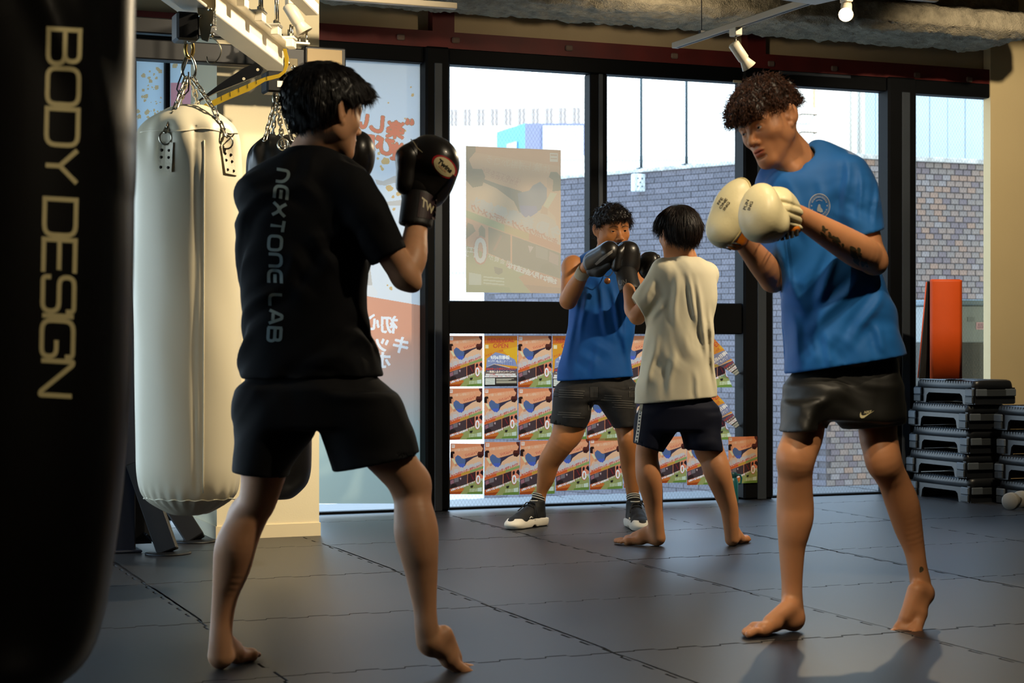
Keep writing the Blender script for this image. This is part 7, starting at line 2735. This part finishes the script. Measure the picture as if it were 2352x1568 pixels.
g2, h2 = glyphs('SPECIAL', .26, 'CENTER', .0)
shift(decal(F, fg, subdiv((gv, gf), 0), lambda a: U(Vector((a.x * .82, -a.y * 1.1 - .12))), mat('badge black', '#1c1814', .5), 'badge_lettering', bd, .0036), og)
shift(decal(F, fg, (g2, h2), lambda a: U(Vector((a.x * .82, -a.y + .34))), mat('badge red', '#b8402c', .5), 'badge_small_lettering', bd, .0036), og)
gv, gf = glyphs('TW', 27, 'CENTER', .8)
MR_ = mat('maroon cuff tab', '#2a0f14', .6)
q0 = [Vector(p) for p in ((966, 440), (1004, 450), (1000, 505), (958, 498))]
tab = shift(decal(F3, fg, subdiv((q0, [(0, 1, 2, 3)]), 3), lambda a: (a.x, a.y), MR_, 'cuff_tab', t, .0014), og)
shift(decal(F3, fg, (gv, gf), lambda a: (982 + a.x * .62 + a.y * .12, 474 - a.y + a.x * .50), mat('cream cuff letters', '#cfc39c', .5), 'cuff_lettering', tab, .0024), og)
# left glove, mostly behind the face
c = J(824, 352, .42)
t, og = prop(fg, 'boxing_glove', 'black boxing glove peeking out beside the chin of the man in black', 'boxing glove', J(806, 410, .42), 'gloves of the man in black')
F = fld_at(c, .18, .004)
F.ell(J(824, 352, .42), (RR(38, .42), .07, RR(52, .42)), None, .01)
F.ell(J(812, 385, .42), (RR(36, .42), .055, RR(34, .42)), None, .03)
fpart(F, 'fist', M_glove, t, og)
F = fld_at(c, .18, .004)
F.rc(J(792, 372, .40), J(800, 340, .42), RR(20), RR(20), .01)
fpart(F, 'thumb', M_glove, t, og)
F = fld_at(J(795, 430, .40), .14, .004)
F.rc(J(780, 470, .38), J(806, 408, .42), RR(33), RR(36), .01)
fpart(F, 'cuff', M_cuff, t, og)

# focus mitts of the man in blue
J, RR = fr.J, fr.R
def mitt_print(F, fig, lines, cen, ex, ey, par, og, sz):
    """lines of block capitals along ex (px per unit), stacked along ey"""
    mk = mat('dark mitt print', '#3a2f1c', .5)
    for i, s in enumerate(lines):
        gv, gf = glyphs(s, 1.0, 'CENTER', .02)
        f = lambda a, i=i: (cen[0] + ex[0] * a.x + ey[0] * (i * 1.05 - a.y), cen[1] + ex[1] * a.x + ey[1] * (i * 1.05 - a.y))
        shift(decal(F, fig, (gv, gf), f, mk, 'mitt_lettering', par, .0014), og)
def on2(Fa, Fb, fig, px, py, off=.001):
    a, b = on_bag(Fa, fig, px, py, off), on_bag(Fb, fig, px, py, off)
    q = [p for p, G in ((a, Fa), (b, Fb)) if G.hit_front(p[0], p[2]) is not None]
    return min(q, key=lambda p: p[1]) if q else a
# his left mitt (right in the picture)
t, og = prop(fr, 'focus_mitt', 'cream focus mitt with pleated finger cover, on the tattooed arm', 'focus mitt', J(1770, 540, -.42), 'cream focus mitts')
nL = V3((-.93, -.34, .12)); nL /= np.linalg.norm(nL)
RL = basis(nL, (.35, -.1, 1))
F = Fld(J(1690, 560, -.42) - .12, J(1850, 420, -.42) + .12, .0034)
F.ell(J(1744, 488, -.44), (.092, .050, .087), RL, .01)
F.ell(J(1778, 512, -.425), (.075, .030, .048), RL, .05)
F.rc(J(1758, 534, -.42), J(1826, 531, -.40), .020, .012, .03)
padL = fpart(F, 'pad', M_mitt, t, og)
FC = Fld(J(1690, 560, -.42) - .12, J(1850, 420, -.42) + .12, .0034)
FC.rc(J(1784, 484, -.41), J(1826, 502, -.385), .072, .047, .01)
FC.cut(J(1829, 495, -.38), (1, .25, .10))
FC.cut(J(1764, 485, -.44), (-1, .15, -.10))
def pleat(X, Y, Z):
    p = J(1800, 488, -.40)
    a = (Z - p[2]) + .22 * (X - p[0])
    o = 0
    for k, z in enumerate((.022, -.003, -.026)):
        o = o + .0065 * np.exp(-((a - z) / .0035) ** 2)
    return o - .002 * np.sin(a * 125) * np.sin(X * 60)
FC.disp(pleat)
FC.rc(J(1850, 500, -.36), J(1795, 492, -.39), .040, .036, .004, 's')
fpart(FC, 'finger_cover', M_mitt, t, og)
for a, b in (((1772, 465), (1828, 484)), ((1772, 488), (1826, 504)), ((1774, 510), (1822, 522))):
    MB().use(mat('dark welt and groove', '#3b3120', .5), True).tube([on2(F, FC, fr, a[0] + (b[0] - a[0]) * t_, a[1] + (b[1] - a[1]) * t_, .0008) - og for t_ in np.linspace(0, 1, 9)], .0016, 6).build('groove_line', None, t)  # dark tubes drawn along the pleat grooves
MB().use(mat('dark welt and groove', '#3b3120', .5), True).tube([on2(F, FC, fr, *p) - og for p in ((1806, 434), (1792, 434), (1779, 440), (1770, 452), (1767, 470), (1767, 490), (1769, 508), (1772, 524), (1777, 536))], .0022, 6).build('welt', None, t)
FL = Fld(J(1690, 560, -.42) - .12, J(1850, 420, -.42) + .12, .0034)
FL.ell(J(1822, 524, -.405), (.022, .03, .020), None, .004)
fpart(FL, 'lining', M_lining, t, og)
st = MB().use(M_mitt)
M_bst = mat('black binding', '#1b1712', .6)
for k in range(6):
    a, b = J(1775 + k * 11, 546 - k * k * .45, -.44), J(1781 + k * 11, 546 - (k + .5) ** 2 * .45, -.44)
    MB().use(M_bst).cbox(V3(a) - og - V3((.003, .02, .010)), V3(a) - og + V3((.003, .02, .010)), .001).build('binding_stitch', None, t)
MB().use(M_mitt).cbox(J(1772, 536, -.465) - og, J(1790, 524, -.455) - og, .001).build('tab', None, t)
mitt_print(F, fr, ['PUN', 'ING'], (1714, 470), (4.5, -12), (9, 2.4), padL, og, 1)
# his right mitt (left in the picture)
t, og = prop(fr, 'focus_mitt', 'cream focus mitt turned edge on with dark lettering, leftmost hand of the man in blue', 'focus mitt', J(1672, 562, -.22), 'cream focus mitts')
nR = V3((-.80, -.55, .22)); nR /= np.linalg.norm(nR)
RRm = basis(nR, (.42, -.05, .90))
F = Fld(J(1620, 580, -.22) - .12, J(1740, 400, -.22) + .12, .0034)
cR = J(1679, 488, -.24)
F.ell(cR, (.078, .040, .108), RRm, .01)
F.ell(cR + nR * .012, (.060, .040, .085), RRm, .02)
F.ell(cR + RRm @ V3((0, .012, -.055)), (.055, .040, .052), RRm, .02)
padR = fpart(F, 'pad', M_mitt, t, og)
wl = [cR + RRm @ V3((.0795 * math.sin(a), -.002, .1095 * math.cos(a))) - og for a in np.linspace(0, 6.283, 40)[:-1]]
MB().use(mat('mitt piping', '#cdbb86', .45), True).tube(wl, .003, 6, True).build('piping', None, t)
FL = Fld(J(1620, 580, -.22) - .12, J(1760, 400, -.12) + .12, .0034)
FL.rc(cR + RRm @ V3((0, -.045, .02)), cR + RRm @ V3((0, -.052, -.07)), .040, .036, .01)
FL.disp(lambda X, Y, Z: .0)
fpart(FL, 'finger_cover', M_lining, t, og)
for k in range(5):
    p = cR + RRm @ V3((-.060 + .018 * k, -.01, -.085 - .012 * (2 - abs(k - 2)))) - og
    MB().use(M_bst, True).tube([p + V3((-.012, -.03, .003)), p + V3((.0, -.036, .0)), p + V3((.012, -.03, -.004))], .0026, 6).build('binding_stitch', None, t)
mitt_print(F, fr, ['FFE', 'ONE', 'ING'], (1654, 462), (7.6, -11), (7.0, 5.2), padR, og, 1)

# black mitts of the coach, gloves of the boy
J, RR = fc.J, fc.R
t, og = prop(fc, 'focus_mitt', 'black focus mitt with grey edge band, left one in the middle pair', 'focus mitt', J(1365, 625, -.42), 'black mitts of the coach')
F = fld_at(J(1376, 595, -.45), .17, .004)
F.rc(J(1364, 605, -.42), J(1398, 580, -.50), RR(24), RR(24), .01)
F.rc(J(1362, 596, -.42), J(1402, 571, -.50), RR(18), RR(15), .02)
fpart(F, 'pad', M_glove, t, og)
F2 = fld_at(J(1376, 610, -.45), .15, .004)
F2.rc(J(1360, 622, -.43), J(1376, 622, -.46), RR(13), RR(12), .01)
F2.rc(J(1376, 622, -.46), J(1400, 606, -.50), RR(12), RR(10), .02)
fpart(F2, 'finger_cover', M_cuff, t, og)
bandv = [Vector(p) for p in ((1366, 606), (1378, 593), (1392, 583), (1407, 573), (1407, 580), (1394, 590), (1382, 600), (1370, 609))]
shift(decal(F, fc, subdiv((bandv, [(0, 1, 6, 7), (1, 2, 5, 6), (2, 3, 4, 5)]), 2), lambda a: (a.x, a.y), mat('grey mitt band', '#8f8880', .5), 'edge_band', t, .003), og)
lb = [Vector(p) for p in ((1384, 559), (1406, 556), (1404, 561), (1382, 563))]
shift(decal(F, fc, (lb, [(0, 1, 2, 3)]), lambda a: (a.x, a.y + 4), mat('yellow mitt label', '#c9b860', .5), 'label_patch', t, .003), og)
t, og = prop(fc, 'focus_mitt', 'black focus mitt mostly hidden behind the boxing gloves of the middle pair', 'focus mitt', J(1432, 618, -.38), 'black mitts of the coach')
F = fld_at(J(1432, 592, -.38), .14, .004)
F.ell(J(1428, 586, -.40), (RR(30), .045, RR(30)), None, .01)
F.rc(J(1430, 600, -.38), J(1436, 618, -.36), RR(20), RR(17), .02)
fpart(F, 'pad', M_glove, t, og)
F = fld_at(J(1432, 592, -.36), .14, .004)
F.ell(J(1432, 592, -.34), (RR(22), .03, RR(24)), None, .01)
fpart(F, 'finger_cover', M_cuff, t, og)

J, RR = fb_.J, fb_.R
t, og = prop(fb_, 'boxing_glove', 'black boxing glove with lettered cuff, left fist meeting the mitts in the middle pair', 'boxing glove', J(1446, 668, .28), 'gloves of the boy')
F = fld_at(J(1440, 605, .38), .16, .004)
F.ell(J(1438, 602, .38), (RR(33, .38), .065, RR(42, .38)), None, .01)
F.ell(J(1444, 575, .38), (RR(25, .38), .055, RR(22, .38)), None, .03)
fpart(F, 'fist', M_glove, t, og)
F2 = fld_at(J(1430, 590, .36), .14, .004)
F2.rc(J(1415, 612, .34), J(1420, 582, .34), RR(13), RR(14), .01)
F2.rc(J(1420, 582, .34), J(1434, 567, .35), RR(13), RR(10), .02)
fpart(F2, 'thumb', M_glove, t, og)
F3 = fld_at(J(1444, 650, .30), .12, .004)
F3.rc(J(1447, 668, .27), J(1440, 634, .34), RR(25), RR(26), .01)
F3.cut(J(1447, 667, .27), (.1, -.2, -1))
fpart(F3, 'cuff', M_cuff, t, og)
gv, gf = glyphs('UN', 17, 'CENTER', .2)
shift(decal(F3, fb_, (gv, gf), lambda a: (1430 + a.x * .8 - a.y * .1, 649 - a.y - a.x * .1), mat('dull grey cuff letters', '#77726a', .5), 'cuff_lettering', t, .002), og)
t, og = prop(fb_, 'boxing_glove', 'black boxing glove behind the front one, next to the shoulder of the cream shirt', 'boxing glove', J(1500, 640, .48), 'gloves of the boy')
F = fld_at(J(1492, 612, .48), .15, .004)
F.ell(J(1490, 610, .50), (RR(26, .5), .06, RR(33, .5)), None, .01)
F.ell(J(1498, 600, .48), (RR(18, .5), .05, RR(22, .5)), None, .02)
fpart(F, 'fist', M_glove, t, og)
F = fld_at(J(1500, 640, .45), .13, .004)
F.rc(J(1506, 655, .44), J(1498, 628, .47), RR(22), RR(23), .01)
fpart(F, 'cuff', M_cuff, t, og)
F = fld_at(J(1490, 600, .48), .13, .004)
F.rc(J(1506, 612, .46), J(1508, 592, .47), RR(9), RR(10), .01)
fpart(F, 'thumb', M_glove, t, og)
